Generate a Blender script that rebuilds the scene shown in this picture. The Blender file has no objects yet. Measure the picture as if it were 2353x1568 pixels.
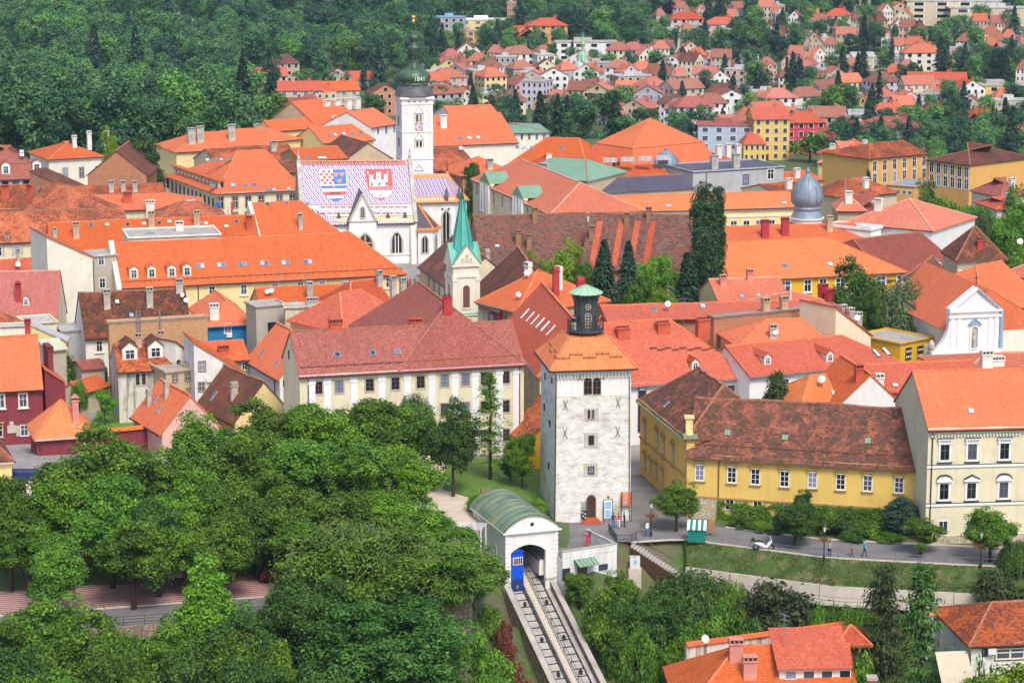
import bpy,math,random
import numpy as np
from mathutils import Vector,Matrix
S=bpy.context.scene
C=S.collection
R=math.radians
# ------------------------------------------------------------------ camera
CAMZ,PIT,FPX,CU,CV=73.7,R(11.3),5553.0,1176.0,784.0
cd=bpy.data.cameras.new('camera'); cam=bpy.data.objects.new('camera',cd); C.objects.link(cam)
cam.location=(0,0,CAMZ); cam.rotation_euler=(R(90)-PIT,0,0)
cd.sensor_width=36.0; cd.lens=36.0*FPX/2352.0; cd.clip_start=1.0; cd.clip_end=9000.0
S.camera=cam
# ------------------------------------------------------------------ light
SUN_EL,SUN_AZ=52.0,160.0
wd=bpy.data.worlds.new('World'); S.world=wd; wd.use_nodes=True
nt=wd.node_tree; nt.nodes.clear()
wo=nt.nodes.new('ShaderNodeOutputWorld'); wb=nt.nodes.new('ShaderNodeBackground'); ws=nt.nodes.new('ShaderNodeTexSky')
ws.sky_type='NISHITA'; ws.sun_disc=False; ws.sun_elevation=R(SUN_EL); ws.sun_rotation=R(SUN_AZ)
ws.dust_density=3.0; ws.air_density=1.0; ws.ozone_density=1.0
wb.inputs[1].default_value=0.15
nt.links.new(ws.outputs[0],wb.inputs[0]); nt.links.new(wb.outputs[0],wo.inputs[0])
sd=bpy.data.lights.new('sun','SUN'); sd.energy=1.9; sd.angle=R(18); sd.color=(1.0,.95,.87)
so=bpy.data.objects.new('sun',sd); C.objects.link(so)
so.rotation_euler=(R(90-SUN_EL),0,R(180-SUN_AZ)+math.pi)
_sd=Vector((math.sin(R(SUN_AZ))*math.cos(R(SUN_EL)),math.cos(R(SUN_AZ))*math.cos(R(SUN_EL)),math.sin(R(SUN_EL))))
so.rotation_euler=_sd.to_track_quat('Z','Y').to_euler()
S.view_settings.view_transform='Standard'; S.view_settings.look='None'
S.view_settings.exposure=0.5; S.view_settings.gamma=1.0; S.view_settings.use_curve_mapping=False
S.cycles.max_bounces=5; S.cycles.diffuse_bounces=3; S.cycles.glossy_bounces=2; S.cycles.transparent_max_bounces=4
S.cycles.volume_bounces=0
S.cycles.use_denoising=True
# ------------------------------------------------------------------ picture <-> place
SP,CP=math.sin(PIT),math.cos(PIT)
def ray(u,v):
 a=(u-CU)/FPX; b=(CV-v)/FPX
 return Vector((a,CP+b*SP,-SP+b*CP))
def P(u,v,z):
 d=ray(u,v); t=(z-CAMZ)/d.z
 return Vector((d.x*t,d.y*t,z))
def PY(u,v,y):
 d=ray(u,v); t=y/d.y
 return Vector((d.x*t,y,CAMZ+d.z*t))
def proj(p):
 q=Vector(p)-Vector((0,0,CAMZ)); f=q.y*CP-q.z*SP; up=q.y*SP+q.z*CP
 return CU+FPX*q.x/f,CV-FPX*up/f
def hit(u,v,p0,n):
 d=ray(u,v); o=Vector((0,0,CAMZ)); t=(p0-o).dot(n)/d.dot(n)
 return o+d*t
def sc(y,z=0):
 return FPX/(y*CP+(CAMZ-z)*SP)
def ss(a,b,x):
 t=min(1,max(0,(x-a)/(b-a))); return t*t*(3-2*t)
 # ------------------------------------------------------------------ materials
MAT={}
def nodes(name):
 m=bpy.data.materials.new(name); m.use_nodes=True; t=m.node_tree; t.nodes.clear()
 o=t.nodes.new('ShaderNodeOutputMaterial'); b=t.nodes.new('ShaderNodeBsdfPrincipled')
 t.links.new(b.outputs[0],o.inputs[0]); MAT[name]=m
 def N(k,**kw):
  n=t.nodes.new(k)
  for a,v in kw.items():
   if a.startswith('i_'):n.inputs[int(a[2:])].default_value=v
   else:setattr(n,a,v)
  return n
 return m,t,b,N,t.links.new
def c4(c):return(c[0],c[1],c[2],1)
def noise(N,L,vec,scale,detail=4,rough=.6):
 n=N('ShaderNodeTexNoise'); n.inputs['Scale'].default_value=scale; n.inputs['Detail'].default_value=detail
 n.inputs['Roughness'].default_value=rough
 if vec is not None:L(vec,n.inputs['Vector'])
 return n.outputs[0]
def ramp(N,L,fac,stops):
 r=N('ShaderNodeValToRGB'); e=r.color_ramp.elements
 while len(e)<len(stops):e.new(.5)
 for k,(p,c) in enumerate(stops):e[k].position=p; e[k].color=c4(c)
 L(fac,r.inputs[0]); return r.outputs[0]
def mix(N,L,fac,a,b,mode='MIX'):
 m=N('ShaderNodeMix',data_type='RGBA',blend_type=mode)
 if isinstance(fac,float):m.inputs[0].default_value=fac
 else:L(fac,m.inputs[0])
 for s,x in((6,a),(7,b)):
  if isinstance(x,tuple):m.inputs[s].default_value=c4(x)
  else:L(x,m.inputs[s])
 return m.outputs[2]
def mth(N,L,op,a,b=0.0,clamp=False):
 m=N('ShaderNodeMath',operation=op,use_clamp=clamp)
 for k,x in enumerate((a,b)):
  if isinstance(x,(int,float)):m.inputs[k].default_value=x
  else:L(x,m.inputs[k])
 return m.outputs[0]
def sh(c,k):return tuple(min(1,x*k) for x in c)
def bump(N,L,b,h,dist=.02,st=.6):
 n=N('ShaderNodeBump'); n.inputs['Distance'].default_value=dist; n.inputs['Strength'].default_value=st
 L(h,n.inputs['Height']); L(n.outputs[0],b.inputs['Normal'])
def m_plain(name,col,rough=.75,var=.12,scale=.8,bmp=0.0,metal=0.0,spec=.3):
 m,t,b,N,L=nodes(name); tc=N('ShaderNodeTexCoord')
 n=noise(N,L,tc.outputs['Object'],scale)
 L(ramp(N,L,n,[(.3,sh(col,1-var)),(.7,sh(col,1+var))]),b.inputs['Base Color'])
 b.inputs['Roughness'].default_value=rough; b.inputs['Metallic'].default_value=metal
 b.inputs['Specular IOR Level'].default_value=spec
 if bmp:bump(N,L,b,noise(N,L,tc.outputs['Object'],scale*8),bmp)
 return m
def m_plaster(name,col,dirt=.25,dcol=(.22,.19,.15),stain=.62):
 """painted plaster: faint mottling, vertical run-off streaks and stains of its own shape"""
 m,t,b,N,L=nodes(name); tc=N('ShaderNodeTexCoord'); ob=tc.outputs['Object']
 mp=N('ShaderNodeMapping'); mp.inputs['Scale'].default_value=(1.6,1.6,.12); L(ob,mp.inputs[0])
 base=ramp(N,L,noise(N,L,ob,.5,5),[(.3,sh(col,.93)),(.7,sh(col,1.05))])
 st=ramp(N,L,noise(N,L,mp.outputs[0],1.0,6,.7),[(.48,(0,0,0)),(stain+.13,(1,1,1))])
 st2=ramp(N,L,noise(N,L,ob,.33,7,.72),[(.5,(0,0,0)),(.75,(1,1,1))])
 f=mth(N,L,'MULTIPLY',mth(N,L,'ADD',st,st2),dirt*.95,True)
 L(mix(N,L,f,base,dcol),b.inputs['Base Color'])
 b.inputs['Roughness'].default_value=.88; b.inputs['Specular IOR Level'].default_value=.15
 bump(N,L,b,noise(N,L,ob,6,4),.015,.4)
 return m
def m_roof(name,c1,c2,c3=None,patch=.55,pscale=.22,tw=.19,th=.17,var=.12,soft=.1):
 """clay tiles: tone drawn per tile, patches of older tile, course relief"""
 m,t,b,N,L=nodes(name)
 uv=N('ShaderNodeUVMap').outputs[0]; tc=N('ShaderNodeTexCoord'); ob=tc.outputs['Object']
 mp=N('ShaderNodeMapping'); mp.inputs['Scale'].default_value=(1/tw,1/th,1); L(uv,mp.inputs[0])
 fl=N('ShaderNodeVectorMath',operation='FLOOR'); L(mp.outputs[0],fl.inputs[0])
 wn=N('ShaderNodeTexWhiteNoise',noise_dimensions='2D'); L(fl.outputs[0],wn.inputs[0])
 big=noise(N,L,ob,pscale,7,.68)
 tone=ramp(N,L,wn.outputs[0],[(0,sh(c1,1-var)),(.5,c1),(1,c2)])
 if c3:
  w2=mth(N,L,'ADD',big,mth(N,L,'MULTIPLY',mth(N,L,'SUBTRACT',wn.outputs[0],.5),.22))
  f=ramp(N,L,w2,[(patch-soft,(0,0,0)),(patch+soft,(1,1,1))])
  tone=mix(N,L,f,tone,mix(N,L,wn.outputs[0],c3,sh(c3,.6)))
 else:
  tone=mix(N,L,ramp(N,L,big,[(.35,(0,0,0)),(.75,(1,1,1))]),tone,mix(N,L,.5,tone,sh(c1,.72)))
 fine=noise(N,L,ob,1.7,6,.7)
 tone=mix(N,L,ramp(N,L,fine,[(.45,(0,0,0)),(.8,(.55,.55,.55))]),tone,sh(c1,.6))
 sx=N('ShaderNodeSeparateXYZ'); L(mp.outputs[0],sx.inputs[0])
 crs=mth(N,L,'FRACT',mth(N,L,'MULTIPLY',sx.outputs[1],.5)); gr=mth(N,L,'MULTIPLY',mth(N,L,'LESS_THAN',crs,.3),.30)  # dark course lines: shade of the tile gaps painted into the colour
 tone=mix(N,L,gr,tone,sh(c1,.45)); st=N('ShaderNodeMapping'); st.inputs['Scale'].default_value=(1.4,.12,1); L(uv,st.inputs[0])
 tone=mix(N,L,ramp(N,L,noise(N,L,st.outputs[0],1.0,5,.7),[(.5,(0,0,0)),(.8,(.6,.6,.6))]),tone,sh(c1,.55))
 hs=N('ShaderNodeHueSaturation'); rn=N('ShaderNodeObjectInfo').outputs['Random']; L(mth(N,L,'ADD',mth(N,L,'MULTIPLY',rn,.24),.84),hs.inputs['Value']); L(mth(N,L,'ADD',mth(N,L,'MULTIPLY',rn,-.08),1.03),hs.inputs['Saturation']); L(tone,hs.inputs['Color']); tone=hs.outputs[0]
 L(tone,b.inputs['Base Color']); b.inputs['Roughness'].default_value=.8; b.inputs['Specular IOR Level'].default_value=.2
 h=mth(N,L,'ADD',mth(N,L,'MULTIPLY',mth(N,L,'FRACT',sx.outputs[1]),-.7),mth(N,L,'MULTIPLY',mth(N,L,'PINGPONG',sx.outputs[0],.5),1.0))
 h=mth(N,L,'ADD',h,mth(N,L,'MULTIPLY',wn.outputs[0],.6))
 bump(N,L,b,h,.045,.8)
 return m
def m_brick(name,c1,c2,mort,bw=.5,bh=.22,plaster=None):
 m,t,b,N,L=nodes(name); uv=N('ShaderNodeUVMap').outputs[0]; tc=N('ShaderNodeTexCoord')
 br=N('ShaderNodeTexBrick'); L(uv,br.inputs[0])
 br.inputs['Color1'].default_value=c4(c1); br.inputs['Color2'].default_value=c4(c2); br.inputs['Mortar'].default_value=c4(mort)
 br.inputs['Scale'].default_value=1; br.inputs['Brick Width'].default_value=bw; br.inputs['Row Height'].default_value=bh
 br.inputs['Mortar Size'].default_value=.02
 n=noise(N,L,tc.outputs['Object'],.7,7,.7)
 c=mix(N,L,n,br.outputs[0],mix(N,L,.5,br.outputs[0],sh(c1,.6)))
 if plaster:c=mix(N,L,ramp(N,L,noise(N,L,tc.outputs['Object'],.45,6,.65),[(.5,(0,0,0)),(.54,(1,1,1))]),c,plaster)
 L(c,b.inputs['Base Color']); b.inputs['Roughness'].default_value=.9; b.inputs['Specular IOR Level'].default_value=.1
 bump(N,L,b,br.outputs[1],-.02)
 return m
def m_stone(name,c1,c2,mort,scale=2.2):
 m,t,b,N,L=nodes(name); tc=N('ShaderNodeTexCoord'); ob=tc.outputs['Object']
 v=N('ShaderNodeTexVoronoi',feature='DISTANCE_TO_EDGE'); v.inputs['Scale'].default_value=scale; L(ob,v.inputs['Vector'])
 v2=N('ShaderNodeTexVoronoi'); v2.inputs['Scale'].default_value=scale; L(ob,v2.inputs['Vector'])
 col=mix(N,L,v2.outputs['Color'],c1,c2)
 L(mix(N,L,ramp(N,L,v.outputs[0],[(.02,(1,1,1)),(.09,(0,0,0))]),col,mort),b.inputs['Base Color'])
 b.inputs['Roughness'].default_value=.92
 bump(N,L,b,v.outputs[0],.05)
 return m
def m_leaf(name,c1,c2,c3,transl=.25,vr=(.5,.75),tone=None):
 """leaf colours: each leaf its own tint (random per leaf, per tree)"""
 m,t,b,N,L=nodes(name)
 a=N('ShaderNodeAttribute',attribute_name='tint'); oi=N('ShaderNodeObjectInfo')
 c=ramp(N,L,a.outputs['Fac'],[(0,c1),(.55,c2),(1,c3)])
 hs=N('ShaderNodeHueSaturation')
 L(mth(N,L,'ADD',mth(N,L,'MULTIPLY',oi.outputs['Random'],.022),.489),hs.inputs['Hue'])
 L(mth(N,L,'ADD',mth(N,L,'MULTIPLY',oi.outputs['Random'],vr[0]),vr[1]),hs.inputs['Value'])
 if tone:c=mix(N,L,1.0,c,ramp(N,L,oi.outputs['Random'],tone),'MULTIPLY')
 L(c,hs.inputs['Color']); L(hs.outputs[0],b.inputs['Base Color'])
 b.inputs['Roughness'].default_value=.55; b.inputs['Specular IOR Level'].default_value=.25
 tr=N('ShaderNodeBsdfTranslucent'); L(hs.outputs[0],tr.inputs[0])
 ms=N('ShaderNodeMixShader'); ms.inputs[0].default_value=transl
 o=[n for n in t.nodes if n.type=='OUTPUT_MATERIAL'][0]
 L(b.outputs[0],ms.inputs[1]); L(tr.outputs[0],ms.inputs[2]); L(ms.outputs[0],o.inputs[0])
 return m
ORG=(.72,.16,.045)
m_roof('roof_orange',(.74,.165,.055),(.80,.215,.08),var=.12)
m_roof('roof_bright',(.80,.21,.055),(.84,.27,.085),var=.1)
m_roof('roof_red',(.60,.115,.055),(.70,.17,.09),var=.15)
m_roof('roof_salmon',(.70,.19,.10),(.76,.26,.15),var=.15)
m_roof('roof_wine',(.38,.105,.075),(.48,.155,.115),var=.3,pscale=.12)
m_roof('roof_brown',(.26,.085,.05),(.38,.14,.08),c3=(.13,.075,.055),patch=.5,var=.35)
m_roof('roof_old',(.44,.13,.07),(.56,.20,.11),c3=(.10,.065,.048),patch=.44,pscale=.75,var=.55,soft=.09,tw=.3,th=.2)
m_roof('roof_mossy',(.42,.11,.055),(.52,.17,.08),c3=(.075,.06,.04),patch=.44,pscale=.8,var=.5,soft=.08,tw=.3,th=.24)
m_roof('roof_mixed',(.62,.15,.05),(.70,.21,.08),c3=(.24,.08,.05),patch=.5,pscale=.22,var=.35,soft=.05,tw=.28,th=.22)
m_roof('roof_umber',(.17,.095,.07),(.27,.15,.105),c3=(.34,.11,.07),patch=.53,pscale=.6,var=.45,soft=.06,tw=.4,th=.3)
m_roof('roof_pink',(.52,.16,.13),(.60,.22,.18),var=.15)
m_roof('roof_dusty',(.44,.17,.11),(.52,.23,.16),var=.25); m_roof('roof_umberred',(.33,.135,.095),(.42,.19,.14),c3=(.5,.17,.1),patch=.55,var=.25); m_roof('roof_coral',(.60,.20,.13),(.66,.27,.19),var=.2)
def m_seam(name,c1,c2,gap=.6,rough=.5):
 m,t,b,N,L=nodes(name); uv=N('ShaderNodeUVMap').outputs[0]; tc=N('ShaderNodeTexCoord')
 sx=N('ShaderNodeSeparateXYZ'); L(uv,sx.inputs[0])
 fr=mth(N,L,'FRACT',mth(N,L,'DIVIDE',sx.outputs[0],gap))
 k=mth(N,L,'LESS_THAN',fr,.1)
 n=noise(N,L,tc.outputs['Object'],.5,6,.7)
 c=ramp(N,L,n,[(.3,c1),(.7,c2)])
 L(mix(N,L,k,c,sh(c1,.7)),b.inputs['Base Color']); b.inputs['Roughness'].default_value=rough
 bump(N,L,b,k,.04)
 return m
m_seam('copper_green',(.16,.30,.20),(.25,.40,.28)); m_seam('copper_teal',(.055,.34,.27),(.12,.50,.40),.5,.5)
m_seam('sheet_dark',(.075,.065,.10),(.11,.10,.14)); m_seam('sheet_grey',(.22,.27,.33),(.34,.39,.45)); m_seam('sheet_blue',(.20,.32,.45),(.30,.45,.6))
m_seam('sheet_light',(.45,.44,.42),(.56,.55,.53),1.2)
m_plain('copper_dark',(.052,.088,.062),.45,.6,.5,metal=.2); m_plain('copper_onion',(.075,.14,.085),.42,.55,.45,metal=.2)
m_plain('lead_dark',(.10,.095,.10),.5,.35,.7)
for k,c,d in(('cream',(.74,.67,.47),.2),('pale',(.76,.72,.60),.2),('yellow',(.76,.52,.14),.2),('yellow_deep',(.74,.43,.03),.15),('yellow_light',(.80,.64,.30),.2),('ochre',(.72,.40,.12),.15),('white',(.80,.79,.77),.16),('offwhite',(.78,.75,.68),.25),('wine',(.235,.045,.055),.15),('blue',(.025,.20,.43),.1),('beige',(.62,.53,.38),.3),('sand',(.55,.44,.29),.4),('greige',(.47,.42,.35),.35),('grey',(.42,.42,.43),.4),('bluegrey',(.42,.50,.62),.15),('pink',(.68,.42,.36),.2),('terracotta',(.55,.24,.13),.3),('crimson',(.58,.07,.10),.1),('green_pale',(.55,.56,.42),.2),('lilac',(.60,.56,.66),.2)):
 m_plaster(k,c,d)
m_plaster('shabby',(.66,.62,.55),.95,(.20,.18,.16),.5); m_plaster('shabby_white',(.76,.75,.73),.55,(.36,.38,.42),.55); m_plaster('stained',(.62,.55,.43),.7,(.33,.25,.16),.52)
m_brick('brick',(.44,.17,.085),(.55,.25,.13),(.45,.35,.26)); m_brick('brick_pale',(.52,.27,.12),(.62,.36,.18),(.55,.42,.28),plaster=None)
m_brick('brick_brown',(.33,.16,.09),(.42,.22,.13),(.36,.28,.2))
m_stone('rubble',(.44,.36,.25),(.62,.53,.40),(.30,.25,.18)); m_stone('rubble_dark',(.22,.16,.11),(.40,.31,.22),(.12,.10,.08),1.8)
m_plain('trim_white',(.80,.80,.79),.7,.05); m_plain('trim_cream',(.74,.70,.56),.7,.06); m_plain('trim_stone',(.50,.46,.38),.85,.15); m_plain('trim_brown',(.16,.085,.05),.7,.15)
m_plain('trim_ochre',(.42,.28,.12),.8,.1); m_plain('trim_dark',(.035,.03,.03),.5,.2); m_plain('sash_green',(.13,.17,.14),.5,.1); m_plain('gutter',(.06,.042,.04),.45,.2,metal=.3); m_plain('gutter_grey',(.22,.23,.25),.45,.2,metal=.3)
m_plain('iron',(.03,.03,.032),.5,.2); m_plain('wood_dark',(.07,.035,.02),.7,.3); m_plain('wood',(.33,.19,.09),.7,.25,3)
m_plain('chim_red',(.50,.10,.055),.85,.2); m_plain('chim_crimson',(.42,.045,.05),.8,.15); m_plain('chim_grey',(.44,.41,.36),.9,.3); m_plain('chim_white',(.74,.71,.64),.85,.15); m_plain('chim_pink',(.62,.25,.20),.85,.15); m_plain('chim_tan',(.52,.36,.24),.9,.3)
m_plain('soot',(.02,.018,.018),.9,.1); m_plain('dish',(.72,.72,.72),.45,.04); m_plain('steel',(.35,.36,.38),.4,.1,metal=.6); m_plain('ridge',(.66,.20,.085),.8,.25,2); m_plain('ridge_old',(.36,.15,.09),.85,.35,2); m_plain('ridge_light',(.62,.36,.26),.8,.2,2)
m_plain('concrete',(.40,.37,.33),.9,.2,.6,.01); m_plain('concrete_pale',(.56,.50,.42),.9,.12,.8,.01); m_plain('asphalt',(.185,.178,.182),.9,.2,.35,.006); m_plain('paving',(.30,.275,.27),.9,.15,.5); m_plain('gravel',(.60,.50,.40),.95,.12,.5,.01)
m_plain('bark',(.075,.052,.038),.95,.4,2,.04); m_plain('bark_pale',(.20,.16,.12),.95,.3,2)
def m_glass(name,col,rough=.12):
 m,t,b,N,L=nodes(name); oi=N('ShaderNodeObjectInfo')
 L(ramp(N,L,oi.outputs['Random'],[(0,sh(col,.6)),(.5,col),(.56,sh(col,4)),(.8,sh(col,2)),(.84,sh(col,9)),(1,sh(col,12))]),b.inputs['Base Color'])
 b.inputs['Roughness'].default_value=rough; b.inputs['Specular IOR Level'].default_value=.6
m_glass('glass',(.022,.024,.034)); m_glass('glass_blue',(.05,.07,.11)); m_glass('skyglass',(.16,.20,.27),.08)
m_plain('curtain',(.5,.5,.5),.8,.1)
# ------------------------------------------------------------------ mesh building
class MB:
 def __init__(s):s.v=[]; s.f=[]; s.m=[]; s.mats=[]
 def mi(s,mat):
  if mat not in s.mats:s.mats.append(mat)
  return s.mats.index(mat)
 def poly(s,pts,mat=None):
  k=len(s.v); s.v+=[tuple(p) for p in pts]; s.f.append(tuple(range(k,k+len(pts)))); s.m.append(s.mi(mat) if mat else 0)
 def box(s,x0,x1,y0,y1,z0,z1,mat=None,taper=0.0):
  t=taper
  a=[(x0,y0,z0),(x1,y0,z0),(x1,y1,z0),(x0,y1,z0),(x0+t,y0+t,z1),(x1-t,y0+t,z1),(x1-t,y1-t,z1),(x0+t,y1-t,z1)]
  s.hexa(a,mat)
 def hexa(s,a,mat=None):
  k=len(s.v); s.v+=[tuple(p) for p in a]; i=s.mi(mat) if mat else 0
  for q in((0,3,2,1),(4,5,6,7),(0,1,5,4),(1,2,6,5),(2,3,7,6),(3,0,4,7)):s.f.append(tuple(k+j for j in q)); s.m.append(i)
 def bar(s,a,b,w,h,mat=None,up=Vector((0,0,1))):
  a=Vector(a); b=Vector(b); d=(b-a).normalized(); r=d.cross(up)
  r=Vector((1,0,0)) if r.length<1e-4 else r.normalized(); n=r.cross(d)
  s.hexa([p+r*(i*w/2)+n*(j*h/2) for p in(a,b) for i,j in((-1,-1),(1,-1),(1,1),(-1,1))],mat)
 def tube(s,pts,rad,n=6,mat=None,cap=True):
  k=len(s.v); i=s.mi(mat) if mat else 0; m=len(pts); rad=rad if hasattr(rad,'__len__') else[rad]*m
  pts=[Vector(p) for p in pts]
  for q,p in enumerate(pts):
   d=(pts[min(q+1,m-1)]-pts[max(q-1,0)]).normalized()
   r=d.cross(Vector((.13,.21,.97))); r=Vector((1,0,0)) if r.length<1e-3 else r.normalized(); w=d.cross(r)
   for j in range(n):a=2*math.pi*j/n; s.v.append(tuple(p+(r*math.cos(a)+w*math.sin(a))*rad[q]))
  for q in range(m-1):
   for j in range(n):s.f.append((k+q*n+j,k+q*n+(j+1)%n,k+(q+1)*n+(j+1)%n,k+(q+1)*n+j)); s.m.append(i)
  if cap:s.f.append(tuple(k+j for j in reversed(range(n)))); s.m.append(i); s.f.append(tuple(k+(m-1)*n+j for j in range(n))); s.m.append(i)
 def lathe(s,prof,n=16,cx=0,cy=0,mat=None,rot=0.0,sq=1.0,mats=None):
  k=len(s.v); m=len(prof)
  for r,z in prof:
   for j in range(n):a=2*math.pi*j/n+rot; s.v.append((cx+r*math.cos(a),cy+r*math.sin(a)*sq,z))
  for q in range(m-1):
   i=s.mi(mats[q]) if mats else(s.mi(mat) if mat else 0)
   for j in range(n):s.f.append((k+q*n+j,k+q*n+(j+1)%n,k+(q+1)*n+(j+1)%n,k+(q+1)*n+j)); s.m.append(i)
  s.f.append(tuple(k+(m-1)*n+j for j in range(n))); s.m.append(s.m[-1])
 def mesh(s,name,mat=None,smooth=False):
  me=bpy.data.meshes.new(name); me.from_pydata(s.v,[],s.f)
  for x in(s.mats or[mat]):me.materials.append(MAT[x])
  if s.mats:me.polygons.foreach_set('material_index',s.m)
  uv=me.uv_layers.new(name='UVMap'); out=np.zeros(len(me.loops)*2)
  k=0; Z=Vector((0,0,1))
  for p in me.polygons:
   n=p.normal
   if abs(n.z)>.995 or n.length<.5:a=Vector((1,0,0)); b=Vector((0,1,0))
   else:a=Z.cross(n).normalized(); b=n.cross(a)
   for vi in p.vertices:q=Vector(s.v[vi]); out[k]=q.dot(a); out[k+1]=q.dot(b); k+=2
  uv.data.foreach_set('uv',out)
  if smooth:me.polygons.foreach_set('use_smooth',[True]*len(me.polygons))
  return me
 def build(s,name,mat=None,parent=None,smooth=False,loc=None):
  return link(name,s.mesh(name,mat,smooth),parent,loc)
def link(name,me,parent=None,loc=None,rz=None):
 o=bpy.data.objects.new(name,me); C.objects.link(o)
 if parent:o.parent=parent
 if loc is not None:o.location=loc
 if rz is not None:o.rotation_euler=(0,0,rz)
 return o
LABELS={}
def tag(o,label,cat,group=None):
 o['label']=label; o['category']=cat
 if group:o['group']=group
 return o
def thing(name,label,cat,loc=(0,0,0),rz=0.0,group=None):
 o=bpy.data.objects.new(name,None); C.objects.link(o); o.location=loc; o.rotation_euler=(0,0,rz); o.empty_display_size=.5
 return tag(o,label,cat,group)
def struct(o,kind='structure'):o['kind']=kind; return o
CACHE={}
def cached(key,fn):
 if key not in CACHE:CACHE[key]=fn()
 return CACHE[key]
rnd=random.Random(7)
DBG=False
# ------------------------------------------------------------------ windows, chimneys and other fittings (shared meshes)
def ring(m,w,h,t,y0,y1,mat,z0=0.0):
 m.box(-w/2-t,-w/2,y0,y1,z0-t,z0+h+t,mat); m.box(w/2,w/2+t,y0,y1,z0-t,z0+h+t,mat)
 m.box(-w/2,w/2,y0,y1,z0-t,z0,mat); m.box(-w/2,w/2,y0,y1,z0+h,z0+h+t,mat)
 # style: surround, surround width, bar material, vertical bars, horizontal bars, glass, hood, sill
WST={'brown':('trim_brown',.1,'trim_cream',1,1,'glass',None,None),'white':('trim_white',.08,'trim_white',1,1,'glass',None,None),'stone':('trim_stone',.16,'trim_brown',1,2,'glass',None,None),'yel':('trim_white',.07,'trim_white',1,2,'glass','flat','trim_ochre'),'palace':('trim_white',.22,'sash_green',1,1,'glass','flat','trim_dark'),'arch':('trim_white',.22,'sash_green',1,1,'glass','arc','trim_dark'),'ped':('trim_white',.22,'sash_green',1,1,'glass','tri','trim_dark'),'cream':('trim_cream',.14,'trim_white',1,1,'glass',None,'trim_cream'),'dark':('trim_dark',.05,'trim_dark',1,1,'glass',None,None),'tall':('trim_ochre',.1,'trim_white',1,2,'glass','tri2','trim_ochre'),'plain':('trim_white',.06,'trim_white',1,0,'glass',None,None),'shut':('trim_white',.06,'trim_white',1,1,'glass',None,None),'hood':('trim_ochre',.1,'trim_white',1,1,'glass','flat','trim_ochre')}
def window(parent,pos,rz,w,h,st):
 su,sw,bm,nv,nh,gl,hood,sill=WST[st]
 def fr():
  m=MB(); ring(m,w,h,sw,-.09,.05,su)
  return m.mesh('window',su)
 def sa():
  m=MB(); t=max(.045,w*.05); ring(m,w-2*t,h-2*t,t,-.065,.03,bm,t)
  for k in range(nv):x=-w/2+w*(k+1)/(nv+1); m.box(x-t*.6,x+t*.6,-.06,.03,t,h-t,bm)
  for k in range(nh):
   z=h*(k+1)/(nh+1) if nh>1 else h*.62
   m.box(-w/2+t,w/2-t,-.055,.03,z-t*.5,z+t*.5,bm)
  return m.mesh('sash',bm)
 def pa():
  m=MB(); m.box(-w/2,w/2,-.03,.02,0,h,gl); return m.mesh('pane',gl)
 o=link('window',cached(('wf',st,w,h),fr),parent,pos,rz)
 link('sash',cached(('ws',st,w,h),sa),o); link('pane',cached(('wp',st,w,h),pa),o)
 if sill:
  def si():
   m=MB(); m.box(-w/2-sw-.12,w/2+sw+.12,-.22,.04,-sw-.12,-sw+.003,sill); return m.mesh('sill',sill)
  link('sill',cached(('wi',st,w,h),si),o)
 if hood:
  def ho():
   m=MB(); W=w/2+sw+.16; z=h+sw+.1; mt=sill if hood in('flat','tri2') and sill=='trim_ochre' else su
   if hood=='flat':
    m.box(-W,W,-.3,.04,z+.18,z+.32,mt); m.box(-W+.12,-W+.3,-.2,.04,z-.3,z+.18,mt); m.box(W-.3,W-.12,-.2,.04,z-.3,z+.18,mt)
    if mt!='trim_ochre':m.box(-W,W,-.32,.04,z+.322,z+.36,'trim_dark'); m.box(-W+.1,W-.1,-.14,.04,z-.05,z+.178,mt)
   else:
    n=8; pts=[]
    for k in range(n+1):
     x=-W+2*W*k/n
     pts.append((x,z+(.12+.45*(1-abs(x)/W) if hood.startswith('tri') else .12+.5*math.sqrt(max(0,1-(x/W)**2)))))
    m.poly([(-W,-.16,z)]+[(W,-.16,z)]+[(x,-.16,zz) for x,zz in reversed(pts)],mt)
    for(xa,za),(xb,zb) in zip(pts,pts[1:]):m.hexa([(xa,-.3,za),(xb,-.3,zb),(xb,.04,zb),(xa,.04,za),(xa,-.3,za+.1),(xb,-.3,zb+.1),(xb,.04,zb+.1),(xa,.04,za+.1)],'trim_dark' if mt!='trim_ochre' else mt)
    m.box(-W,W,-.3,.04,z-.1,z-.002,mt)
   return m.mesh('hood',mt)
  link('hood',cached(('wh',st,w,h),ho),o)
 if st=='shut':
  for sx in(-1,1):
   def shu():
    m=MB(); m.box(-w*.24,w*.24,-.03,.03,0,h,'trim_stone')
    for k in range(6):m.box(-w*.2,w*.2,-.045,.03,h*(k+.3)/6,h*(k+.8)/6,'trim_stone')
    return m.mesh('shutter','trim_stone')
   s_=link('shutter',cached(('wsh',w,h),shu),o,(sx*(w*.78+.06),-.06,0))
 return o
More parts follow.
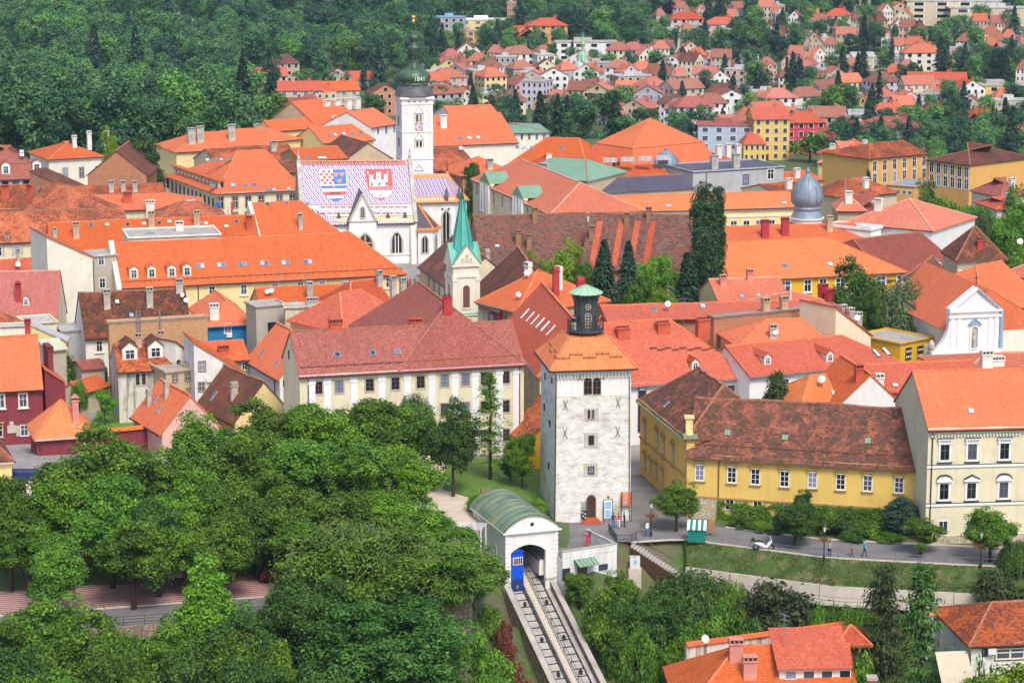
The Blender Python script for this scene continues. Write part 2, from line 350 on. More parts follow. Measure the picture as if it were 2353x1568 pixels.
def chimney(parent,pos,rz,w,d,h,mat,pots=2):
 def f():
  m=MB(); m.box(-w/2,w/2,-d/2,d/2,-1.6,h,mat); m.box(-w/2-.1,w/2+.1,-d/2-.1,d/2+.1,h,h+.14,mat)
  m.box(-w/2+.04,w/2-.04,-d/2+.04,d/2-.04,h+.14,h+.2,mat)
  if pots==1:
   m.box(-w/2+.02,w/2-.02,-d/2+.02,d/2-.02,h+.2,h+.5,'soot'); m.box(-w/2-.06,w/2+.06,-d/2-.06,d/2+.06,h+.5,h+.6,mat)
   k=max(2,int(w/.4))
   for i in range(k+1):x=-w/2+w*i/k; m.box(x-.06,x+.06,-d/2,d/2,h+.2,h+.5,mat)
  elif pots==2:
   for i in range(max(1,int(w/.42))):
    n=max(1,int(w/.42)); x=-w/2+w*(i+.5)/n; m.box(x-.13,x+.13,-.13,.13,h+.2,h+.34,'soot')
  elif pots==3:
   m.box(-w/2+.05,w/2-.05,-d/2+.05,d/2-.05,h+.2,h+.45,'soot')
   m.hexa([(-w/2-.12,-d/2-.1,h+.45),(w/2+.12,-d/2-.1,h+.45),(w/2+.12,d/2+.1,h+.45),(-w/2-.12,d/2+.1,h+.45),(-.03,-d/2-.1,h+.85),(.03,-d/2-.1,h+.85),(.03,d/2+.1,h+.85),(-.03,d/2+.1,h+.85)],mat)
  return m.mesh('chimney',mat)
 return link('chimney',cached(('ch',w,d,h,mat,pots),f),parent,pos,rz)
def dish_mesh():
 m=MB(); n=12
 prof=[(0.02,.02),(.22,.05),(.40,.13),(.45,.19),(.43,.19)]
 m.lathe(prof,n,mat='dish')
 v=[Vector(p) for p in m.v]; rot=Matrix.Rotation(R(62),3,'X')
 m.v=[tuple(rot@(p-Vector((0,0,.1)))+Vector((0,-.1,1.0))) for p in v]
 m.tube([(0,.08,-.6),(0,.08,1.0)],.035,5,'steel'); m.tube([(0,-.1,.9),(0,-.62,1.05)],.02,4,'steel'); m.box(-.05,.05,-.7,-.6,1.0,1.12,'trim_stone')
 return m.mesh('satellite_dish','dish',True)
def dish(parent,pos,rz=0.0,k=1.0):
 o=link('satellite_dish',cached('dish',dish_mesh),parent,pos,rz); k*=.62; o.scale=(k,k,k); return o
def aerial(parent,pos,h=3.0):
 def f():
  m=MB(); m.tube([(0,0,-.5),(0,0,h)],.03,5,'steel')
  for z,L in((h-.1,1.1),(h-.6,.8),(h-1.3,1.3)):
   m.tube([(-L/2,0,z),(L/2,0,z)],.018,4,'steel')
   for k in range(5):x=-L/2+L*k/4; m.tube([(x,-.3,z),(x,.3,z)],.012,4,'steel')
  return m.mesh('aerial','steel')
 return link('aerial',cached(('ae',h),f),parent,pos,rnd.uniform(0,3))
 # ------------------------------------------------------------------ houses
RIDGE={'roof_orange':'ridge','roof_bright':'ridge','roof_red':'ridge','roof_salmon':'ridge_light','roof_wine':'ridge_old','roof_pink':'ridge_light'}
class House:
 def __init__(s,name,label,cat,A,B,ze,zb=0.0,D=10.0,rv=None,rise=None,kind='g',wall='cream',roof='roof_orange',hl=None,hr=None,ov=.4,og=.12,bk=None,group=None,gut='gutter',cor=None,base=None,rim=True,ru=None,zl=None,parap=.5,into=None,pre=''):
  if not isinstance(A,Vector) and ze>60:ze=PY(A[0],A[1],ze).z
  a=A.copy() if isinstance(A,Vector) else P(A[0],A[1],ze); b=B.copy() if isinstance(B,Vector) else P(B[0],B[1],ze); a.z=b.z=ze; s.a=a; s.b=b; s.ze=ze; s.zb=zb; s.kind=kind
  d=b-a; s.W=W=d.length; s.ex=ex=d/W; s.ey=ey=Vector((-ex.y,ex.x,0))
  if bk:
   c=P(bk[0],bk[1],ze); ey=c-a; D=ey.length; s.ey=ey=ey/D
  s.D=D; s.rz=math.atan2(ex.y,ex.x)
  f=.5 if kind not in('p','s') else(0 if kind=='p' else 1.0)
  if rv is not None:
   mid=a+ex*(W*.5)+ey*(D*f); zr=PY(0,rv,mid.y).z
  else:zr=ze+(rise if rise is not None else D*.42)
  s.zr=zr; s.root=into.root if into else thing(name,label,cat,(a.x,a.y,zb),0,group); o=s.root; off=Vector((a.x,a.y,0))-o.location
  if DBG:print('%-60s ze %5.1f zr %5.1f W %5.1f D %5.1f y %5.0f..%5.0f'%(label[:60],ze,zr,W,D,a.y,b.y))
  s.hl=hl if hl is not None else D*.45; s.hr=hr if hr is not None else D*.45
  Z=o.location.z
  def q(x,y,z):p=ex*x+ey*y+off; return(p.x,p.y,z-Z)
  s.q=q
  # walls
  m=MB()
  lo=[q(0,0,zb),q(W,0,zb),q(W,D,zb),q(0,D,zb)]
  up=[q(0,0,ze),q(W,0,ze),q(W,D,ze),q(0,D,ze)]
  if kind=='sr':up[0]=q(0,0,zl); up[3]=q(0,D,zl)
  if kind=='s':up[2]=q(W,D,zr); up[3]=q(0,D,zr)
  for i in range(4):j=(i+1)%4; m.poly([lo[i],lo[j],up[j],up[i]])
  if kind in('g','hr','hl'):
   if kind!='hl':m.poly([q(0,D,ze),q(0,0,ze),q(0,D/2,zr)])
   if kind!='hr':m.poly([q(W,0,ze),q(W,D,ze),q(W,D/2,zr)])
  if kind=='p':m.poly([q(0,0,ze),q(W,0,ze),q(W/2,0,zr)]); m.poly([q(W,D,ze),q(0,D,ze),q(W/2,D,zr)])
  if kind=='f':m.poly(up)
  s.wall=m.build(pre+'wall',wall,o)
  # roof
  r=MB(); rd=MB(); fas=[]
  if kind in('g','h','hl','hr','y'):
   sl=(zr-ze)/(D/2); zo=ze-sl*ov
   L0=-og if kind in('g','hr') else-ov; R0=W+og if kind in('g','hl') else W+ov
   l1=-og if kind in('g','hr') else(W/2 if kind=='y' else s.hl); r1=W+og if kind in('g','hl') else(W/2 if kind=='y' else W-s.hr)
   e=[q(L0,-ov,zo),q(R0,-ov,zo),q(R0,D+ov,zo),q(L0,D+ov,zo)]; g0=q(l1,D/2,zr); g1=q(r1,D/2,zr)
   if kind=='y':r.poly([e[0],e[1],g0]); r.poly([e[2],e[3],g0])
   else:
    n=max(2,int(W/2.2)); am=.2 if roof in('roof_old','roof_mixed','roof_mossy','roof_umber','roof_brown') else .09; ws=[0]+[rnd.uniform(-am,am*.4) for _ in range(n-1)]+[0]; es=[0]+[rnd.uniform(-am,am)*.35 for _ in range(n-1)]+[0]
    E0,E1,E2,E3,G0,G1_=(Vector(x) for x in(e[0],e[1],e[2],e[3],g0,g1)); up=Vector((0,0,1)); gl=[G0.lerp(G1_,i/n)+up*ws[i]for i in range(n+1)]; fl=[E0.lerp(E1,i/n)+up*es[i]for i in range(n+1)]; bl=[E3.lerp(E2,i/n) for i in range(n+1)]
    for i in range(n):r.poly([fl[i],fl[i+1],gl[i+1],gl[i]]); r.poly([bl[i+1],bl[i],gl[i],gl[i+1]]); rd.bar(gl[i],gl[i+1],.34,.2)
   if kind in('h','hl','y'):r.poly([e[3],e[0],g0]); fas.append((e[3],e[0]))
   else:fas+=[(e[0],g0),(g0,e[3])]
   if kind in('h','hr','y'):r.poly([e[1],e[2],g1]); fas.append((e[1],e[2]))
   else:fas+=[(e[1],g1),(g1,e[2])]
   fas+=[(e[0],e[1]),(e[2],e[3])]
   if kind in('h','hl','y'):rd.bar(e[0],g0,.26,.14); rd.bar(e[3],g0,.26,.14)
   if kind in('h','hr','y'):rd.bar(e[1],g1,.26,.14); rd.bar(e[2],g1,.26,.14)
   s.fn=(Vector(e[1])-Vector(e[0])).cross(Vector(g0)-Vector(e[0])).normalized(); s.fp=Vector(e[0])+o.location
  elif kind=='p':
   sl=(zr-ze)/(W/2); zo=ze-sl*ov
   e=[q(-ov,-og,zo),q(W+ov,-og,zo),q(W+ov,D+og,zo),q(-ov,D+og,zo)]; g0=q(W/2,-og,zr); g1=q(W/2,D+og,zr)
   r.poly([e[3],e[0],g0,g1]); r.poly([e[1],e[2],g1,g0]); rd.bar(g0,g1,.34,.2)
   fas+=[(e[0],g0),(g0,e[1]),(e[1],e[2]),(e[3],e[0])]
   s.fn=(Vector(e[0])-Vector(e[3])).cross(Vector(g0)-Vector(e[3])).normalized(); s.fp=Vector(e[0])+o.location
   s.fn2=(Vector(e[2])-Vector(e[1])).cross(Vector(g0)-Vector(e[1])).normalized(); s.fp2=Vector(e[1])+o.location
  elif kind=='v':
   sl=(zr-ze)/(W/2); zo=ze-sl*ov
   e=[q(-ov,-ov,zo),q(W+ov,-ov,zo),q(W+ov,D+ov,zo),q(-ov,D+ov,zo)]; g0=q(W/2,s.hl,zr); g1=q(W/2,D-s.hr,zr)
   r.poly([e[3],e[0],g0,g1]); r.poly([e[1],e[2],g1,g0]); r.poly([e[0],e[1],g0]); r.poly([e[2],e[3],g1])
   for x,y in((g0,g1),(e[0],g0),(e[1],g0),(e[2],g1),(e[3],g1)):rd.bar(x,y,.26,.16)
   fas+=[(e[i],e[(i+1)%4]) for i in range(4)]
   s.fn=(Vector(e[0])-Vector(e[3])).cross(Vector(g0)-Vector(e[3])).normalized(); s.fp=Vector(e[0])+o.location
   s.fn2=(Vector(e[1])-Vector(e[0])).cross(Vector(g0)-Vector(e[0])).normalized(); s.fp2=Vector(e[0])+o.location
  elif kind in('s','sr'):
   if kind=='s':e=[q(-og,-ov,ze),q(W+og,-ov,ze),q(W+og,D+.1,zr+.02),q(-og,D+.1,zr+.02)]
   else:e=[q(-og,-.2,zl+.05),q(W+.3,-.2,ze),q(W+.3,D,ze),q(-og,D,zl+.05)]
   e=[(x,y,z+.1) for x,y,z in e]
   r.poly(e); fas+=[(e[0],e[1]),(e[1],e[2]),(e[2],e[3]),(e[3],e[0])]
   s.fn=(Vector(e[1])-Vector(e[0])).cross(Vector(e[2])-Vector(e[0])).normalized(); s.fp=Vector(e[0])+o.location
  elif kind=='f':
   e=[q(-.1,-.1,ze+.02),q(W+.1,-.1,ze+.02),q(W+.1,D+.1,ze+.02),q(-.1,D+.1,ze+.02)]; r.poly(e); fas+=[(e[i],e[(i+1)%4]) for i in range(4)]
   pm=MB(); t=.25
   pp=[q(-.12,-.12,0),q(W+.12,-.12,0),q(W+.12,D+.12,0),q(-.12,D+.12,0)]
   for i in range(4):
    p0=Vector(pp[i]); p1=Vector(pp[(i+1)%4]); p0.z=p1.z=ze-Z+.03+parap/2
    dd=(p1-p0).normalized()*(t/2+.003 if i%2 else-t/2); pm.bar(p0+dd,p1-dd,t,parap)
   pm.build('parapet',wall,o)
   s.fn=Vector((0,0,1)); s.fp=a.copy()
  elif kind=='m':
   lo_h=(zr-ze)*.5; ins=D*.09; z1=ze+lo_h
   e=[q(-ov,-ov,ze-.05),q(W+ov,-ov,ze-.05),q(W+ov,D+ov,ze-.05),q(-ov,D+ov,ze-.05)]
   k=[q(ins,ins,z1),q(W-ins,ins,z1),q(W-ins,D-ins,z1),q(ins,D-ins,z1)]
   g0=q(s.hl,D/2,zr); g1=q(W-s.hr,D/2,zr)
   for i in range(4):r.poly([e[i],e[(i+1)%4],k[(i+1)%4],k[i]]); rd.bar(e[i],k[i],.2,.12)
   r.poly([k[0],k[1],g1,g0]); r.poly([k[2],k[3],g0,g1]); r.poly([k[3],k[0],g0]); r.poly([k[1],k[2],g1])
   for x,y in((k[0],g0),(k[3],g0),(k[1],g1),(k[2],g1),(g0,g1)):rd.bar(x,y,.26,.14)
   for i in range(4):rd.bar(k[i],k[(i+1)%4],.3,.12)
   fas+=[(e[i],e[(i+1)%4]) for i in range(4)]
   s.fn=(Vector(e[1])-Vector(e[0])).cross(Vector(k[0])-Vector(e[0])).normalized(); s.fp=Vector(e[0])+o.location
  for x,y in fas:
   x=Vector(x); y=Vector(y); dz=Vector((0,0,-.22)); r.poly([x+dz,y+dz,y,x])
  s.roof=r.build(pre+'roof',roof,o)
  if rim and rd.f:rd.build('ridge_cap',RIDGE.get(roof,'ridge_old'),s.roof)
  if gut and kind in('g','h','hl','hr','y','m','v'):
   gm=MB(); zz=zo if kind!='m' else ze-.05
   gm.bar(q(-ov*.5,-ov-.08,zz-.1),q(W+ov*.5,-ov-.08,zz-.1),.16,.16); gm.build('gutter',gut,s.roof)
  if cor:
   cm=MB(); cm.bar(q(-.1,-.1,ze-.35),q(W+.1,-.1,ze-.35),.3,.5); cm.build('cornice',cor,o)
  if base:
   cm=MB(); cm.bar(q(-.05,-.05,zb+.6),q(W+.05,-.05,zb+.6),.16,1.2); cm.build('plinth',base,o)
   # ---- positions
 def wpl(s,side):
  if side=='f':return s.a,Vector((s.ex.y,-s.ex.x,0)),s.rz
  if side=='l':n=Vector((-s.ey.y,s.ey.x,0)); return s.a,n,math.atan2(-s.ey.y,-s.ey.x)
  n=Vector((s.ey.y,-s.ey.x,0)); return s.b,n,math.atan2(s.ey.y,s.ey.x)
 def win(s,p1,p2=None,n=1,w=1.0,h=1.5,st='white',side='f',skip=()):
  p0,nn,rz=s.wpl(side); rz_=rz
  p2=p2 or p1; A_=hit(p1[0],p1[1],p0,nn); B_=hit(p2[0],p2[1],p0,nn)
  for i in range(n):
   if i in skip:continue
   p=A_.lerp(B_,i/(n-1) if n>1 else 0)-s.root.location
   window(s.root,(p.x,p.y,p.z-h/2),rz_,w,h,st)
  return s
 def on(s,u,v,right=False):
  p=hit(u,v,s.fp2 if right else s.fp,s.fn2 if right else s.fn); return p-s.root.location
 def ch(s,*L,mat='chim_grey',w=.9,d=.6,h=1.6,pots=1,right=False):
  for c in L:chimney(s.root,s.on(c[0],c[1],right),s.rz,*((c[2:5]) if len(c)>4 else(w,d,h)),mat,pots)
  return s
 def di(s,*L,k=1.0,right=False):
  for u,v in L:dish(s.root,s.on(u,v,right),rnd.uniform(-.5,.5),k)
  return s
 def ae(s,*L,h=3.0):
  for u,v in L:aerial(s.root,s.on(u,v),h)
  return s
 def sk(s,*L,w=.8,h=1.1,fr='sheet_grey',gl='skyglass',right=False):
  fn=s.fn2 if right else s.fn
  t=Vector((0,0,1)).cross(fn); t=s.ex.copy() if t.length<.01 else t.normalized(); upv=fn.cross(t)
  def fm():
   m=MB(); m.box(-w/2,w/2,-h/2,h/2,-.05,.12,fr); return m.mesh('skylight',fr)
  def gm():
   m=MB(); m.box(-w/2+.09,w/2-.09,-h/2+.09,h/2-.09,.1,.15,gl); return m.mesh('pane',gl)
  for u,v in L:
   o=link('skylight',cached(('sk',w,h,fr),fm),s.root); M4=Matrix((t,upv,fn)).transposed().to_4x4(); M4.translation=s.on(u,v,right); o.matrix_basis=M4
   link('pane',cached(('skg',w,h,gl),gm),o)
  return s
 def do(s,*L,w=1.3,h=1.3,wall='cream',roof='roof_orange',st='white',rr=.55,round_=False):
  sl=math.sqrt(max(0,1-s.fn.z**2))/max(.1,s.fn.z)
  def bm():
   m=MB(); L_=(h+rr)/sl+.3; m.poly([(-w/2,0,-.6),(w/2,0,-.6),(w/2,0,h),(0,0,h+rr),(-w/2,0,h)])
   m.poly([(-w/2,L_,h),(-w/2,L_,-.6),(-w/2,0,-.6),(-w/2,0,h)][::-1]); m.poly([(w/2,0,-.6),(w/2,L_,-.6),(w/2,L_,h),(w/2,0,h)])
   return m.mesh('dormer',wall)
  def rm():
   m=MB(); L_=(h+rr)/sl+.5; o_=.15; e=o_*rr/(w/2)
   for sx in(-1,1):
    m.hexa([(0,-.15,h+rr),(sx*(w/2+o_),-.15,h-e),(sx*(w/2+o_),L_,h-e),(0,L_,h+rr),(0,-.15,h+rr+.1),(sx*(w/2+o_),-.15,h-e+.1),(sx*(w/2+o_),L_,h-e+.1),(0,L_,h+rr+.1)],roof)
   return m.mesh('dormer_roof',roof)
  for u,v in L:
   o=link('dormer',cached(('do',w,h,wall,rr,round(sl,2)),bm),s.root,s.on(u,v),s.rz)
   link('dormer_roof',cached(('dr',w,h,roof,rr,round(sl,2)),rm),o);
   ww,hh=w*.55,h*.72
   def fr():
    m=MB(); ring(m,ww,hh,.09,-.08,.02,'trim_white'); m.box(-.03,.03,-.06,.02,0,hh,'trim_white'); m.box(-ww/2,ww/2,-.055,.02,hh*.6,hh*.6+.05,'trim_white'); m.box(-ww/2,ww/2,-.03,.01,0,hh,'glass')
    return m.mesh('window','trim_white')
   link('window',cached(('dw',w,h),fr),o,(0,0,.15))
  return s
 def pipe(s,*L,mat='gutter'):
  for u,v in L:
   p0,nn,rz=s.wpl('f'); p=hit(u,v,p0,nn)-s.root.location; m=MB(); m.tube([(0,-.1,-s.root.location.z*0),(0,-.1,s.ze-s.zb-.3)],.07,6,mat); link('downpipe',m.mesh('downpipe',mat),s.root,(p.x,p.y,0),s.rz)
  return s
 def guard(s,t=.8,n=None,mat='trim_dark'):
  m=MB(); dn=s.fn
  sl=(s.zr-s.ze)/(s.D/2); y=t; z=s.ze+sl*t+.16
  m.bar(s.q(.3,y,z),s.q(s.W-.3,y,z),.05,.05); n=n or int(s.W/1.1)
  for k in range(n+1):x=.3+(s.W-.6)*k/n; m.bar(s.q(x,y,z-.2),s.q(x,y,z+.06),.07,.07)
  m.build('snow_guard',mat,s.roof); return s
 def band(s,z,mat='trim_white',h=.25,t=.18,side='f'):
  m=MB()
  if side=='f':m.bar(s.q(-.05,-.04,z),s.q(s.W+.05,-.04,z),t,h)
  else:m.bar(s.q(-.04,-.05,z),s.q(-.04,s.D,z),t,h)
  m.build('string_course',mat,s.root); return s
def H(label,A,B,ze,**k):
 cat=k.pop('cat','house'); name=k.pop('name','house'); return House(name,label,cat,A,B,ze,**k)
 # ------------------------------------------------------------------ terrain
def lin(x,pts):
 if x<=pts[0][0]:return pts[0][1]
 for(a,b),(c,d) in zip(pts,pts[1:]):
  if x<=c:return b+(d-b)*(x-a)/(c-a)
 return pts[-1][1]
def ER(x):return lin(x,[(8,252),(13,256),(18.6,257.3),(34,250),(50,247),(80,243)])
def EL(x):return 226+(x+39)*.25
SA0=P(1161,1224,3.05); _sb=P(1086,1165,3.05); SEY=(_sb-SA0).normalized(); SEX=Vector((SEY.y,-SEY.x,0))
def T(x,y):
 yd=640-215*ss(30,85,x); z=-32*ss(yd,yd+130,y)+max(0,y-900)*.05+max(0,y-1450)*.12
 z+=10*math.sin(x*.011+y*.004)*ss(850,1100,y)
 k=ss(-6,2,x)
 zl=lin(EL(x)-y,[(-.2,0),(.6,-3),(20,-14),(60,-17)]); zr=lin(ER(x)-y,[(-.6,0),(0,-.6),(2.0,-3.0),(2.5,-4.9),(5.4,-5.0),(24,-17),(60,-20)])
 z+=zl*(1-k)+zr*k
 lx=(x-SA0.x)*SEX.x+(y-SA0.y)*SEX.y; d=-((x-SA0.x)*SEY.x+(y-SA0.y)*SEY.y)
 if d>-9:z=min(z,-5.2-max(d,-1.5)*.44) if-.9<lx<6.4 else z+(min(z,-3.2-max(d,0)*.43)-z)*ss(11,7,lx if lx>3 else 5.5-lx)*ss(-1,3,d)
 z+=2.0*(1-ss(0,6,x))*ss(EL(x)+15,EL(x)+19,y)*(1-ss(285,300,y))
 return z
m,t,b,N,L=nodes('terrain'); tc=N('ShaderNodeTexCoord'); ob=tc.outputs['Object']
g1=ramp(N,L,noise(N,L,ob,.6,6,.7),[(.3,(.045,.085,.02)),(.6,(.085,.14,.035)),(.8,(.13,.13,.06))])
L(mix(N,L,ramp(N,L,noise(N,L,ob,.11,6,.7),[(.5,(0,0,0)),(.66,(1,1,1))]),g1,(.14,.10,.065)),b.inputs['Base Color']); b.inputs['Roughness'].default_value=.95
bump(N,L,b,noise(N,L,ob,2.5,6),.12)
m,t,b,N,L=nodes('lawn'); tc=N('ShaderNodeTexCoord'); ob=tc.outputs['Object']
L(ramp(N,L,noise(N,L,ob,.8,7,.75),[(.3,(.07,.15,.02)),(.55,(.12,.23,.03)),(.8,(.20,.24,.06))]),b.inputs['Base Color']); b.inputs['Roughness'].default_value=.95
bump(N,L,b,noise(N,L,ob,5,6),.08)
ys=[150]
while ys[-1]<5200:ys.append(ys[-1]+(2.0 if 200<ys[-1]<300 else(6 if ys[-1]<700 else ys[-1]*.02)))
NX=110; vv=[]; ff=[]
for y in ys:
 for i in range(NX+1):
  x=(2*i/NX-1)*(y*.36+30); vv.append((x,y,T(x,y)))
for j in range(len(ys)-1):
 for i in range(NX):k=j*(NX+1)+i; ff.append((k,k+1,k+NX+2,k+NX+1))
me=bpy.data.meshes.new('ground'); me.from_pydata(vv,[],ff); me.materials.append(MAT['terrain']); me.polygons.foreach_set('use_smooth',[True]*len(ff))
struct(link('ground',me))
def strip(name,fa,fb,x0,x1,step,mat,dz=.03,za=None,zb=None,kind='structure',parent=None):
 """a sheet between two edges y = fa(x) and y = fb(x), lying on the ground (or at given heights)"""
 m=MB(); n=max(1,int(abs(x1-x0)/step)); k=max(1,int(abs(fb(x0)-fa(x0))/4))
 def pt(x,t):
  y=fa(x)+(fb(x)-fa(x))*t
  z=(za+(zb-za)*t) if za is not None else T(x,y)+dz
  return(x,y,z)
 for i in range(n):
  xa=x0+(x1-x0)*i/n; xb=x0+(x1-x0)*(i+1)/n
  for j in range(k):m.poly([pt(xa,j/k),pt(xb,j/k),pt(xb,(j+1)/k),pt(xa,(j+1)/k)])
 o=m.build(name,mat,parent)
 return struct(o,kind) if kind else o
 # paved ground of the old town, the square under the tower, the promenade
strip('town_pavement',lambda x:286,lambda x:630-215*ss(30,85,x),-130,120,8,'paving',.05)
strip('promenade',lambda x:ER(x),lambda x:ER(x)+7.3,13,80,2,'asphalt',0,.05,.055)
strip('tower_square',lambda x:256.2 if x>7 else 258.5,lambda x:290,2.2,14.0,1,'asphalt',0,.045,.05)
strip('street',lambda x:262,lambda x:292,13.2,22.0,1,'asphalt',0,.03,.032)
strip('promenade_road',lambda x:EL(x),lambda x:EL(x)+6.6,-75,-3,3,'asphalt',0,.05,.05)
strip('park_path',lambda x:EL(x)+19,lambda x:287,-75,-2,3,'gravel',.06)
# striped paving of the terrace beside the promenade: slabs laid in rows, each a strip of its own
m_plain('pave_red',(.36,.11,.12),.9,.15,1.2); m_plain('pave_pale',(.50,.40,.36),.9,.12,1.2)
tr=struct(strip('terrace_paving',lambda x:EL(x)+6.6,lambda x:EL(x)+15.2,-75,-5,3,'pave_pale',0,.07,.07))
for k in range(12):
 yo=7.0+k*.68
 strip('paving_row',lambda x,yo=yo:EL(x)+yo,lambda x,yo=yo:EL(x)+yo+.36,-75,-5,5,'pave_red',0,.085,.085,None,tr)
def kerb(name,f,x0,x1,z,w=.25,h=.14,mat='concrete_pale'):
 m=MB(); n=int((x1-x0)/2); pts=[(x0+(x1-x0)*i/n,f(x0+(x1-x0)*i/n),z) for i in range(n+1)]
 for a,b_ in zip(pts,pts[1:]):m.bar(a,b_,w,h)
 return struct(m.build(name,mat))
kerb('kerb',lambda x:ER(x),13,80,.08); kerb('kerb',lambda x:ER(x)+7.3,24,80,.1); kerb('kerb',lambda x:EL(x)+6.6,-75,-5,.1)
# grass bank, its pale retaining wall, and the footpath below
def bank_mesh():
 m=MB(); rg=random.Random(3); x=19.0
 cols=[]
 while x<72:
  cols.append([(x,ER(x)-.1-2.75*t,.03-2.2*t+rg.uniform(-.07,.07)) for t in(0,.25,.5,.75,1)]); x+=.8
 for a,b_ in zip(cols,cols[1:]):
  for j in range(4):m.poly([a[j+1],b_[j+1],b_[j],a[j]])
 return m
m,t,b,N,L=nodes('bank_grass'); ob=N('ShaderNodeTexCoord').outputs['Object']
L(mix(N,L,ramp(N,L,noise(N,L,ob,.35,6,.7),[(.5,(0,0,0)),(.68,(1,1,1))]),ramp(N,L,noise(N,L,ob,1.4,7,.75),[(.3,(.035,.075,.015)),(.55,(.075,.13,.025)),(.8,(.13,.16,.05))]),(.20,.15,.085)),b.inputs['Base Color']); b.inputs['Roughness'].default_value=.95
bump(N,L,b,noise(N,L,ob,5,6),.08)
struct(bank_mesh().build('grass_bank','bank_grass'))
# ------------------------------------------------------------------ the white medieval tower
def frame_at(a,b):
 ex=(b-a); ex.z=0; ex.normalize(); return ex,Vector((-ex.y,ex.x,0)),math.atan2(ex.y,ex.x)
def arch_pts(w,h,pointed=False,n=8):
 """outline (x, z) of an arched opening, sill at z = 0"""
 r=w/2; pts=[(-r,0),(r,0)]
 if pointed:
  zs=h-w*.95
  for k in range(n+1):a=R(60)*k/n; pts.append((-r+w*math.cos(a),zs+w*math.sin(a)))
  for k in range(n-1,-1,-1):a=R(60)*k/n; pts.append((r-w*math.cos(a),zs+w*math.sin(a)))
 else:
  zs=h-r
  for k in range(n+1):a=math.pi*k/n; pts.append((r*math.cos(a),zs+r*math.sin(a)))
 return pts
def arch_window(parent,pos,rz,w,h,pointed=False,sur='trim_brown',sw=.12,gl='glass',bars=1,hb=2,barm='trim_brown',name='window',dep=.1):
 o_=arch_pts(w,h,pointed); big=arch_pts(w+2*sw,h+2*sw,pointed); big=[(x,z-sw) for x,z in big]
 m=MB(); n=len(o_)
 for i in range(n):
  j=(i+1)%n
  m.poly([(big[i][0],-dep,big[i][1]),(big[j][0],-dep,big[j][1]),(o_[j][0],-dep,o_[j][1]),(o_[i][0],-dep,o_[i][1])])
  m.poly([(big[j][0],-dep,big[j][1]),(big[i][0],-dep,big[i][1]),(big[i][0],.05,big[i][1]),(big[j][0],.05,big[j][1])])
  m.poly([(o_[i][0],-dep,o_[i][1]),(o_[j][0],-dep,o_[j][1]),(o_[j][0],.05,o_[j][1]),(o_[i][0],.05,o_[i][1])])
 o=m.build(name,sur,parent,loc=pos); o.rotation_euler=(0,0,rz)
 g=MB(); g.poly([(x,-.015,z) for x,z in o_]); g.build('pane',gl,o)
 if bars or hb:
  b_=MB(); zt=h-(w*.75 if pointed else w*.45); t=max(.03,w*.045)
  for k in range(bars):x=-w/2+w*(k+1)/(bars+1); b_.box(x-t,x+t,-.06,.0,0,h-(w*.1 if bars==1 else w*.4))
  for k in range(hb):z=zt*(k+1)/hb; b_.box(-w/2,w/2,-.05,-.01,z-t,z+t)
  b_.build('tracery',barm,o)
 return o
def m_towerwall():
 m,t,b,N,L=nodes('tower_plaster'); ob=N('ShaderNodeTexCoord').outputs['Object']
 mp=N('ShaderNodeMapping'); mp.inputs['Scale'].default_value=(1.0,1.0,1.9); L(ob,mp.inputs[0])
 n1=noise(N,L,mp.outputs[0],.75,9,.72); n2=noise(N,L,ob,.22,5,.6); n3=noise(N,L,mp.outputs[0],2.2,8,.75)
 base=ramp(N,L,n1,[(.32,(.42,.38,.33)),(.44,(.66,.63,.57)),(.6,(.80,.79,.75))])
 base=mix(N,L,ramp(N,L,n3,[(.3,(1,1,1)),(.42,(0,0,0))]),base,(.40,.35,.29))
 L(mix(N,L,ramp(N,L,n2,[(.60,(0,0,0)),(.68,(.75,.75,.75))]),base,(.40,.37,.32)),b.inputs['Base Color'])
 b.inputs['Roughness'].default_value=.92; b.inputs['Specular IOR Level'].default_value=.1
 bump(N,L,b,mth(N,L,'ADD',n1,mth(N,L,'MULTIPLY',n3,.5)),.12,.9)
m_towerwall(); m_plain('red_step',(.42,.10,.05),.8,.1); m_plain('brass',(.75,.48,.12),.35,.1,metal=.7)
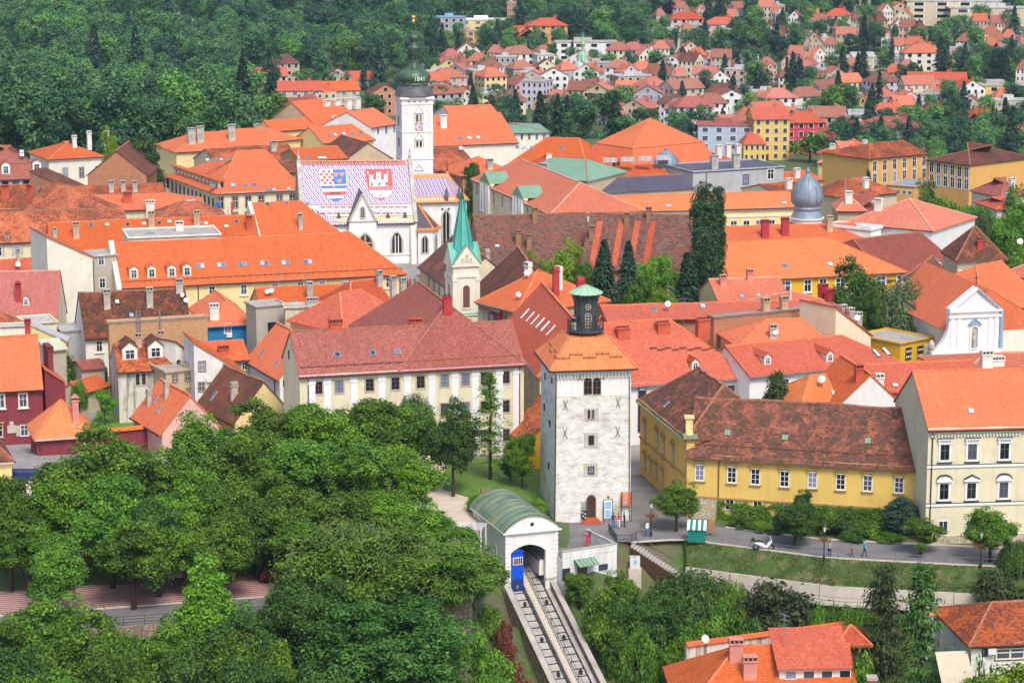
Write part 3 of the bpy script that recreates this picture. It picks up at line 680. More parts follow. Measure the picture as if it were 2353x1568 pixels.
def tower():
 a=P(1272,1202,0); b=P(1448.6,1195,0); ex,ey,rz=frame_at(a,b); W=(b-a).length; D=10.2; HT=18.0
 o=thing('tower','white medieval square tower with orange pyramid roof and black lantern turret','tower',a,rz); t=.14
 def wallbox(z0,z1,out,mat,name):
  m=MB(); i0=t*z0/HT-out; i1=t*z1/HT-out
  m.hexa([(i0,i0,z0),(W-i0,i0,z0),(W-i0,D-i0,z0),(i0,D-i0,z0),(i1,i1,z1),(W-i1,i1,z1),(W-i1,D-i1,z1),(i1,D-i1,z1)],mat)
  return m.build(name,mat,o)
 wallbox(-3,14.6,0,'tower_plaster','wall'); wallbox(14.6,HT,.03,'white','upper_wall')
 def q(u,v,off=0.0):
  p=hit(u,v,a,Vector((ex.y,-ex.x,0)))-a; p=Vector((p.dot(ex),-.0,p.z)); p.y=t*p.z/HT-.04-off; return p
 m=MB()
 for k in range(22):x=.35+(W-.7)*k/21; m.box(x-.1,x+.1,-.12,.12,16.7,17.15); m.box(x-.17,x+.17,-.16,.1,17.15,17.4)
 for k in range(24):y=.35+(D-.7)*k/23; m.box(-.12,.12,y-.1,y+.1,16.7,17.15)
 m.box(.0,W,-.2,.1,17.4,17.62); m.box(-.2,.0,-.2,D,17.4,17.62)
 m.build('corbel_frieze','trim_white',o)['kind']='stuff'
 for u in(1350.5,1371):arch_window(o,q(u,904),0,.78,1.78,False,'trim_brown',.07,bars=1,hb=2)
 def patch(u,v,w,h):
  m=MB(); p=q(u,v); m.box(-w/2,w/2,-.03,.1,-h/2,h/2); m.build('plaster_patch','trim_stone',o,loc=p)
 patch(1358,951,1.6,1.4); patch(1358,1010,1.55,1.7); patch(1357,1078,1.6,1.5)
 for u in(1352.5,1362):p=q(u,961,.05); arch_window(o,p,0,.26,1.05,False,'trim_stone',.04,bars=0,hb=0)
 for u,v,w,h in((1358,1010,.52,.95),(1357.5,1079,.6,.78)):
  p=q(u,v,.04); window(o,(p.x,p.y,p.z-h/2),0,w,h,'dark')
 p=q(1357.5,1190,.02); p.z=.62; d=arch_window(o,p,0,.82,2.45,False,'trim_brown',.14,'wood_dark',0,0,name='door')
 for k in range(4):
  m=MB(); m.box(p.x-.62-k*.17,p.x+.62+k*.17,-.5-k*.24,.1-k*.002,.62-(k+1)*.155,.62-k*.155); m.build('step','red_step',o)
 def anchor(u,v,sz=.62,curve=True):
  p=q(u,v); m=MB()
  for s_ in(-1,1):m.tube([(s_*.26,-.06,sz),(s_*.1,-.09,sz*.45),(0,-.1,0),(-s_*.1,-.09,-sz*.45),(-s_*.24,-.06,-sz)],.03,5)
  m.build('wall_anchor','iron',o,loc=p)
 for u,v in((1333,862),(1383,860),(1299,930),(1420,925),(1298,994),(1419,990)):anchor(u,v)
 for yy,zz in((2.0,15.8),(6.8,15.2),(3.2,10.5),(7.3,11.5),(3.6,5.5)):
  window(o,(t*zz/HT-.03,yy,zz),-math.pi/2,.3,.7,'dark')
 m=MB(); m.tube([(.08,-.16,-.2),(.2,-.06,17.3)],.075,6); m.build('downpipe','iron',o)
 m=MB(); m.tube([(W-.15,-.14,-.2),(W-.3,-.04,17.3)],.06,6); m.build('downpipe','gutter_grey',o)
 # roof
 ov=.55; zo=17.75; zt=20.75; r=2.35; cx,cy=W/2,D/2
 e=[(-ov,-ov,zo),(W+ov,-ov,zo),(W+ov,D+ov,zo),(-ov,D+ov,zo)]; tp=[(cx-r,cy-r,zt),(cx+r,cy-r,zt),(cx+r,cy+r,zt),(cx-r,cy+r,zt)]
 m=MB(); RC=[]
 for i in range(4):
  j=(i+1)%4; m.poly([e[i],e[j],tp[j],tp[i]]); RC.append((e[i],tp[i]))
  m.poly([(e[i][0],e[i][1],zo-.2),(e[j][0],e[j][1],zo-.2),e[j],e[i]])
 m.poly(tp); m.poly([(x,y,zo-.2) for x,y,z in e[::-1]]); rf=m.build('roof','roof_bright',o);
 for x,y in RC:rd=MB(); rd.bar(x,y,.24,.14); rd.build('ridge_cap','ridge',rf)
 g=MB(); g.bar((-ov,-ov-.08,zo-.12),(W+ov,-ov-.08,zo-.12),.16,.16); g.bar((-ov-.08,-ov,zo-.12),(-ov-.08,D+ov,zo-.12),.16,.16); g.build('gutter','iron',rf)
 sl=(zt-zo)/(cy-r+ov)
 for k in range(5):
  x=1.1+k*1.5; yy=.55+(.35 if k%2 else 0); z=zo+(yy+ov)*sl+.12
  g=MB(); g.bar((x-.75,yy,z),(x+.75,yy,z),.04,.04); g.bar((x-.75,yy,z+.16),(x+.75,yy,z+.16),.04,.04)
  for xx in(-.7,0,.7):g.bar((x+xx,yy,z-.15),(x+xx,yy,z+.2),.05,.05)
  g.build('snow_guard','trim_brown',rf)
 for k in range(4):
  y=1.6+k*1.7; g=MB(); x=.35+(.3 if k%2 else 0); z=zo+(x+ov)*((zt-zo)/(cx-r+ov))+.12
  g.bar((x,y-.8,z),(x,y+.8,z),.05,.08); g.build('snow_guard','trim_brown',rf)
  # lantern turret with gallery
 m=MB(); zf=zt+.45; gr=2.12
 m.lathe([(1.35,zt-.3),(1.4,zf-.25),(gr-.1,zf-.06),(gr,zf),(gr,zf+.1),(.5,zf+.1)],24,cx,cy); m.build('gallery','lead_dark',o)
 for k in range(8):
  an=2*math.pi*(k+.5)/8; x=cx+gr*.97*math.cos(an); y=cy+gr*.97*math.sin(an)
  g=MB(); g.tube([(x,y,zf+1.25),(x,y,zf-1.35)],.04,5); g.tube([(x,y,zf-.1),(cx+1.4*math.cos(an),cy+1.4*math.sin(an),zf-.6)],.03,4); g.build('bracket','iron',o)
 g=MB(); n=32
 for z in(1.25,.75,.2):
  g.tube([(cx+gr*.97*math.cos(2*math.pi*k/n),cy+gr*.97*math.sin(2*math.pi*k/n),zf+z) for k in range(n+1)],.028,4,cap=False)
 for k in range(48):an=2*math.pi*k/48; g.tube([(cx+gr*.97*math.cos(an),cy+gr*.97*math.sin(an),zf+.1),(cx+gr*.97*math.cos(an),cy+gr*.97*math.sin(an),zf+1.25)],.014,4)
 g.build('railing','iron',o)
 m=MB(); zb_=zf+.1
 m.lathe([(1.42,zb_),(1.36,zb_+.4),(1.3,zb_+1.2),(1.3,zb_+3.0),(1.36,zb_+3.5),(1.55,zb_+3.95),(1.72,zb_+4.2)],24,cx,cy); tu=m.build('turret','turret_lead',o)
 for k in range(12):
  an=2*math.pi*k/12; c,s_=math.cos(an),math.sin(an); g=MB()
  g.tube([(cx+1.42*c,cy+1.42*s_,zb_),(cx+1.31*c,cy+1.31*s_,zb_+1.2),(cx+1.31*c,cy+1.31*s_,zb_+3),(cx+1.72*c,cy+1.72*s_,zb_+4.2)],.05,4); g.build('rib','lead_dark',tu)
 m=MB(); m.lathe([(1.98,zb_+4.15),(1.98,zb_+4.22),(1.2,zb_+4.62),(.12,zb_+5.12)],12,cx,cy); cap=m.build('turret_roof','copper_mint',o)
 for k in range(12):
  an=2*math.pi*k/12; g=MB(); g.bar((cx+1.98*math.cos(an),cy+1.98*math.sin(an),zb_+4.24),(cx+.12*math.cos(an),cy+.12*math.sin(an),zb_+5.14),.05,.05); g.build('seam','copper_green',cap)
 m=MB(); m.tube([(cx,cy,zb_+5.0),(cx,cy,zb_+5.75)],.03,5); m.build('finial','iron',o)
 arch_window(o,(cx+.05,cy-1.34,zb_+.45),0,.62,1.55,False,'trim_stone',.05,bars=1,hb=4,barm='trim_stone')
 m=MB(); pts=[(cx+.05+.3*math.cos(2*math.pi*k/16),cy-1.36,zb_+2.75+.3*math.sin(2*math.pi*k/16)) for k in range(16)]; m.poly(pts,'glass')
 m.tube(pts+pts[:1],.045,4,'trim_stone',False); m.bar(pts[0],pts[8],.04,.05,'trim_stone'); m.bar(pts[4],pts[12],.04,.05,'trim_stone',Vector((0,1,0))); m.build('round_window','trim_stone',o)
 # things on the wall
 s_=thing('information_board','tall white framed board with two pale blue posters at the tower foot','board',a+ex*6.15-ey*.38,rz)
 m=MB(); m.tube([(-.5,0,0),(-.5,0,2.75)],.04,5); m.tube([(.5,0,0),(.5,0,2.75)],.04,5); m.bar((-.5,0,2.72),(.5,0,2.72),.05,.05); m.build('post','iron',s_)
 m=MB(); m.box(-.44,.44,-.04,.03,.5,2.5); m.build('panel','trim_white',s_)
 for z in(.62,1.58):m=MB(); m.box(-.34,.34,-.055,-.042,z,z+.82); m.build('poster','poster_blue',s_)
 m=MB(); m.tube([(0,0,2.72),(0,-.1,3.0)],.03,4); m.box(-.15,.15,-.2,-.05,2.92,3.05); m.build('lamp','iron',s_)
 s_=thing('direction_sign','signpost with a ladder of orange and white direction strips at the tower corner','sign',a+ex*(W-.55)-ey*.45,rz)
 for x in(-.62,.5):m=MB(); m.tube([(x,0,0),(x,0,3.55)],.045,5); m.build('post','iron',s_)
 for k in range(10):
  m=MB(); z=1.95+k*.155; m.box(-.57,.45,-.04,.03,z,z+.13); pl=m.build('sign_strip','sign_orange',s_)
  m=MB(); x=-.45
  while x<.22-.1*(k%3):L_=.05+.05*((k*7+int(x*50))%3); m.box(x,x+L_,-.05,-.042,z+.04,z+.09); x+=L_+.035
  m.build('lettering','trim_white',pl)
 s_=thing('notice_grille','dark metal grille with notices beside the tower door','notice board',a+ex*3.45-ey*.16,rz)
 m=MB()
 for k in range(6):m.bar((-.3+.12*k,0,.5),(-.3+.12*k,0,2.5),.02,.02);
 for k in range(10):m.bar((-.32,0,.5+.22*k),(.32,0,.5+.22*k),.02,.02)
 m.build('grille','iron',s_); m=MB(); m.box(-.34,.34,-.05,-.02,.45,1.45); pb=m.build('panel','trim_dark',s_)
 for x,z in((-.2,1.2),(.1,1.05),(-.12,.8),(.14,.62)):m=MB(); m.box(x-.1,x+.1,-.06,-.052,z-.08,z+.1); m.build('notice','curtain',pb)
 return a,ex,ey,rz,W,D,zf+.1,cx,cy
m_plain('turret_lead',(.055,.075,.085),.42,.5,.9,metal=.3); m_seam('copper_mint',(.30,.52,.33),(.42,.62,.42),9); m_plain('poster_blue',(.30,.48,.72),.5,.15,2); m_plain('sign_orange',(.62,.13,.03),.6,.1)
TW=tower()
# ------------------------------------------------------------------ funicular: station, terrace building, track, car
def m_barrel():
 m,t,b,N,L=nodes('barrel_copper'); ob=N('ShaderNodeTexCoord').outputs['Object']
 mp=N('ShaderNodeMapping'); mp.inputs['Scale'].default_value=(.5,.8,.5); L(ob,mp.inputs[0])
 c=ramp(N,L,noise(N,L,mp.outputs[0],.5,5),[(.34,(.10,.13,.13)),(.47,(.17,.25,.17)),(.58,(.25,.31,.19)),(.7,(.36,.33,.15))])
 L(c,b.inputs['Base Color']); b.inputs['Roughness'].default_value=.45
m_barrel()
SA=PY(1159,1222,249.5); SA.z=0
def station():
 zE=3.05; a=P(1161,1224,zE); bk=P(1086,1165,zE); ey=(bk-a); ey.z=0; D=ey.length; ey.normalize(); ex=Vector((ey.y,-ey.x,0)); rz=math.atan2(ex.y,ex.x); W=5.95
 o=thing('funicular_station','white funicular station with curved green copper roof and arched opening','station',(a.x,a.y,0),rz)
 zl=-7.5; ow=3.95; x0=.62; x1=x0+ow; zsp=.75; rise=.8
 n=12; arc=[(x0+ow*k/n,zsp+rise*math.sin(math.pi*k/n)**.8) for k in range(n+1)]
 m=MB()
 m.poly([(0,0,zl),(x0,0,zl),(x0,0,zE),(0,0,zE)]); m.poly([(x1,0,zl),(W,0,zl),(W,0,zE),(x1,0,zE)])
 for(xa,za),(xb,zb) in zip(arc,arc[1:]):m.poly([(xa,0,za),(xb,0,zb),(xb,0,zE),(xa,0,zE)]); m.poly([(xb,0,zb),(xa,0,za),(xa,.5,za),(xb,.5,zb)])
 m.poly([(x0,.5,zl),(x0,.5,zsp),(x0,0,zsp),(x0,0,zl)]); m.poly([(x1,0,zl),(x1,0,zsp),(x1,.5,zsp),(x1,.5,zl)])
 m.poly([(0,D,zl),(0,0,zl),(0,0,zE),(0,D,zE)]); m.poly([(W,0,zl),(W,D,zl),(W,D,zE),(W,0,zE)]); m.poly([(W,D,zl),(0,D,zl),(0,D,zE),(W,D,zE)])
 m.poly([(.3,.5,zl),(.3,D-.3,zl),(.3,D-.3,zE),(.3,.5,zE)]); m.poly([(W-.3,D-.3,zl),(W-.3,.5,zl),(W-.3,.5,zE),(W-.3,D-.3,zE)])
 m.poly([(.3,D-.3,zl),(W-.3,D-.3,zl),(W-.3,D-.3,zE),(.3,D-.3,zE)])
 m.build('wall','white',o)
 # barrel roof
 k=14; ov=.3; wr=W+2*ov; hr=1.75
 def pr(i,y,dz=0.0):t_=i/k; x=-ov+wr*t_; return(x,y,zE+.1+hr*math.sin(math.pi*t_)**.75+dz)
 m=MB()
 for i in range(k):m.poly([pr(i,-.3),pr(i+1,-.3),pr(i+1,D+.3),pr(i,D+.3)]); m.poly([pr(i,-.3,-.12),pr(i+1,-.3,-.12),pr(i+1,-.3),pr(i,-.3)])
 rf=m.build('roof','barrel_copper',o,True)
 for j in range(9):
  y=-.3+(D+.6)*j/8; g=MB()
  for i in range(k):g.bar(Vector(pr(i,y,.01)),Vector(pr(i+1,y,.01)),.04,.05)
  g.build('seam','copper_dark',rf)
 m=MB(); pts=[pr(i,-.12,-.06) for i in range(k+1)]; m.poly([(-.1,-.12,zE)]+[(W+.1,-.12,zE)]+pts[::-1][1:-1]); tym=m.build('gable','white',o)
 m=MB(); m.box(-.35,W+.35,-.34,.02,zE-.12,zE+.06); m.box(-.35,-.0,.02,D,zE-.12,zE+.06); m.build('cornice','trim_white',o)
 m=MB(); m.poly([(W/2+.22*math.cos(2*math.pi*q_/12),-.14,zE+.75+.22*math.sin(2*math.pi*q_/12)) for q_ in range(12)]); m.build('oculus','trim_dark',tym)
 for k_ in range(15):
  z=zE-.5-k_*.52
  if z<-5:break
  w_=.5 if k_%2 else .36
  for s_ in(0,1):
   m=MB(); m.box(-.03 if not s_ else W-w_,w_ if not s_ else W+.03,-.08,.08,z-.19,z+.19); m.build('quoin','trim_white',o)
 m=MB(); m.box(-.06,x0,-.1,.0,-2.55,-2.35); m.box(x1,W+.06,-.1,.0,-2.55,-2.35); m.box(-.1,.0,-.1,D,-2.55,-2.35); m.build('string_course','trim_stone',o)
 for y in(3.3,6.6):window(o,(-.02,y,-.95),-math.pi/2,.7,1.75,'white')
 # interior ledge with railing on the right
 m=MB(); m.box(x1-.5,W-.3,.6,D-.4,-2.2,-.6); m.box(.3,W-.3,D-2.5,D-.4,-2.4,-.5); m.build('platform','offwhite',o)
 m=MB(); m.box(x1-.52,x1-.46,.6,D-.4,.3,.36); m.box(x1-.52,x1-.46,.6,D-.4,-.6,-.5)
 for q_ in range(12):m.box(x1-.52,x1-.47,.6+q_*.8,.66+q_*.8,-.6,.3)
 m.build('handrail','iron',o)
 return o,a,ex,ey,rz,W,D
ST=station()
def trackworks():
 o_,a,ex,ey,rz,W,D=ST
 sl=math.tan(R(23.4)); z0=-3.55
 LEN=46.0
 def tp(x,d,dz=0.0):return(x,-d,z0-d*sl+dz)
 base=Vector((a.x,a.y,0))
 o=thing('funicular_track','steep double funicular track with central stairway running down from the station','track',base,rz)
 m=MB(); A0,A1=-8.5,LEN
 m.poly([tp(.45,A0),tp(.45,A1),tp(5.1,A1),tp(5.1,A0)][::-1]); m.poly([tp(.45,A0,-.01),tp(5.1,A0,-.01),tp(5.1,A1,-.01),tp(.45,A1,-.01)][::-1]); m.build('bed','track_slab',o)
 for x in(.78,1.98,3.25,4.45):
  m=MB(); m.bar(tp(x,A0,.14),tp(x,A1,.14),.09,.16); m.build('rail','iron',o)
 for tr_ in(.78,3.25):
  d=-7.0;
  while d<30:
   m=MB(); m.bar(tp(tr_-.05,d,.04),tp(tr_+1.25,d,.04),.1,.07); m.build('sleeper','iron',o); d+=1.05
  for d in(2.2,7.5,12.5):m=MB(); m.box(tr_+.5,tr_+.72,-d-.35,-d+.1,tp(0,d)[2]+.02,tp(0,d)[2]+.42); m.build('cable_roller','trim_dark',o)
 st_=MB();
 def step():
  q_=MB(); q_.box(-.3,.3,-.3,.3,-.22,0); return q_.mesh('stair_step','concrete_pale')
 d=-5.0
 while d<26:link('stair_step',cached('fstep',step),o,(2.62,-d,tp(0,d)[2]+.38)); d+=.46
 for x,w_ in((2.2,.12),(3.03,.12)):
  m=MB(); m.bar(tp(x,A0,.25),tp(x,A1,.25),w_,.5); m.build('stair_kerb','concrete',o)
 m=MB()
 for d in range(-4,24,2):p=Vector(tp(3.05,d,.4)); m.tube([p,p+Vector((0,0,.9))],.025,4)
 m.bar(tp(3.05,-4,1.3),tp(3.05,23,1.3),.04,.04); m.build('handrail','iron',o)
 for x0,x1,nm in((-.15,.42,'side_wall'),(5.12,5.62,'side_wall')):
  m=MB(); h=.75
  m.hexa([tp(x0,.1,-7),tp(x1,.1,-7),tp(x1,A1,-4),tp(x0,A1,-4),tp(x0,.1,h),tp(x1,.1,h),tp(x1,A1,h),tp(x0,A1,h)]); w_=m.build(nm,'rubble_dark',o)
  m=MB(); m.hexa([tp(x0-.06,.08,h),tp(x1+.06,.08,h),tp(x1+.06,A1,h),tp(x0-.06,A1,h),tp(x0-.06,.08,h+.12),tp(x1+.06,.08,h+.12),tp(x1+.06,A1,h+.12),tp(x0-.06,A1,h+.12)]); m.build('coping','concrete',w_)
  # the car
 c=thing('funicular_car','blue funicular car waiting in the station mouth','funicular car',base,rz)
 x0,x1=.72,2.08; f0=.05; zb=-3.1; zt_=1.15
 m=MB(); m.hexa([(x0,f0,-2.2),(x1,f0,-2.2),(x1,4.6,-1.5),(x0,4.6,-1.5),(x0,f0+.05,zt_-.35),(x1,f0+.05,zt_-.35),(x1,4.6,zt_-.2),(x0,4.6,zt_-.2)]); m.build('body','car_blue',c)
 n=6; m=MB()
 arc=[(x0-.05+(x1-x0+.1)*k/n,zt_-.36+.34*math.sin(math.pi*k/n)) for k in range(n+1)]
 for(xa,za),(xb,zb_) in zip(arc,arc[1:]):m.poly([(xa,f0-.1,za),(xb,f0-.1,zb_),(xb,4.6,zb_+.15),(xa,4.6,za+.15)])
 m.poly([(x,f0-.1,z) for x,z in arc]); m.build('roof','car_blue',c)
 m=MB(); m.hexa([(x0+.03,f0-.12,-4.55),(x1-.03,f0-.12,-4.55),(x1-.03,3,-2.9),(x0+.03,3,-2.9),(x0,f0+.0,-2.2),(x1,f0,-2.2),(x1,4,-1.6),(x0,4,-1.6)]); m.build('undercarriage','car_navy',c)
 m=MB(); ring(m,1.0,.72,.05,f0-.04,f0+.03,'trim_white',0); w_=m.build('window','trim_white',c,loc=((x0+x1)/2,-.02,-.55))
 m=MB(); m.box(-.5,.5,f0-.02,f0+.02,0,.72,'glass'); m.build('pane','glass',w_)
 m=MB()
 for k in range(4):m.box(-.46+.24*k,-.4+.24*k,f0-.035,f0-.022,.02,.7,'trim_white')
 for z in(.15,.3):m.box(-.48,.48,f0-.035,f0-.022,z,z+.07,'chim_crimson')
 m.build('handrail','trim_white',w_)
 m=MB(); m.box(1.2,1.45,-.09,-.06,-3.2,-2.85); m.build('crest','brass',c)
 m=MB(); m.box(x0-.05,x1+.05,-.5,.1,-4.75,-4.45); m.build('bumper','trim_dark',c)
 m=MB(); m.box(x1+.002,x1+.18,.1,.3,.1,.3); m.build('mirror','trim_dark',c)
m_plain('track_slab',(.38,.35,.33),.9,.2,.8); m_plain('car_blue',(.008,.09,.62),.25,.06,spec=.5); m_plain('car_navy',(.015,.045,.20),.3,.1,spec=.5)
trackworks()
def terrace():
 o_,sa,ex0,ey0,rz0,W0,D0=ST
 a=P(1292,1266,.8); b=P(1417,1247,.8); ex,ey,rz=frame_at(a,b); W=(b-a).length; D=6.5
 o=thing('terrace_building','low white building with walled roof terrace beside the funicular station','building',(a.x,a.y,0),rz)
 m=MB(); m.box(0,W,0,D,-9,0); m.build('wall','shabby_white',o)
 for x0,x1,y0,y1 in((0,W,-.03,.28),(W-.28,W+.03,.28,D)):
  m=MB(); m.box(x0,x1,y0,y1,0,.72); p_=m.build('parapet','shabby_white',o); m=MB(); m.box(x0-.05,x1+.05,y0-.05,y1+.05,.72,.82); m.build('coping','concrete',p_)
 m=MB(); m.box(.05,W-.3,.3,D,.0,.05); m.build('deck','asphalt',o)
 p0=Vector((a.x,a.y,0)); nn=Vector((ex.y,-ex.x,0))
 def q(u,v):p=hit(u,v,p0,nn)-p0; return Vector((p.dot(ex),-.03,p.z))
 p=q(1337,1318); m=MB(); m.box(-.6,.6,-.05,.05,-1.15,1.0); d=m.build('door','wood_dark',o,loc=p)
 for s_ in(-1,1):m=MB(); m.box(s_*.3-.24,s_*.3+.24,-.08,-.05,-.9,.85); m.build('door_leaf','trim_brown',d)
 p=q(1340,1287); m=MB(); m.hexa([(-1.2,-1.25,-.28),(1.2,-1.25,-.28),(1.2,0,.2),(-1.2,0,.2),(-1.2,-1.25,-.2),(1.2,-1.25,-.2),(1.2,0,.28),(-1.2,0,.28)]); aw=m.build('awning','copper_green',o,loc=p)
 for k in range(6):m=MB(); x=-1.2+.48*k; m.bar((x,-1.26,-.19),(x,0,.29),.05,.06); m.build('seam','lead_dark',aw)
 for u,v,w_,h_ in((1385,1301,.95,.5),(1300,1318,.8,1.2)):p=q(u,v); window(o,(p.x,p.y,p.z-h_/2),0,w_,h_,'dark')
 return o,a,ex,ey,rz,W
TR=terrace()
# ------------------------------------------------------------------ the church with the tiled coats of arms
def m_tilepat(name,sx,sl,c1,c2,w):
 m,t,b,N,L=nodes(name); uv=N('ShaderNodeUVMap').outputs[0]; s=N('ShaderNodeSeparateXYZ'); L(uv,s.inputs[0])
 wob=mth(N,L,'MULTIPLY',mth(N,L,'PINGPONG',mth(N,L,'MULTIPLY',s.outputs[1],1/.42),1.0),.16)
 p=mth(N,L,'FRACT',mth(N,L,'ADD',mth(N,L,'ADD',mth(N,L,'MULTIPLY',s.outputs[0],1/sx),mth(N,L,'MULTIPLY',s.outputs[1],sl)),wob))
 base=mix(N,L,mth(N,L,'LESS_THAN',p,w),(.60,.575,.60),c1)
 k=mth(N,L,'MULTIPLY',mth(N,L,'GREATER_THAN',p,.5),mth(N,L,'LESS_THAN',p,.5+w*.8))
 L(mix(N,L,k,base,c2),b.inputs['Base Color']); b.inputs['Roughness'].default_value=.4
m_tilepat('tiles_nave',.86,.62,(.05,.10,.40),(.50,.06,.075),.30); m_tilepat('tiles_choir',.7,.35,(.12,.12,.42),(.40,.16,.22),.36)
for k,c in(('t_red',(.70,.075,.07)),('t_blue',(.05,.15,.58)),('t_white',(.82,.80,.80)),('t_orange',(.72,.28,.07)),('t_brown',(.25,.09,.07)),('t_dark',(.05,.045,.06)),('t_pink',(.45,.17,.18)),('t_yellow',(.72,.58,.28))):m_plain(k,c,.45,.06,2)
def zu(x):return 669.4+x*.19614
def zv(y):return 352.8+y*.19614
def church():
 h=House('church','white gothic church with coats of arms on its patterned tile roof and green onion tower','church',(700,511),(950,505),8.1,D=16,rv=371,kind='g',wall='white',roof='tiles_nave',gut='iron',rim=False,og=0)
 o=h.root; q=h.q; W,D,ze,zr=h.W,h.D,h.ze,h.zr; fn=h.fn
 def on(x,y,k=.04):return h.on(zu(x),zv(y))+fn*k
 def flat(name,polys,parent=None,k=.05):
  m=MB()
  for pts,mat in polys:
   w=[on(x,y,k) for x,y in pts]
   if(w[1]-w[0]).cross(w[2]-w[0]).dot(fn)<0:w=w[::-1]
   m.poly(w,mat)
  return m.build(name,'t_white',parent or h.roof)
 for s_ in(0,1):
  x=-.35 if s_==0 else W+.35
  m=MB(); m.bar(Vector(q(x,-.5,ze-.4)),Vector(q(x,D/2,zr+.35)),.75,.5); m.bar(Vector(q(x,D/2,zr+.35)),Vector(q(x,D+.5,ze-.4)),.75,.5); c=m.build('coping','chim_grey',o)
  m=MB(); p=Vector(q(x,D/2,zr+.2)); m.lathe([(.3,p.z),(.3,p.z+.7),(.12,p.z+1.2),(.2,p.z+1.5),(.02,p.z+2.2)],6,p.x,p.y); m.build('finial','chim_grey',c)
  m=MB(); m.hexa([q(x-.3,-.3,0),q(x+.3,-.3,0),q(x+.3,D/2,0),q(x-.3,D/2,0),q(x-.3,-.3,ze),q(x+.3,-.3,ze),q(x+.3,D/2,zr),q(x-.3,D/2,zr)]); m.build('gable_wall','trim_stone' if s_==0 else 'white',o)
  # bands of patterned tile
 T_=[]
 x=100
 while x<1325:T_.append(([(x,92),(x+22,130),(x+44,92)],'t_brown')); T_.append(([(x+8,94),(x+22,118),(x+36,94)],'t_white')); x+=44
 flat('ridge_border',[([(98,84),(1332,76),(1336,92),(100,96)],'t_orange'),([(100,96),(1336,90),(1340,134),(108,138)],'t_pink')]+[([(a,b+(a-100)*-.005) for a,b in p],mt) for p,mt in T_],k=.06)
 E=[([(170,612),(1398,598),(1418,722),(440,734)],'t_white'),([(170,604),(1396,590),(1397,600),(172,614)],'t_brown')]
 x=330
 while x<1370:
  for dx,mt,s_ in((0,'t_brown',1.0),(0,'t_orange',.72),(0,'t_white',.4)):
   c=x+40; w=33*s_; hh=46*s_; E.append(([(c-w,665-hh),(c+w,665-hh),(c,665)],mt)); E.append(([(c-w,665+hh),(c,665),(c+w,665+hh)],mt))
  for dx,mt,s_ in((0,'t_blue',1.0),(0,'t_white',.74),(0,'t_red',.5),(0,'t_white',.3)):
   c=x+2; w=30*s_; hh=50*s_; E.append(([(c-w,665),(c,665-hh),(c+w,665),(c,665+hh)],mt))
  x+=80
 m=MB()
 for i,(pts,mat) in enumerate(E):
  w=[on(a,b,.05 if i<2 else .07+.015*(0,0,1,1,2,2,3,4,5,6)[(i-2)%10]) for a,b in pts]
  if(w[1]-w[0]).cross(w[2]-w[0]).dot(fn)<0:w=w[::-1]
  m.poly(w,mat)
 m.build('tile_border','t_white',h.roof)
 E2=[([(470,738),(1420,724),(1430,800),(560,808)],'t_yellow')]
 for r_ in range(3):E2.append(([(470,742+r_*24),(1422,728+r_*24),(1423,734+r_*24),(472,749+r_*24)],'t_brown'))
 x=480
 while x<1420:E2.append(([(x,752),(x+10,752),(x+10,790),(x,790)],'t_white')); x+=22
 m=MB()
 for i,(pts,mat) in enumerate(E2):
  w=[on(a,b,.05+(0 if i==0 else .02+.004*(i%3))) for a,b in pts]
  if(w[1]-w[0]).cross(w[2]-w[0]).dot(fn)<0:w=w[::-1]
  m.poly(w,mat)
 m.build('eave_border','t_white',h.roof)
 # shields
 base=[([(322,188),(634,186),(646,300),(652,430),(604,522),(524,570),(436,528),(372,452),(342,352)],'t_white')]
 sh1=flat('shield',base,k=.07); cells=[]
 for r_ in range(5):
  for c in range(5):
   if(r_+c)%2:x0=328+c*31+r_*4.5; y0=196+r_*34; cells.append(([(x0,y0),(x0+31,y0),(x0+35,y0+34),(x0+4,y0+34)],'t_red'))
 cells+=[([(480,190),(632,188),(645,360),(498,366)],'t_blue'),([(348,380),(648,374),(650,408),(358,414)],'t_blue'),([(374,450),(648,444),(622,490),(404,494)],'t_red'),([(440,530),(606,522),(524,568)],'t_blue')]
 flat('shield_field',cells,sh1,.09); heads=[]
 for cx,cy in((522,246),(590,244),(562,322)):
  heads.append(([(cx-28,cy-22),(cx-12,cy-14),(cx,cy-22),(cx+12,cy-14),(cx+28,cy-22),(cx+24,cy+8),(cx,cy+30),(cx-24,cy+8)],'t_orange'))
 heads.append(([(450,466),(470,456),(520,460),(580,458),(560,472),(548,484),(536,474),(480,476),(462,486)],'t_dark')); heads.append(([(488,380),(508,380),(508,406),(488,406)],'t_orange'))
 flat('shield_charge',heads,sh1,.11)
 faces=[]
 for cx,cy in((522,246),(590,244),(562,322)):faces+=[([(cx-12,cy-6),(cx-4,cy-4),(cx-10,cy+2)],'t_dark'),([(cx+4,cy-4),(cx+12,cy-6),(cx+10,cy+2)],'t_dark'),([(cx-8,cy+10),(cx+8,cy+10),(cx,cy+16)],'t_dark')]
 flat('shield_mark',faces,sh1,.13)
 sh2=flat('shield',[([(862,186),(1170,182),(1182,300),(1186,420),(1150,500),(1090,530),(1030,532),(950,500),(900,420),(876,300)],'t_red')],k=.07)
 W2=[([(905,430),(1180,424),(1176,460),(1130,512),(1040,530),(960,505),(920,460)],'t_white')]
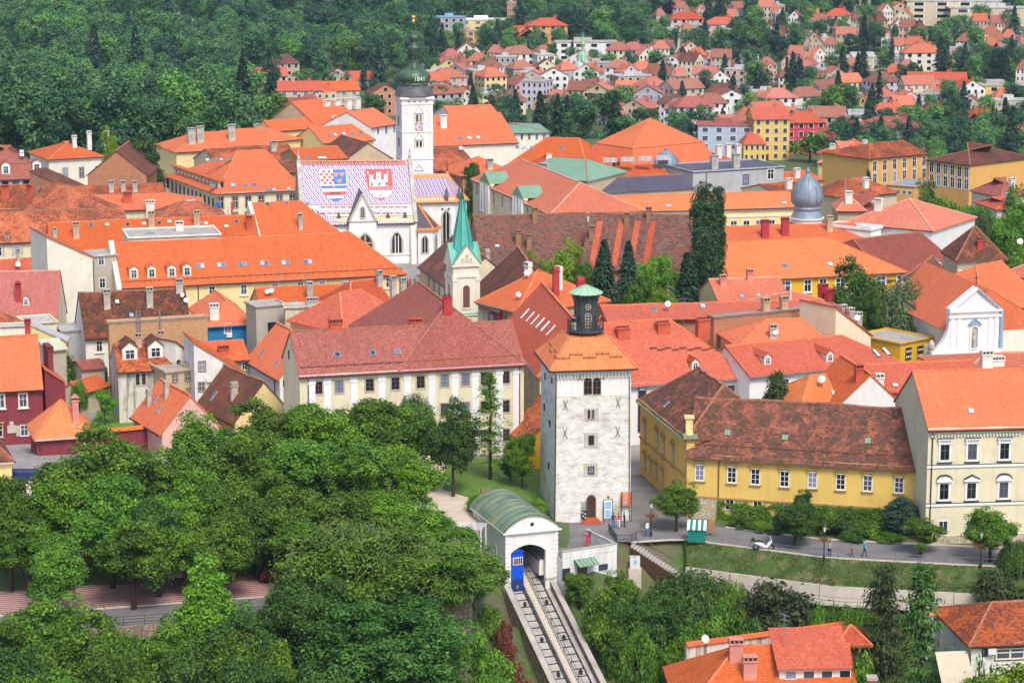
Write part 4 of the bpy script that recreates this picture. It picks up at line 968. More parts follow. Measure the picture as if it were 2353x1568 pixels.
 for cx,y0,w in((932,262),(1018,232),(1104,256)) if False else((934,264,22),(1020,232,26),(1106,258,22)):
  W2.append(([(cx-w,y0),(cx+w,y0),(cx+w,385),(cx-w,385)],'t_white'))
  for d in(-1,0,1):W2.append(([(cx+d*w*.85-6,y0-14),(cx+d*w*.85+6,y0-14),(cx+d*w*.85+6,y0+1),(cx+d*w*.85-6,y0+1)],'t_white'))
 W2.append(([(940,312),(1110,308),(1136,386),(914,390)],'t_white'))
 flat('shield_charge',W2,sh2,.09); Z2=[]
 n=9
 zz=[(902+282*k/(2*n),(384 if k%2 else 402)) for k in range(2*n+1)]; z2=[(902+282*k/(2*n),(428 if k%2 else 444)) for k in range(2*n+1)]
 for k in range(2*n):Z2.append(([zz[k],zz[k+1],z2[k+1],z2[k]],'t_pink'))
 for cx,cy in((942,360),(1030,356),(1118,354)):Z2.append(([(cx-8,cy+20),(cx-8,cy-6),(cx,cy-20),(cx+8,cy-6),(cx+8,cy+20)],'t_dark'))
 for cx,cy in((934,292),(1020,276),(1106,288)):Z2.append(([(cx-6,cy+10),(cx-6,cy-8),(cx+6,cy-8),(cx+6,cy+10)],'t_dark'))
 Z2.append(([(1034,500),(1048,462),(1062,500),(1048,512)],'t_pink')); Z2.append(([(1004,520),(1030,512),(1048,526),(1068,510),(1094,518),(1052,552)],'t_pink'))
 Z2.append(([(884,216),(896,208),(904,222),(896,244),(880,240),(892,232)],'t_white'))
 Z2.append(([(1126+(16 if k%2 else 7)*math.cos(k*math.pi/6),222+(16 if k%2 else 7)*math.sin(k*math.pi/6)) for k in range(12)],'t_white'))
 flat('shield_mark',Z2,sh2,.12)
 for x,y in((555,745),(1130,742),(1330,738)):
  p=on(x,y,0); m=MB(); m.hexa([(-.45,-.3,-.1),(.45,-.3,-.1),(.45,1.0,-.1),(-.45,1.0,-.1),(-.03,-.25,.85),(.03,-.25,.85),(.03,1.2,.85),(-.03,1.2,.85)]); l_=m.build('roof_louvre','lead_dark',h.roof,loc=p); l_.rotation_euler=(0,0,h.rz)
  # nave windows, plinth, buttress
 p0,nn,rz=h.wpl('f')
 def fw(x,y,w,hh,bars,hb=0):p=hit(zu(x),zv(y),p0,nn)-o.location; arch_window(o,p,rz,w,hh,True,'chim_grey',.35,'glass',bars,hb,'trim_white',dep=.12)
 fw(1235,1160,1.75,3.9,2); fw(620,1160,1.75,3.9,2)
 m=MB(); m.bar(q(0,-.1,1.75),q(W,-.1,1.75),.3,.2); m.bar(q(0,-.12,.6),q(W,-.12,.6),.3,1.4); m.build('plinth','trim_white',o)
 def butt(x,zt):
  m=MB(); m.hexa([q(x-.45,-1.5,0),q(x+.45,-1.5,0),q(x+.45,0,0),q(x-.45,0,0),q(x-.45,-.7,zt),q(x+.45,-.7,zt),q(x+.45,0,zt+1),q(x-.45,0,zt+1)]); m.build('buttress','offwhite',o)
 butt(W-.2,6.6); butt(.2,6.6)
 # portal gable (transept) with steep gable
 xa=hit(zu(665),zv(800),p0,nn)-o.location; xb=hit(zu(985),zv(800),p0,nn)-o.location; x0=xa.dot(h.ex); x1=xb.dot(h.ex); pd=-1.6; zt=ze+.2; xm=(x0+x1)/2; zg=ze+5.3
 m=MB(); m.poly([q(x0,pd,0),q(x1,pd,0),q(x1,pd,zt),q(xm,pd,zg),q(x0,pd,zt)]); m.poly([q(x0,0,0),q(x0,pd,0),q(x0,pd,zt),q(x0,0,zt)]); m.poly([q(x1,pd,0),q(x1,0,0),q(x1,0,zt),q(x1,pd,zt)]); pg=m.build('portal','white',o)
 m=MB(); zz=zg-ze; yb=D/2*(zg-ze)/(zr-ze)
 for xs,sg in((x0-.3,-1),(x1+.3,1)):m.hexa([q(xs,pd-.1,zt-.4),q(xm,pd-.1,zg+.1),q(xm,yb+.5,zg+.1),q(xs,.5,zt-.4),q(xs,pd-.1,zt-.2),q(xm,pd-.1,zg+.3),q(xm,yb+.5,zg+.3),q(xs,.5,zt-.2)])
 m.build('portal_roof','lead_dark',pg)
 m=MB(); m.bar(q(x0,pd-.08,zt),q(x1,pd-.08,zt),.2,.16)
 m.bar(Vector(q(x0,pd-.12,zt)),Vector(q(xm,pd-.12,zg)),.3,.3); m.bar(Vector(q(xm,pd-.12,zg)),Vector(q(x1,pd-.12,zt)),.3,.3); m.build('gable_coping','trim_stone',pg)
 v_=q(xm,pd-.02,ze+.9); arch_window(o,v_,rz,.55,2.0,True,'chim_grey',.25,bars=1,hb=0,barm='trim_white')
 v_=q(xm+.4,pd-.02,0); arch_window(o,v_,rz,2.6,6.2,True,'trim_stone',.5,'wood_dark',1,2,'trim_stone',name='portal_arch',dep=.25)
 # chapel with little tiled roof, and the tall choir with polygonal end
 cy0=1.4; x0,x1=W+.7,W+4.4
 m=MB(); zc=6.5
 foot=[(x0,-1.0),(x1-1.0,-1.0),(x1+.3,.6),(x1+.3,4),(x0,4)]
 def prism(ft,z0,z1,name,mat,parent):
  m=MB(); n=len(ft)
  for i in range(n):a,b=ft[i],ft[(i+1)%n]; m.poly([q(*a,z0),q(*b,z0),q(*b,z1),q(*a,z1)])
  m.poly([q(*a,z1) for a in ft]); return m.build(name,mat,parent)
 cp=prism(foot,0,zc,'chapel','white',o); m=MB(); ap=(x0+.4,3.2,zc+4.2)
 fo=[(x0-.2,-1.3),(x1-.85,-1.3),(x1+.6,.5),(x1+.6,4),(x0-.2,4)]
 for i in range(4):m.poly([q(*fo[i],zc-.1),q(*fo[i+1],zc-.1),q(*ap)])
 cr=m.build('chapel_roof','tiles_dark',cp); m=MB()
 for i in range(4):m.bar(q(*fo[i],zc-.05),q(*fo[i+1],zc-.05),.3,.5)
 for i in(1,2):m.bar(q(*fo[i],zc),q(*ap),.28,.2)
 m.build('tile_border','t_orange',cr)
 v_=q((x0+x1-1)/2-.1,-1.02,2.1); arch_window(o,v_,rz,.95,3.2,True,'chim_grey',.25,bars=1,hb=0,barm='trim_white')
 ang=math.atan2(1.6,1.3); v_=q(x1-.35,-.2-.02,2.1); arch_window(o,v_,rz+ang,.6,3.2,True,'chim_grey',.25,bars=1,hb=0,barm='trim_white')
 z1=PY(0,465,h.b.y+4).z; x0=W+.65; x1=W+8.2; y0=3.2; y1=D-3.2; ch=[(x0,y0),(x1,y0),(x1+2.6,y0+2.6),(x1+2.6,y1-2.6),(x1,y1),(x0,y1)]
 cc=prism(ch,0,z1,'choir','white',o); zt2=PY(0,400,h.b.y+8).z; ym=(y0+y1)/2; m=MB()
 eo=[(x0,y0-.5),(x1+.2,y0-.5),(x1+3.1,y0+2.4),(x1+3.1,y1-2.4),(x1+.2,y1+.5),(x0,y1+.5)]; r0=q(x0,ym,zt2); r1=q(x1-.8,ym,zt2); zo=z1-.15
 e_=[q(*p,zo) for p in eo]
 for f_ in([e_[0],e_[1],r1,r0],[e_[1],e_[2],r1],[e_[2],e_[3],r1],[e_[3],e_[4],r1],[e_[4],e_[5],r0,r1]):m.poly(f_)
 rr=m.build('choir_roof','tiles_choir',cc)
 def band(ta,tb,name,mat,k):
  m=MB()
  for(a,b,c,d) in((0,1,r0,r1),(1,2,r1,r1),(2,3,r1,r1)):
   A_,B_=Vector(e_[a]),Vector(e_[b]); C_,D_=Vector(c),Vector(d); pts=[A_.lerp(C_,ta),B_.lerp(D_,ta),B_.lerp(D_,tb),A_.lerp(C_,tb)]; n=(pts[1]-pts[0]).cross(pts[2]-pts[0]).normalized()
   m.poly([p+n*k for p in pts])
  return m.build(name,mat,rr)
 band(0,.04,'eave_border','lead_dark',.05); band(.04,.24,'tile_border','t_orange',.05); band(.86,.97,'ridge_border','t_orange',.05)
 m=MB()
 A_,B_,C_,D_=Vector(e_[0]),Vector(e_[1]),Vector(r0),Vector(r1); n_=(B_-A_).cross(C_-A_).normalized()
 for k in range(13):
  p=A_.lerp(C_,.14).lerp(B_.lerp(D_,.14),(k+.5)/13)+n_*.08; u_=(B_-A_).normalized(); v2=n_.cross(u_)
  m.poly([p+u_*.23,p+v2*.42,p-u_*.23,p-v2*.42],'t_white'); p2=p+n_*.02; m.poly([p2+u_*.1,p2+v2*.2,p2-u_*.1,p2-v2*.2],'t_red')
 m.build('tile_border','t_white',rr); m=MB()
 for e in(e_[1],e_[2],e_[3]):m.bar(e,r1,.22,.14)
 for k in range(4):an=k*math.pi/2+.4; m.bar(Vector(r1)+Vector((math.cos(an)*.9,math.sin(an)*.9,-1.4)),Vector(r1)+Vector((0,0,.4)),.2,.2)
 m.build('hip_tile','t_orange',rr); m=MB(); m.lathe([(.16,r1[2]),(.1,r1[2]+1.2),(.02,r1[2]+3)],6,r1[0],r1[1]); m.build('finial','iron',rr)
 for x in(x1-1.6,x1+.9):
  y=y0+(.2 if x<x1 else 1.0); m=MB(); p=q(x,y,z1); m.box(p[0]-.35,p[0]+.35,p[1]-.35,p[1]+.35,p[2],p[2]+1.1); m.lathe([(.62,p[2]+1.1),(.02,p[2]+2.9)],4,p[0],p[1],rot=math.pi/4); m.build('roof_lantern','lead_dark',rr)
 v_=q(x1-1.7,y0-.02,3.0); arch_window(o,v_,rz,1.15,6.3,True,'chim_grey',.38,bars=1,hb=0,barm='trim_white')
 v_=q(x1+1.35,y0+1.28,3.0); arch_window(o,v_,rz+math.pi/4,1.0,6.0,True,'chim_grey',.3,bars=1,hb=0,barm='trim_white')
 m=MB(); m.bar(q(x0,y0-.08,2.2),q(x1,y0-.08,2.2),.24,.2); m.build('string_course','trim_white',cc)
 for x in(x1-2.4,x1-1.2):
  m=MB();
  for a_,b_ in((.25,.09),(.09,.25)):p=Vector(q(x,y0-.03,z1-1.3)); m.box(-a_,a_,-.03,.03,-b_,b_)
  k_=m.build('cross_vent','trim_dark',cc,loc=p); k_.rotation_euler=(0,0,rz)
  # ---------------- bell tower
 ty=D*.5+4.2; yw=(h.b+h.ey*ty).y
 pa=PY(923.7,300,yw); pb=PY(995.7,300,yw); WT=(pb-pa).length; zt_=PY(0,226,yw).z
 def tz(v):return PY(0,v,yw).z
 root=o.location; org=Vector((pa.x,pa.y,0)); rzt=h.rz+.08
 t=bpy.data.objects.new('bell_tower',None); C.objects.link(t); t.parent=o; t.location=org-Vector((root.x,root.y,0)); t.rotation_euler=(0,0,rzt)
 m=MB(); m.box(0,WT,0,WT,0,zt_); m.build('tower_wall','white',t)
 for v in(240,303.7,366):m=MB(); z=tz(v); m.box(-.13,WT+.13,-.13,WT+.13,z-.12,z+.12); m.build('string_course','trim_white',t)
 m=MB(); z=tz(226); m.box(-.35,WT+.35,-.35,WT+.35,z-.25,z+.12); m.build('cornice','trim_white',t)
 for s_ in range(3):
  z_=[(tz(238),tz(228)),(tz(300),tz(243)),(tz(362),tz(307))][s_]; n=max(2,int((z_[1]-z_[0])/.62)); m=MB()
  for k in range(n):
   z0_=z_[0]+(z_[1]-z_[0])*k/n; w_=.95 if k%2 else .6; hh=(z_[1]-z_[0])/n*.94
   m.box(-.03,w_,-.035,.1,z0_,z0_+hh); m.box(WT-w_,WT+.03,-.035,.1,z0_,z0_+hh); m.box(-.037,.1,.1,w_,z0_,z0_+hh)
  m.build('quoins','trim_white',t)['kind']='stuff'
  # the dark joint lines that outline the quoins
  m=MB()
  for k in range(n):
   z0_=z_[0]+(z_[1]-z_[0])*k/n; w_=.95 if k%2 else .6; hh=(z_[1]-z_[0])/n
   for xx in(w_,WT-w_-.05):m.box(xx,xx+.05,-.045,.0,z0_,z0_+hh)
   for xx in(.6,WT-.95):m.box(xx,xx+.35,-.045,.0,z0_-.02,z0_+.03)
  m.build('quoin_joint','trim_stone',t)['kind']='stuff'
 xc=WT*.545
 for v0,v1,clock in((281,264,True),(338,325,False)):
  for dx in(-.34,.34):arch_window(t,(xc+dx,-.04,tz(v0)),0,.36,tz(v1)-tz(v0),False,'trim_stone',.08,bars=0,hb=0)
  zt1=tz(v1-3); m=MB(); b_=.85
  m.poly([(xc-b_,-.1,zt1),(xc+b_,-.1,zt1),(xc,-.1,zt1+1.45)]); m.build('pediment','trim_white',t)
  m=MB(); m.bar((xc-b_,-.12,zt1),(xc,-.12,zt1+1.45),.1,.1); m.bar((xc,-.12,zt1+1.45),(xc+b_,-.12,zt1),.1,.1); m.bar((xc-b_,-.12,zt1),(xc+b_,-.12,zt1),.1,.1); m.bar((xc-b_,-.1,zt1),(xc-b_,-.1,tz(v0)-.3),.08,.08,up=Vector((0,1,0))); m.bar((xc+b_,-.1,zt1),(xc+b_,-.1,tz(v0)-.3),.08,.08,up=Vector((0,1,0))); m.build('pediment_moulding','trim_stone',t)
 m=MB(); z=tz(393); b_=.85; m.bar((xc-b_,-.06,z),(xc,-.06,z+1.1),.1,.1); m.bar((xc,-.06,z+1.1),(xc+b_,-.06,z),.1,.1); m.bar((xc-b_,-.06,z),(xc+b_,-.06,z),.1,.1); m.build('pediment_moulding','trim_stone',t)
 zc_=tz(292.5); m=MB(); m.box(xc-.8,xc+.8,-.1,.02,zc_-.85,zc_+.85,'trim_white'); m.box(xc-.72,xc+.72,-.12,.0,zc_-.76,zc_+.76,'t_red'); ck=m.build('clock','t_red',t)
 m=MB(); m.poly([(xc+.68*math.cos(k*math.pi/10),-.135,zc_+.68*math.sin(k*math.pi/10)) for k in range(20)]); m.build('clock_face','clock_pale',ck)
 m=MB()
 for k in range(12):a_=k*math.pi/6; c_,s_=math.cos(a_),math.sin(a_); m.bar((xc+.5*c_,-.15,zc_+.5*s_),(xc+.64*c_,-.15,zc_+.64*s_),.07,.03,up=Vector((0,1,0)))
 m.build('clock_numeral','t_dark',ck); m=MB(); m.bar((xc,-.17,zc_),(xc+.38,-.17,zc_+.3),.1,.03,up=Vector((0,1,0))); m.bar((xc-.1,-.18,zc_-.1),(xc+.5,-.18,zc_-.12),.08,.03,up=Vector((0,1,0))); m.build('clock_hand','t_blue',ck)
 for k in range(4):x=WT*(.22+.19*k); m=MB(); m.box(x-.2,x+.2,-.04,.05,tz(236.5),tz(234)); m.build('vent','trim_dark',t)
 for zz in(tz(290),tz(340)):window(t,(-.02,WT*.5,zz),-math.pi/2,.35,1.6,'dark')
 c=WT/2; s2=math.sqrt(2); m=MB()
 pf=[(3.95,223),(3.75,221),(3.6,214),(3.35,207),(2.95,202),(2.6,198.5)]
 m.lathe([(r,tz(v)) for r,v in pf],8,c,c,rot=math.pi/8); m.build('lower_dome','lead_dark',t,True)
 pf=[(2.6,198.8),(2.75,197),(2.75,195.5),(2.45,194),(2.85,189),(3.1,182),(3.0,175),(2.5,168),(1.85,163),(1.45,158),(1.25,152),(1.15,146)]
 m=MB(); m.lathe([(r,tz(v)) for r,v in pf],16,c,c); on_=m.build('onion_dome','copper_onion',t,True)
 for k in range(8):
  a_=2*math.pi*(k+.5)/8; g=MB(); g.tube([(c+(r+.02)*math.cos(a_),c+(r+.02)*math.sin(a_),tz(v)) for r,v in pf[3:]],.07,4,cap=False); g.build('rib','copper_dark',on_)
 pf=[(1.15,146),(1.35,145),(1.3,143),(1.1,142),(1.1,131),(1.25,130),(1.3,128),(1.1,127),(1.15,121),(1.25,119),(1.25,116),(1.3,113.5),(1.15,112),(.85,106),(.7,101),(.6,99.5)]
 m=MB(); m.lathe([(r,tz(v)) for r,v in pf],8,c,c,rot=math.pi/8); ln=m.build('lantern','copper_dark',t)
 for k in range(8):
  a_=2*math.pi*k/8; r_=1.1*math.cos(math.pi/8)+.02
  arch_window(t,(c+r_*math.cos(a_),c+r_*math.sin(a_),tz(140.5)),a_+math.pi/2,.42,.68,False,'copper_onion',.05,'soot',0,0,name='lantern_opening',dep=.04)
 pf=[(.6,99.5),(.75,97),(1.05,92),(1.12,88.5),(.95,84),(.5,80),(.25,77),(.16,74),(.16,58),(.22,57),(.25,47)]
 m=MB(); m.lathe([(r,tz(v)) for r,v in pf],12,c,c,mats=['copper_onion']*7+['copper_dark','copper_dark','brass']); m.build('small_onion','copper_onion',t,True)
 m=MB(); zb_=tz(43); m.lathe([(.05,zb_-.42),(.3,zb_-.3),(.42,zb_),(.3,zb_+.3),(.05,zb_+.42)],10,c,c); m.build('ball','brass',t,True); m=MB(); m.tube([(c,c,zb_),(c,c,zb_+2.2)],.03,4); m.build('rod','iron',t)
 # date on the dome
 cu=bpy.data.curves.new('date','FONT'); cu.body='1841'; cu.size=1.15; cu.extrude=.02; cu.align_x='CENTER'; cu.align_y='CENTER'; cu.materials.append(MAT['trim_white'])
 d=bpy.data.objects.new('date',cu); dg=bpy.context.evaluated_depsgraph_get(); me=bpy.data.meshes.new_from_object(d); bpy.data.objects.remove(d); d=link('date',me,t); d.location=(c+.45,c-3.12,tz(183)); d.rotation_euler=(R(90),0,.14)
m_plain('tiles_dark',(.09,.075,.10),.5,.3,2); m_plain('clock_pale',(.62,.64,.70),.5,.1)
church()
# ------------------------------------------------------------------ green spire of the small church
def spire_church():
 y=352.0; a=PY(1041,600,y); b=PY(1094,597,y+1.0); rz=.30; ex=Vector((math.cos(rz),math.sin(rz),0)); ey=Vector((-ex.y,ex.x,0)); W=3.95
 def tz(v):return PY(0,v,y+.6).z
 o=thing('church_tower','cream church tower with slender turquoise copper spire and four gables','church tower',(a.x,a.y,0),rz)
 ze=tz(611); m=MB(); m.box(0,W,0,W,0,ze); m.build('wall','pale',o)
 for v,w_ in((609,.3),(634,.16),(722,.22)):m=MB(); z=tz(v); m.box(-w_,W+w_,-w_,W+w_,z-.18,z+.12); m.build('cornice','trim_cream',o)
 m=MB(); z=tz(720); m.box(-.26,W+.26,-.26,W+.26,z-.05,z+.02); m.build('copper_strip','copper_teal',o)
 for x0,x1,y0,y1 in((-.12,.45,-.12,.2),(W-.45,W+.12,-.12,.2),(-.12,.2,W-.5,W+.1),(-.12,.2,.2,.5)):
  m=MB(); m.box(x0,x1,y0,y1,tz(718),tz(636)); m.build('pilaster','trim_cream',o)
  m=MB(); m.box(x0-.08,x1+.08,y0-.08,y1+.08,tz(645),tz(637)); m.build('capital','trim_cream',o)
 for r_,px,py in((0,W/2,-.03),(-math.pi/2,-.03,W/2)):arch_window(o,(px,py,tz(706)),r_,1.05,tz(655)-tz(706),False,'trim_cream',.22,'louvre',0,0,name='belfry_opening')
 for r_,px,py in((0,W/2,-.03),(-math.pi/2,-.03,W/2)):
  for dx in(-.6,0,.6):c_,s_=math.cos(r_),math.sin(r_); arch_window(o,(px+dx*c_,py+dx*s_,tz(745)),r_,.35,.9,False,'trim_cream',.08,'trim_stone',0,0,name='blind_arch')
  # gables and spire
 c=W/2; zg=tz(562); zl=tz(607); zap=tz(438); e=.28; gp=MB(); sp=MB(); gc=MB()
 cor=[(-e,-e),(W+e,-e),(W+e,W+e),(-e,W+e)]; mids=[(c,-e),(W+e,c),(c,W+e),(-e,c)]
 r8=[]
 for i in range(4):
  A_,B_=cor[i],cor[(i+1)%4]; M_=mids[i]
  gp.poly([(A_[0],A_[1],zl),(B_[0],B_[1],zl),(M_[0],M_[1],zg)])
  gc.bar((A_[0],A_[1],zl),(M_[0],M_[1],zg+.05),.16,.2); gc.bar((M_[0],M_[1],zg+.05),(B_[0],B_[1],zl),.16,.2)
  # spire faces: each corner kite and the face above each gable
  ap=(c,c,zap)
  sp.poly([(A_[0],A_[1],zl+.02),(M_[0],M_[1],zg+.04),ap]); sp.poly([(M_[0],M_[1],zg+.04),(B_[0],B_[1],zl+.02),ap])
 gp.build('gable','pale',o)
 sp=MB(); k8=[]
 zb_=tz(578); rb=1.62
 for i in range(8):an=math.pi/8+i*math.pi/4; k8.append((c+rb*math.cos(an)*1.08,c+rb*math.sin(an)*1.08,zb_))
 for i in range(8):sp.poly([k8[i],k8[(i+1)%8],(c,c,zap)])
 for i in range(4):
  A_,B_=cor[i],cor[(i+1)%4]; M_=mids[i]
  for q_ in(A_,B_):
   f=[(q_[0],q_[1],zl+.06),(M_[0],M_[1],zg+.06),(c,c,zg+.3)]
   if(Vector(f[1])-Vector(f[0])).cross(Vector(f[2])-Vector(f[0])).z<0:f=f[::-1]
   sp.poly(f)
 s_=sp.build('spire','copper_teal',o); gc.build('gable_coping','copper_green',o)
 for i in range(8):g=MB(); g.bar(k8[i],(c,c,zap),.1,.1); g.build('hip_seam','copper_seam',s_)
 m=MB(); m.lathe([(.3,zap-1.5),(.1,zap-.1),(.16,zap),(.04,zap+.15),(.03,zap+1.9)],8,c,c); m.build('finial','iron',o)
 m=MB(); m.box(-.03,.03,-.03,.03,-.5,.6); m.box(-.35,.35,-.03,.03,.2,.28); m.build('cross','iron',o,loc=(c,c,zap+2.2))
 for r_,px,py in((0,c,-e-.02),):arch_window(o,(px,py,zl+.55),r_,.4,.9,False,'trim_cream',.08,'trim_stone',0,0,name='blind_arch'); arch_window(o,(px-.65,py,zl+.45),r_,.25,.5,False,'trim_cream',.06,'trim_stone',0,0,name='blind_arch'); arch_window(o,(px+.65,py,zl+.45),r_,.25,.5,False,'trim_cream',.06,'trim_stone',0,0,name='blind_arch')
m_plain('louvre',(.16,.07,.06),.7,.2,3); m_plain('copper_seam',(.02,.20,.16),.5,.2)
spire_church()
# ------------------------------------------------------------------ white baroque facade with its orange roofed nave
def baroque():
 y=318.0; a=PY(2178,820,y); b=PY(2292,822,y+1.5); ex,ey,rz=frame_at(a,b)
 rz-=.0; W=(b-a).length
 def tz(v):return PY(0,v,y+1).z
 o=thing('baroque_church','white baroque church facade with pediment, niche statue and blue-grey coping','church',(a.x,a.y,0),rz)
 ze=tz(713); za=tz(664); zb=tz(838)
 m=MB(); pr=[(0,0),(W,0),(W,ze),(W*.52,za),(0,ze)]
 m.poly([(x,0,z) for x,z in pr]); m.poly([(x,1.1,z) for x,z in pr][::-1])
 for i in range(5):x0,z0=pr[i]; x1,z1=pr[(i+1)%5]; m.poly([(x1,0,z1),(x0,0,z0),(x0,1.1,z0),(x1,1.1,z1)])
 f=m.build('facade','white',o)
 n=8; m=MB()
 cur=[(-.05-2.2*(k/n)**2.2,ze-1.5-(ze-1.5-tz(806))*k/n) for k in range(n+1)]
 for(xa,z0),(xb,z1) in zip(cur,cur[1:]):m.hexa([(xb,0,z1),(0,0,z1),(0,.9,z1),(xb,.9,z1),(xa,0,z0),(0,0,z0),(0,.9,z0),(xa,.9,z0)])
 m.box(-2.4,0,0,.9,0,tz(806)); m.build('volute','white',o)
 m=MB(); m.lathe([(.35,tz(806)),(.3,tz(800)),(.5,tz(795)),(.45,tz(785)),(.2,tz(779)),(.05,tz(776))],8,-2.3,.4); m.build('urn','chim_grey',o)
 for v,d in((712,.4),(725,.25),(806,.3)):m=MB(); z=tz(v); m.box(-.15 if v<800 else-2.5,W+.2,-d,.1,z-.16,z+.14); m.build('cornice','trim_white',o)
 for s_ in(0,1):
  xa,xb=(0,W*.52) if s_==0 else(W*.52,W); z0,z1=(ze,za) if s_==0 else(za,ze)
  m=MB(); m.hexa([(xa,-.35,z0),(xb,-.35,z1),(xb,1.3,z1),(xa,1.3,z0),(xa,-.35,z0+.35),(xb,-.35,z1+.35),(xb,1.3,z1+.35),(xa,1.3,z0+.35)]); m.build('raking_cornice','trim_white' if s_==0 else 'sheet_blue',o)
 m=MB(); m.box(W+.0,W+.5,-.2,1.4,tz(800),ze,); m.build('side_coping','sheet_blue',o)
 for x in(.45,1.35,W-1.35,W-.45):m=MB(); m.box(x-.25,x+.25,-.14,.02,tz(804),tz(728)); m.build('pilaster','trim_white',o)
 nx=W*.5; arch_window(o,(nx,-.03,tz(797)),0,.9,2.9,False,'trim_white',.2,'chim_grey',0,0,name='niche',dep=.2)
 m=MB(); m.lathe([(.3,0),(.28,.5),(.34,1.0),(.3,1.4),(.12,1.55),(.16,1.75),(.05,1.95)],8); m.build('statue','chim_grey',o,True,(nx,-.12,tz(795)))
 m=MB(); z=tz(745); m.poly([(nx-.8,-.3,z),(nx+.8,-.3,z),(nx,-.3,z+.75)]); m.hexa([(nx-.95,-.4,z),(nx,-.4,z+.8),(nx,0,z+.8),(nx-.95,0,z),(nx-.95,-.4,z+.12),(nx,-.4,z+.92),(nx,0,z+.92),(nx-.95,0,z+.12)]); m.hexa([(nx+.95,-.4,z),(nx,-.4,z+.8),(nx,0,z+.8),(nx+.95,0,z),(nx+.95,-.4,z+.12),(nx,-.4,z+.92),(nx,0,z+.92),(nx+.95,0,z+.12)]); m.build('pediment','sheet_blue',o)
 m=MB(); m.tube([(W*.52,.3,za),(W*.52,.3,za+2.3)],.05,5); m.box(W*.52-.4,W*.52+.4,.27,.33,za+1.5,za+1.6); m.build('cross','iron',o)
 # nave behind
 D=24; hz=tz(713)-.6; m=MB()
 m.box(1.2,W+9,1.2,D,0,hz-2.5); m.build('nave_wall','pale',o)
 zr=za-.2; m=MB(); x0,x1,xm=.4,W+9.5,W*.52+2.2
 m.poly([(x1,1.3,hz-3),(x1,D,hz-3),(xm,D,zr),(xm,1.3,zr)]); m.poly([(x0,D,hz-2.5),(x0,1.3,hz-2.5),(xm,1.3,zr),(xm,D,zr)]); m.poly([(x0,1.25,hz-2.6),(x1,1.25,hz-3.1),(xm,1.25,zr-.05)]); nr=m.build('nave_roof','roof_orange',o)
baroque()
# ------------------------------------------------------------------ the near houses
m_plain('maroon',(.16,.02,.035),.5,.15); m_plain('banner_navy',(.03,.025,.07),.7,.1)
OLDR='roof_old'
# long cream house facing the park
h=H('long cream house with red-brown hip roof and white pilasters facing the park',(688,860),(1203,832),283,D=12,rv=748,kind='g',wall='cream',roof='roof_wine',cor='trim_white')
BH=h
for u in(731,779,849,908,966,1021,1069,1113,1161):
 v=890-(u-731)*.0558
 for dv in(0,66,132):h.win((u,v+dv),w=1.0,h=1.5,st='stone')
p0,nn,rz=h.wpl('f')
for u in(716,752,813,877,936,992,1045,1092,1147,1186):
 p=hit(u,900,p0,nn)-h.root.location; m=MB(); m.box(-.42,.42,-.1,.03,0,h.ze-.6); m.box(-.5,.5,-.16,.03,h.ze-1.3,h.ze-.9); q_=m.build('pilaster','trim_white',h.root,loc=(p.x,p.y,0)); q_.rotation_euler=(0,0,rz)
h.sk((775,815),(856,811),(913,808),(975,805),w=.75,h=.8,fr='sheet_grey',gl='glass_blue').ch((771,752),mat='chim_red',w=1.6,d=.8,h=.5).guard()
h.pipe((708,900),(1193,870)); h.win((664,815),w=.35,h=1.0,st='dark',side='l'); h.win((652,880),w=.3,h=.7,st='dark',side='l')
hv=House('house','','house',h.a+h.ex*(h.W-15.5)+Vector((0,0,.04))-h.ey*.02,h.b+h.ey*-.02,h.ze+.04,D=30,rise=6.3,kind='v',wall='cream',roof='roof_wine',into=h,pre='wing_',hl=7.6,hr=6)
hv.ch((953,752),mat='chim_red',w=1.6,d=.8,h=.6); hv.ch((1027,706),mat='chim_crimson',w=1.0,d=.8,h=1.3,pots=2)
# wine red house, its hipped annex and garden wall
h=H('wine red house with bright orange roof at the left edge above the park',(-46,894),(97,886),300,D=12,rv=772,wall='wine',roof='roof_orange',gut='gutter')
h.win((1,921),w=.95,h=1.7,st='cream').win((53,919),w=.95,h=1.7,st='cream').win((-3,990),w=.95,h=1.4,st='hood').win((56,988),w=.95,h=1.4,st='shut')
p=hit(27,985,h.a,Vector((h.ex.y,-h.ex.x,0)))-h.root.location; m=MB(); m.box(-.55,.55,-.06,.02,-.5,.5); m.box(-.25,.25,-.06,.02,.5,1.0); q_=m.build('plaque','trim_stone',h.root,loc=p); q_.rotation_euler=(0,0,h.rz)
h.ch((64,760),mat='chim_crimson',w=.7,d=.5,h=1.0)
a=PY(104,900,307); b=PY(150,896,308); h=House('house','narrow wine red side wing with orange lean-to roof beside the wine red house','house',a,b,PY(0,884,307).z,D=6,kind='sr',zl=PY(0,846,307).z,wall='wine',roof='roof_salmon')
h.ch((112,846),mat='wine',w=.7,d=3.0,h=2.6)
h=H('wine red annex with bright orange hip roof and tall pink chimney by the park',(84,1001),(216,992),288,D=7.5,rv=917,kind='y',wall='wine',roof='roof_bright',gut='trim_stone')
h.ch((174,968),mat='chim_pink',w=.75,d=.7,h=2.6,pots=3); h.win((92,1030),w=.3,h=.6,st='dark',side='l')
a=P(216,990,4.0); b=P(352,977,4.0); ex,ey,rz=frame_at(a,b); W=(b-a).length
t=thing('garden_wall','wine red garden wall capped with orange tiles beside the annex','wall',(a.x,a.y,0),rz); m=MB(); m.box(0,W,0,.5,0,3.8); m.build('wall','wine',t)
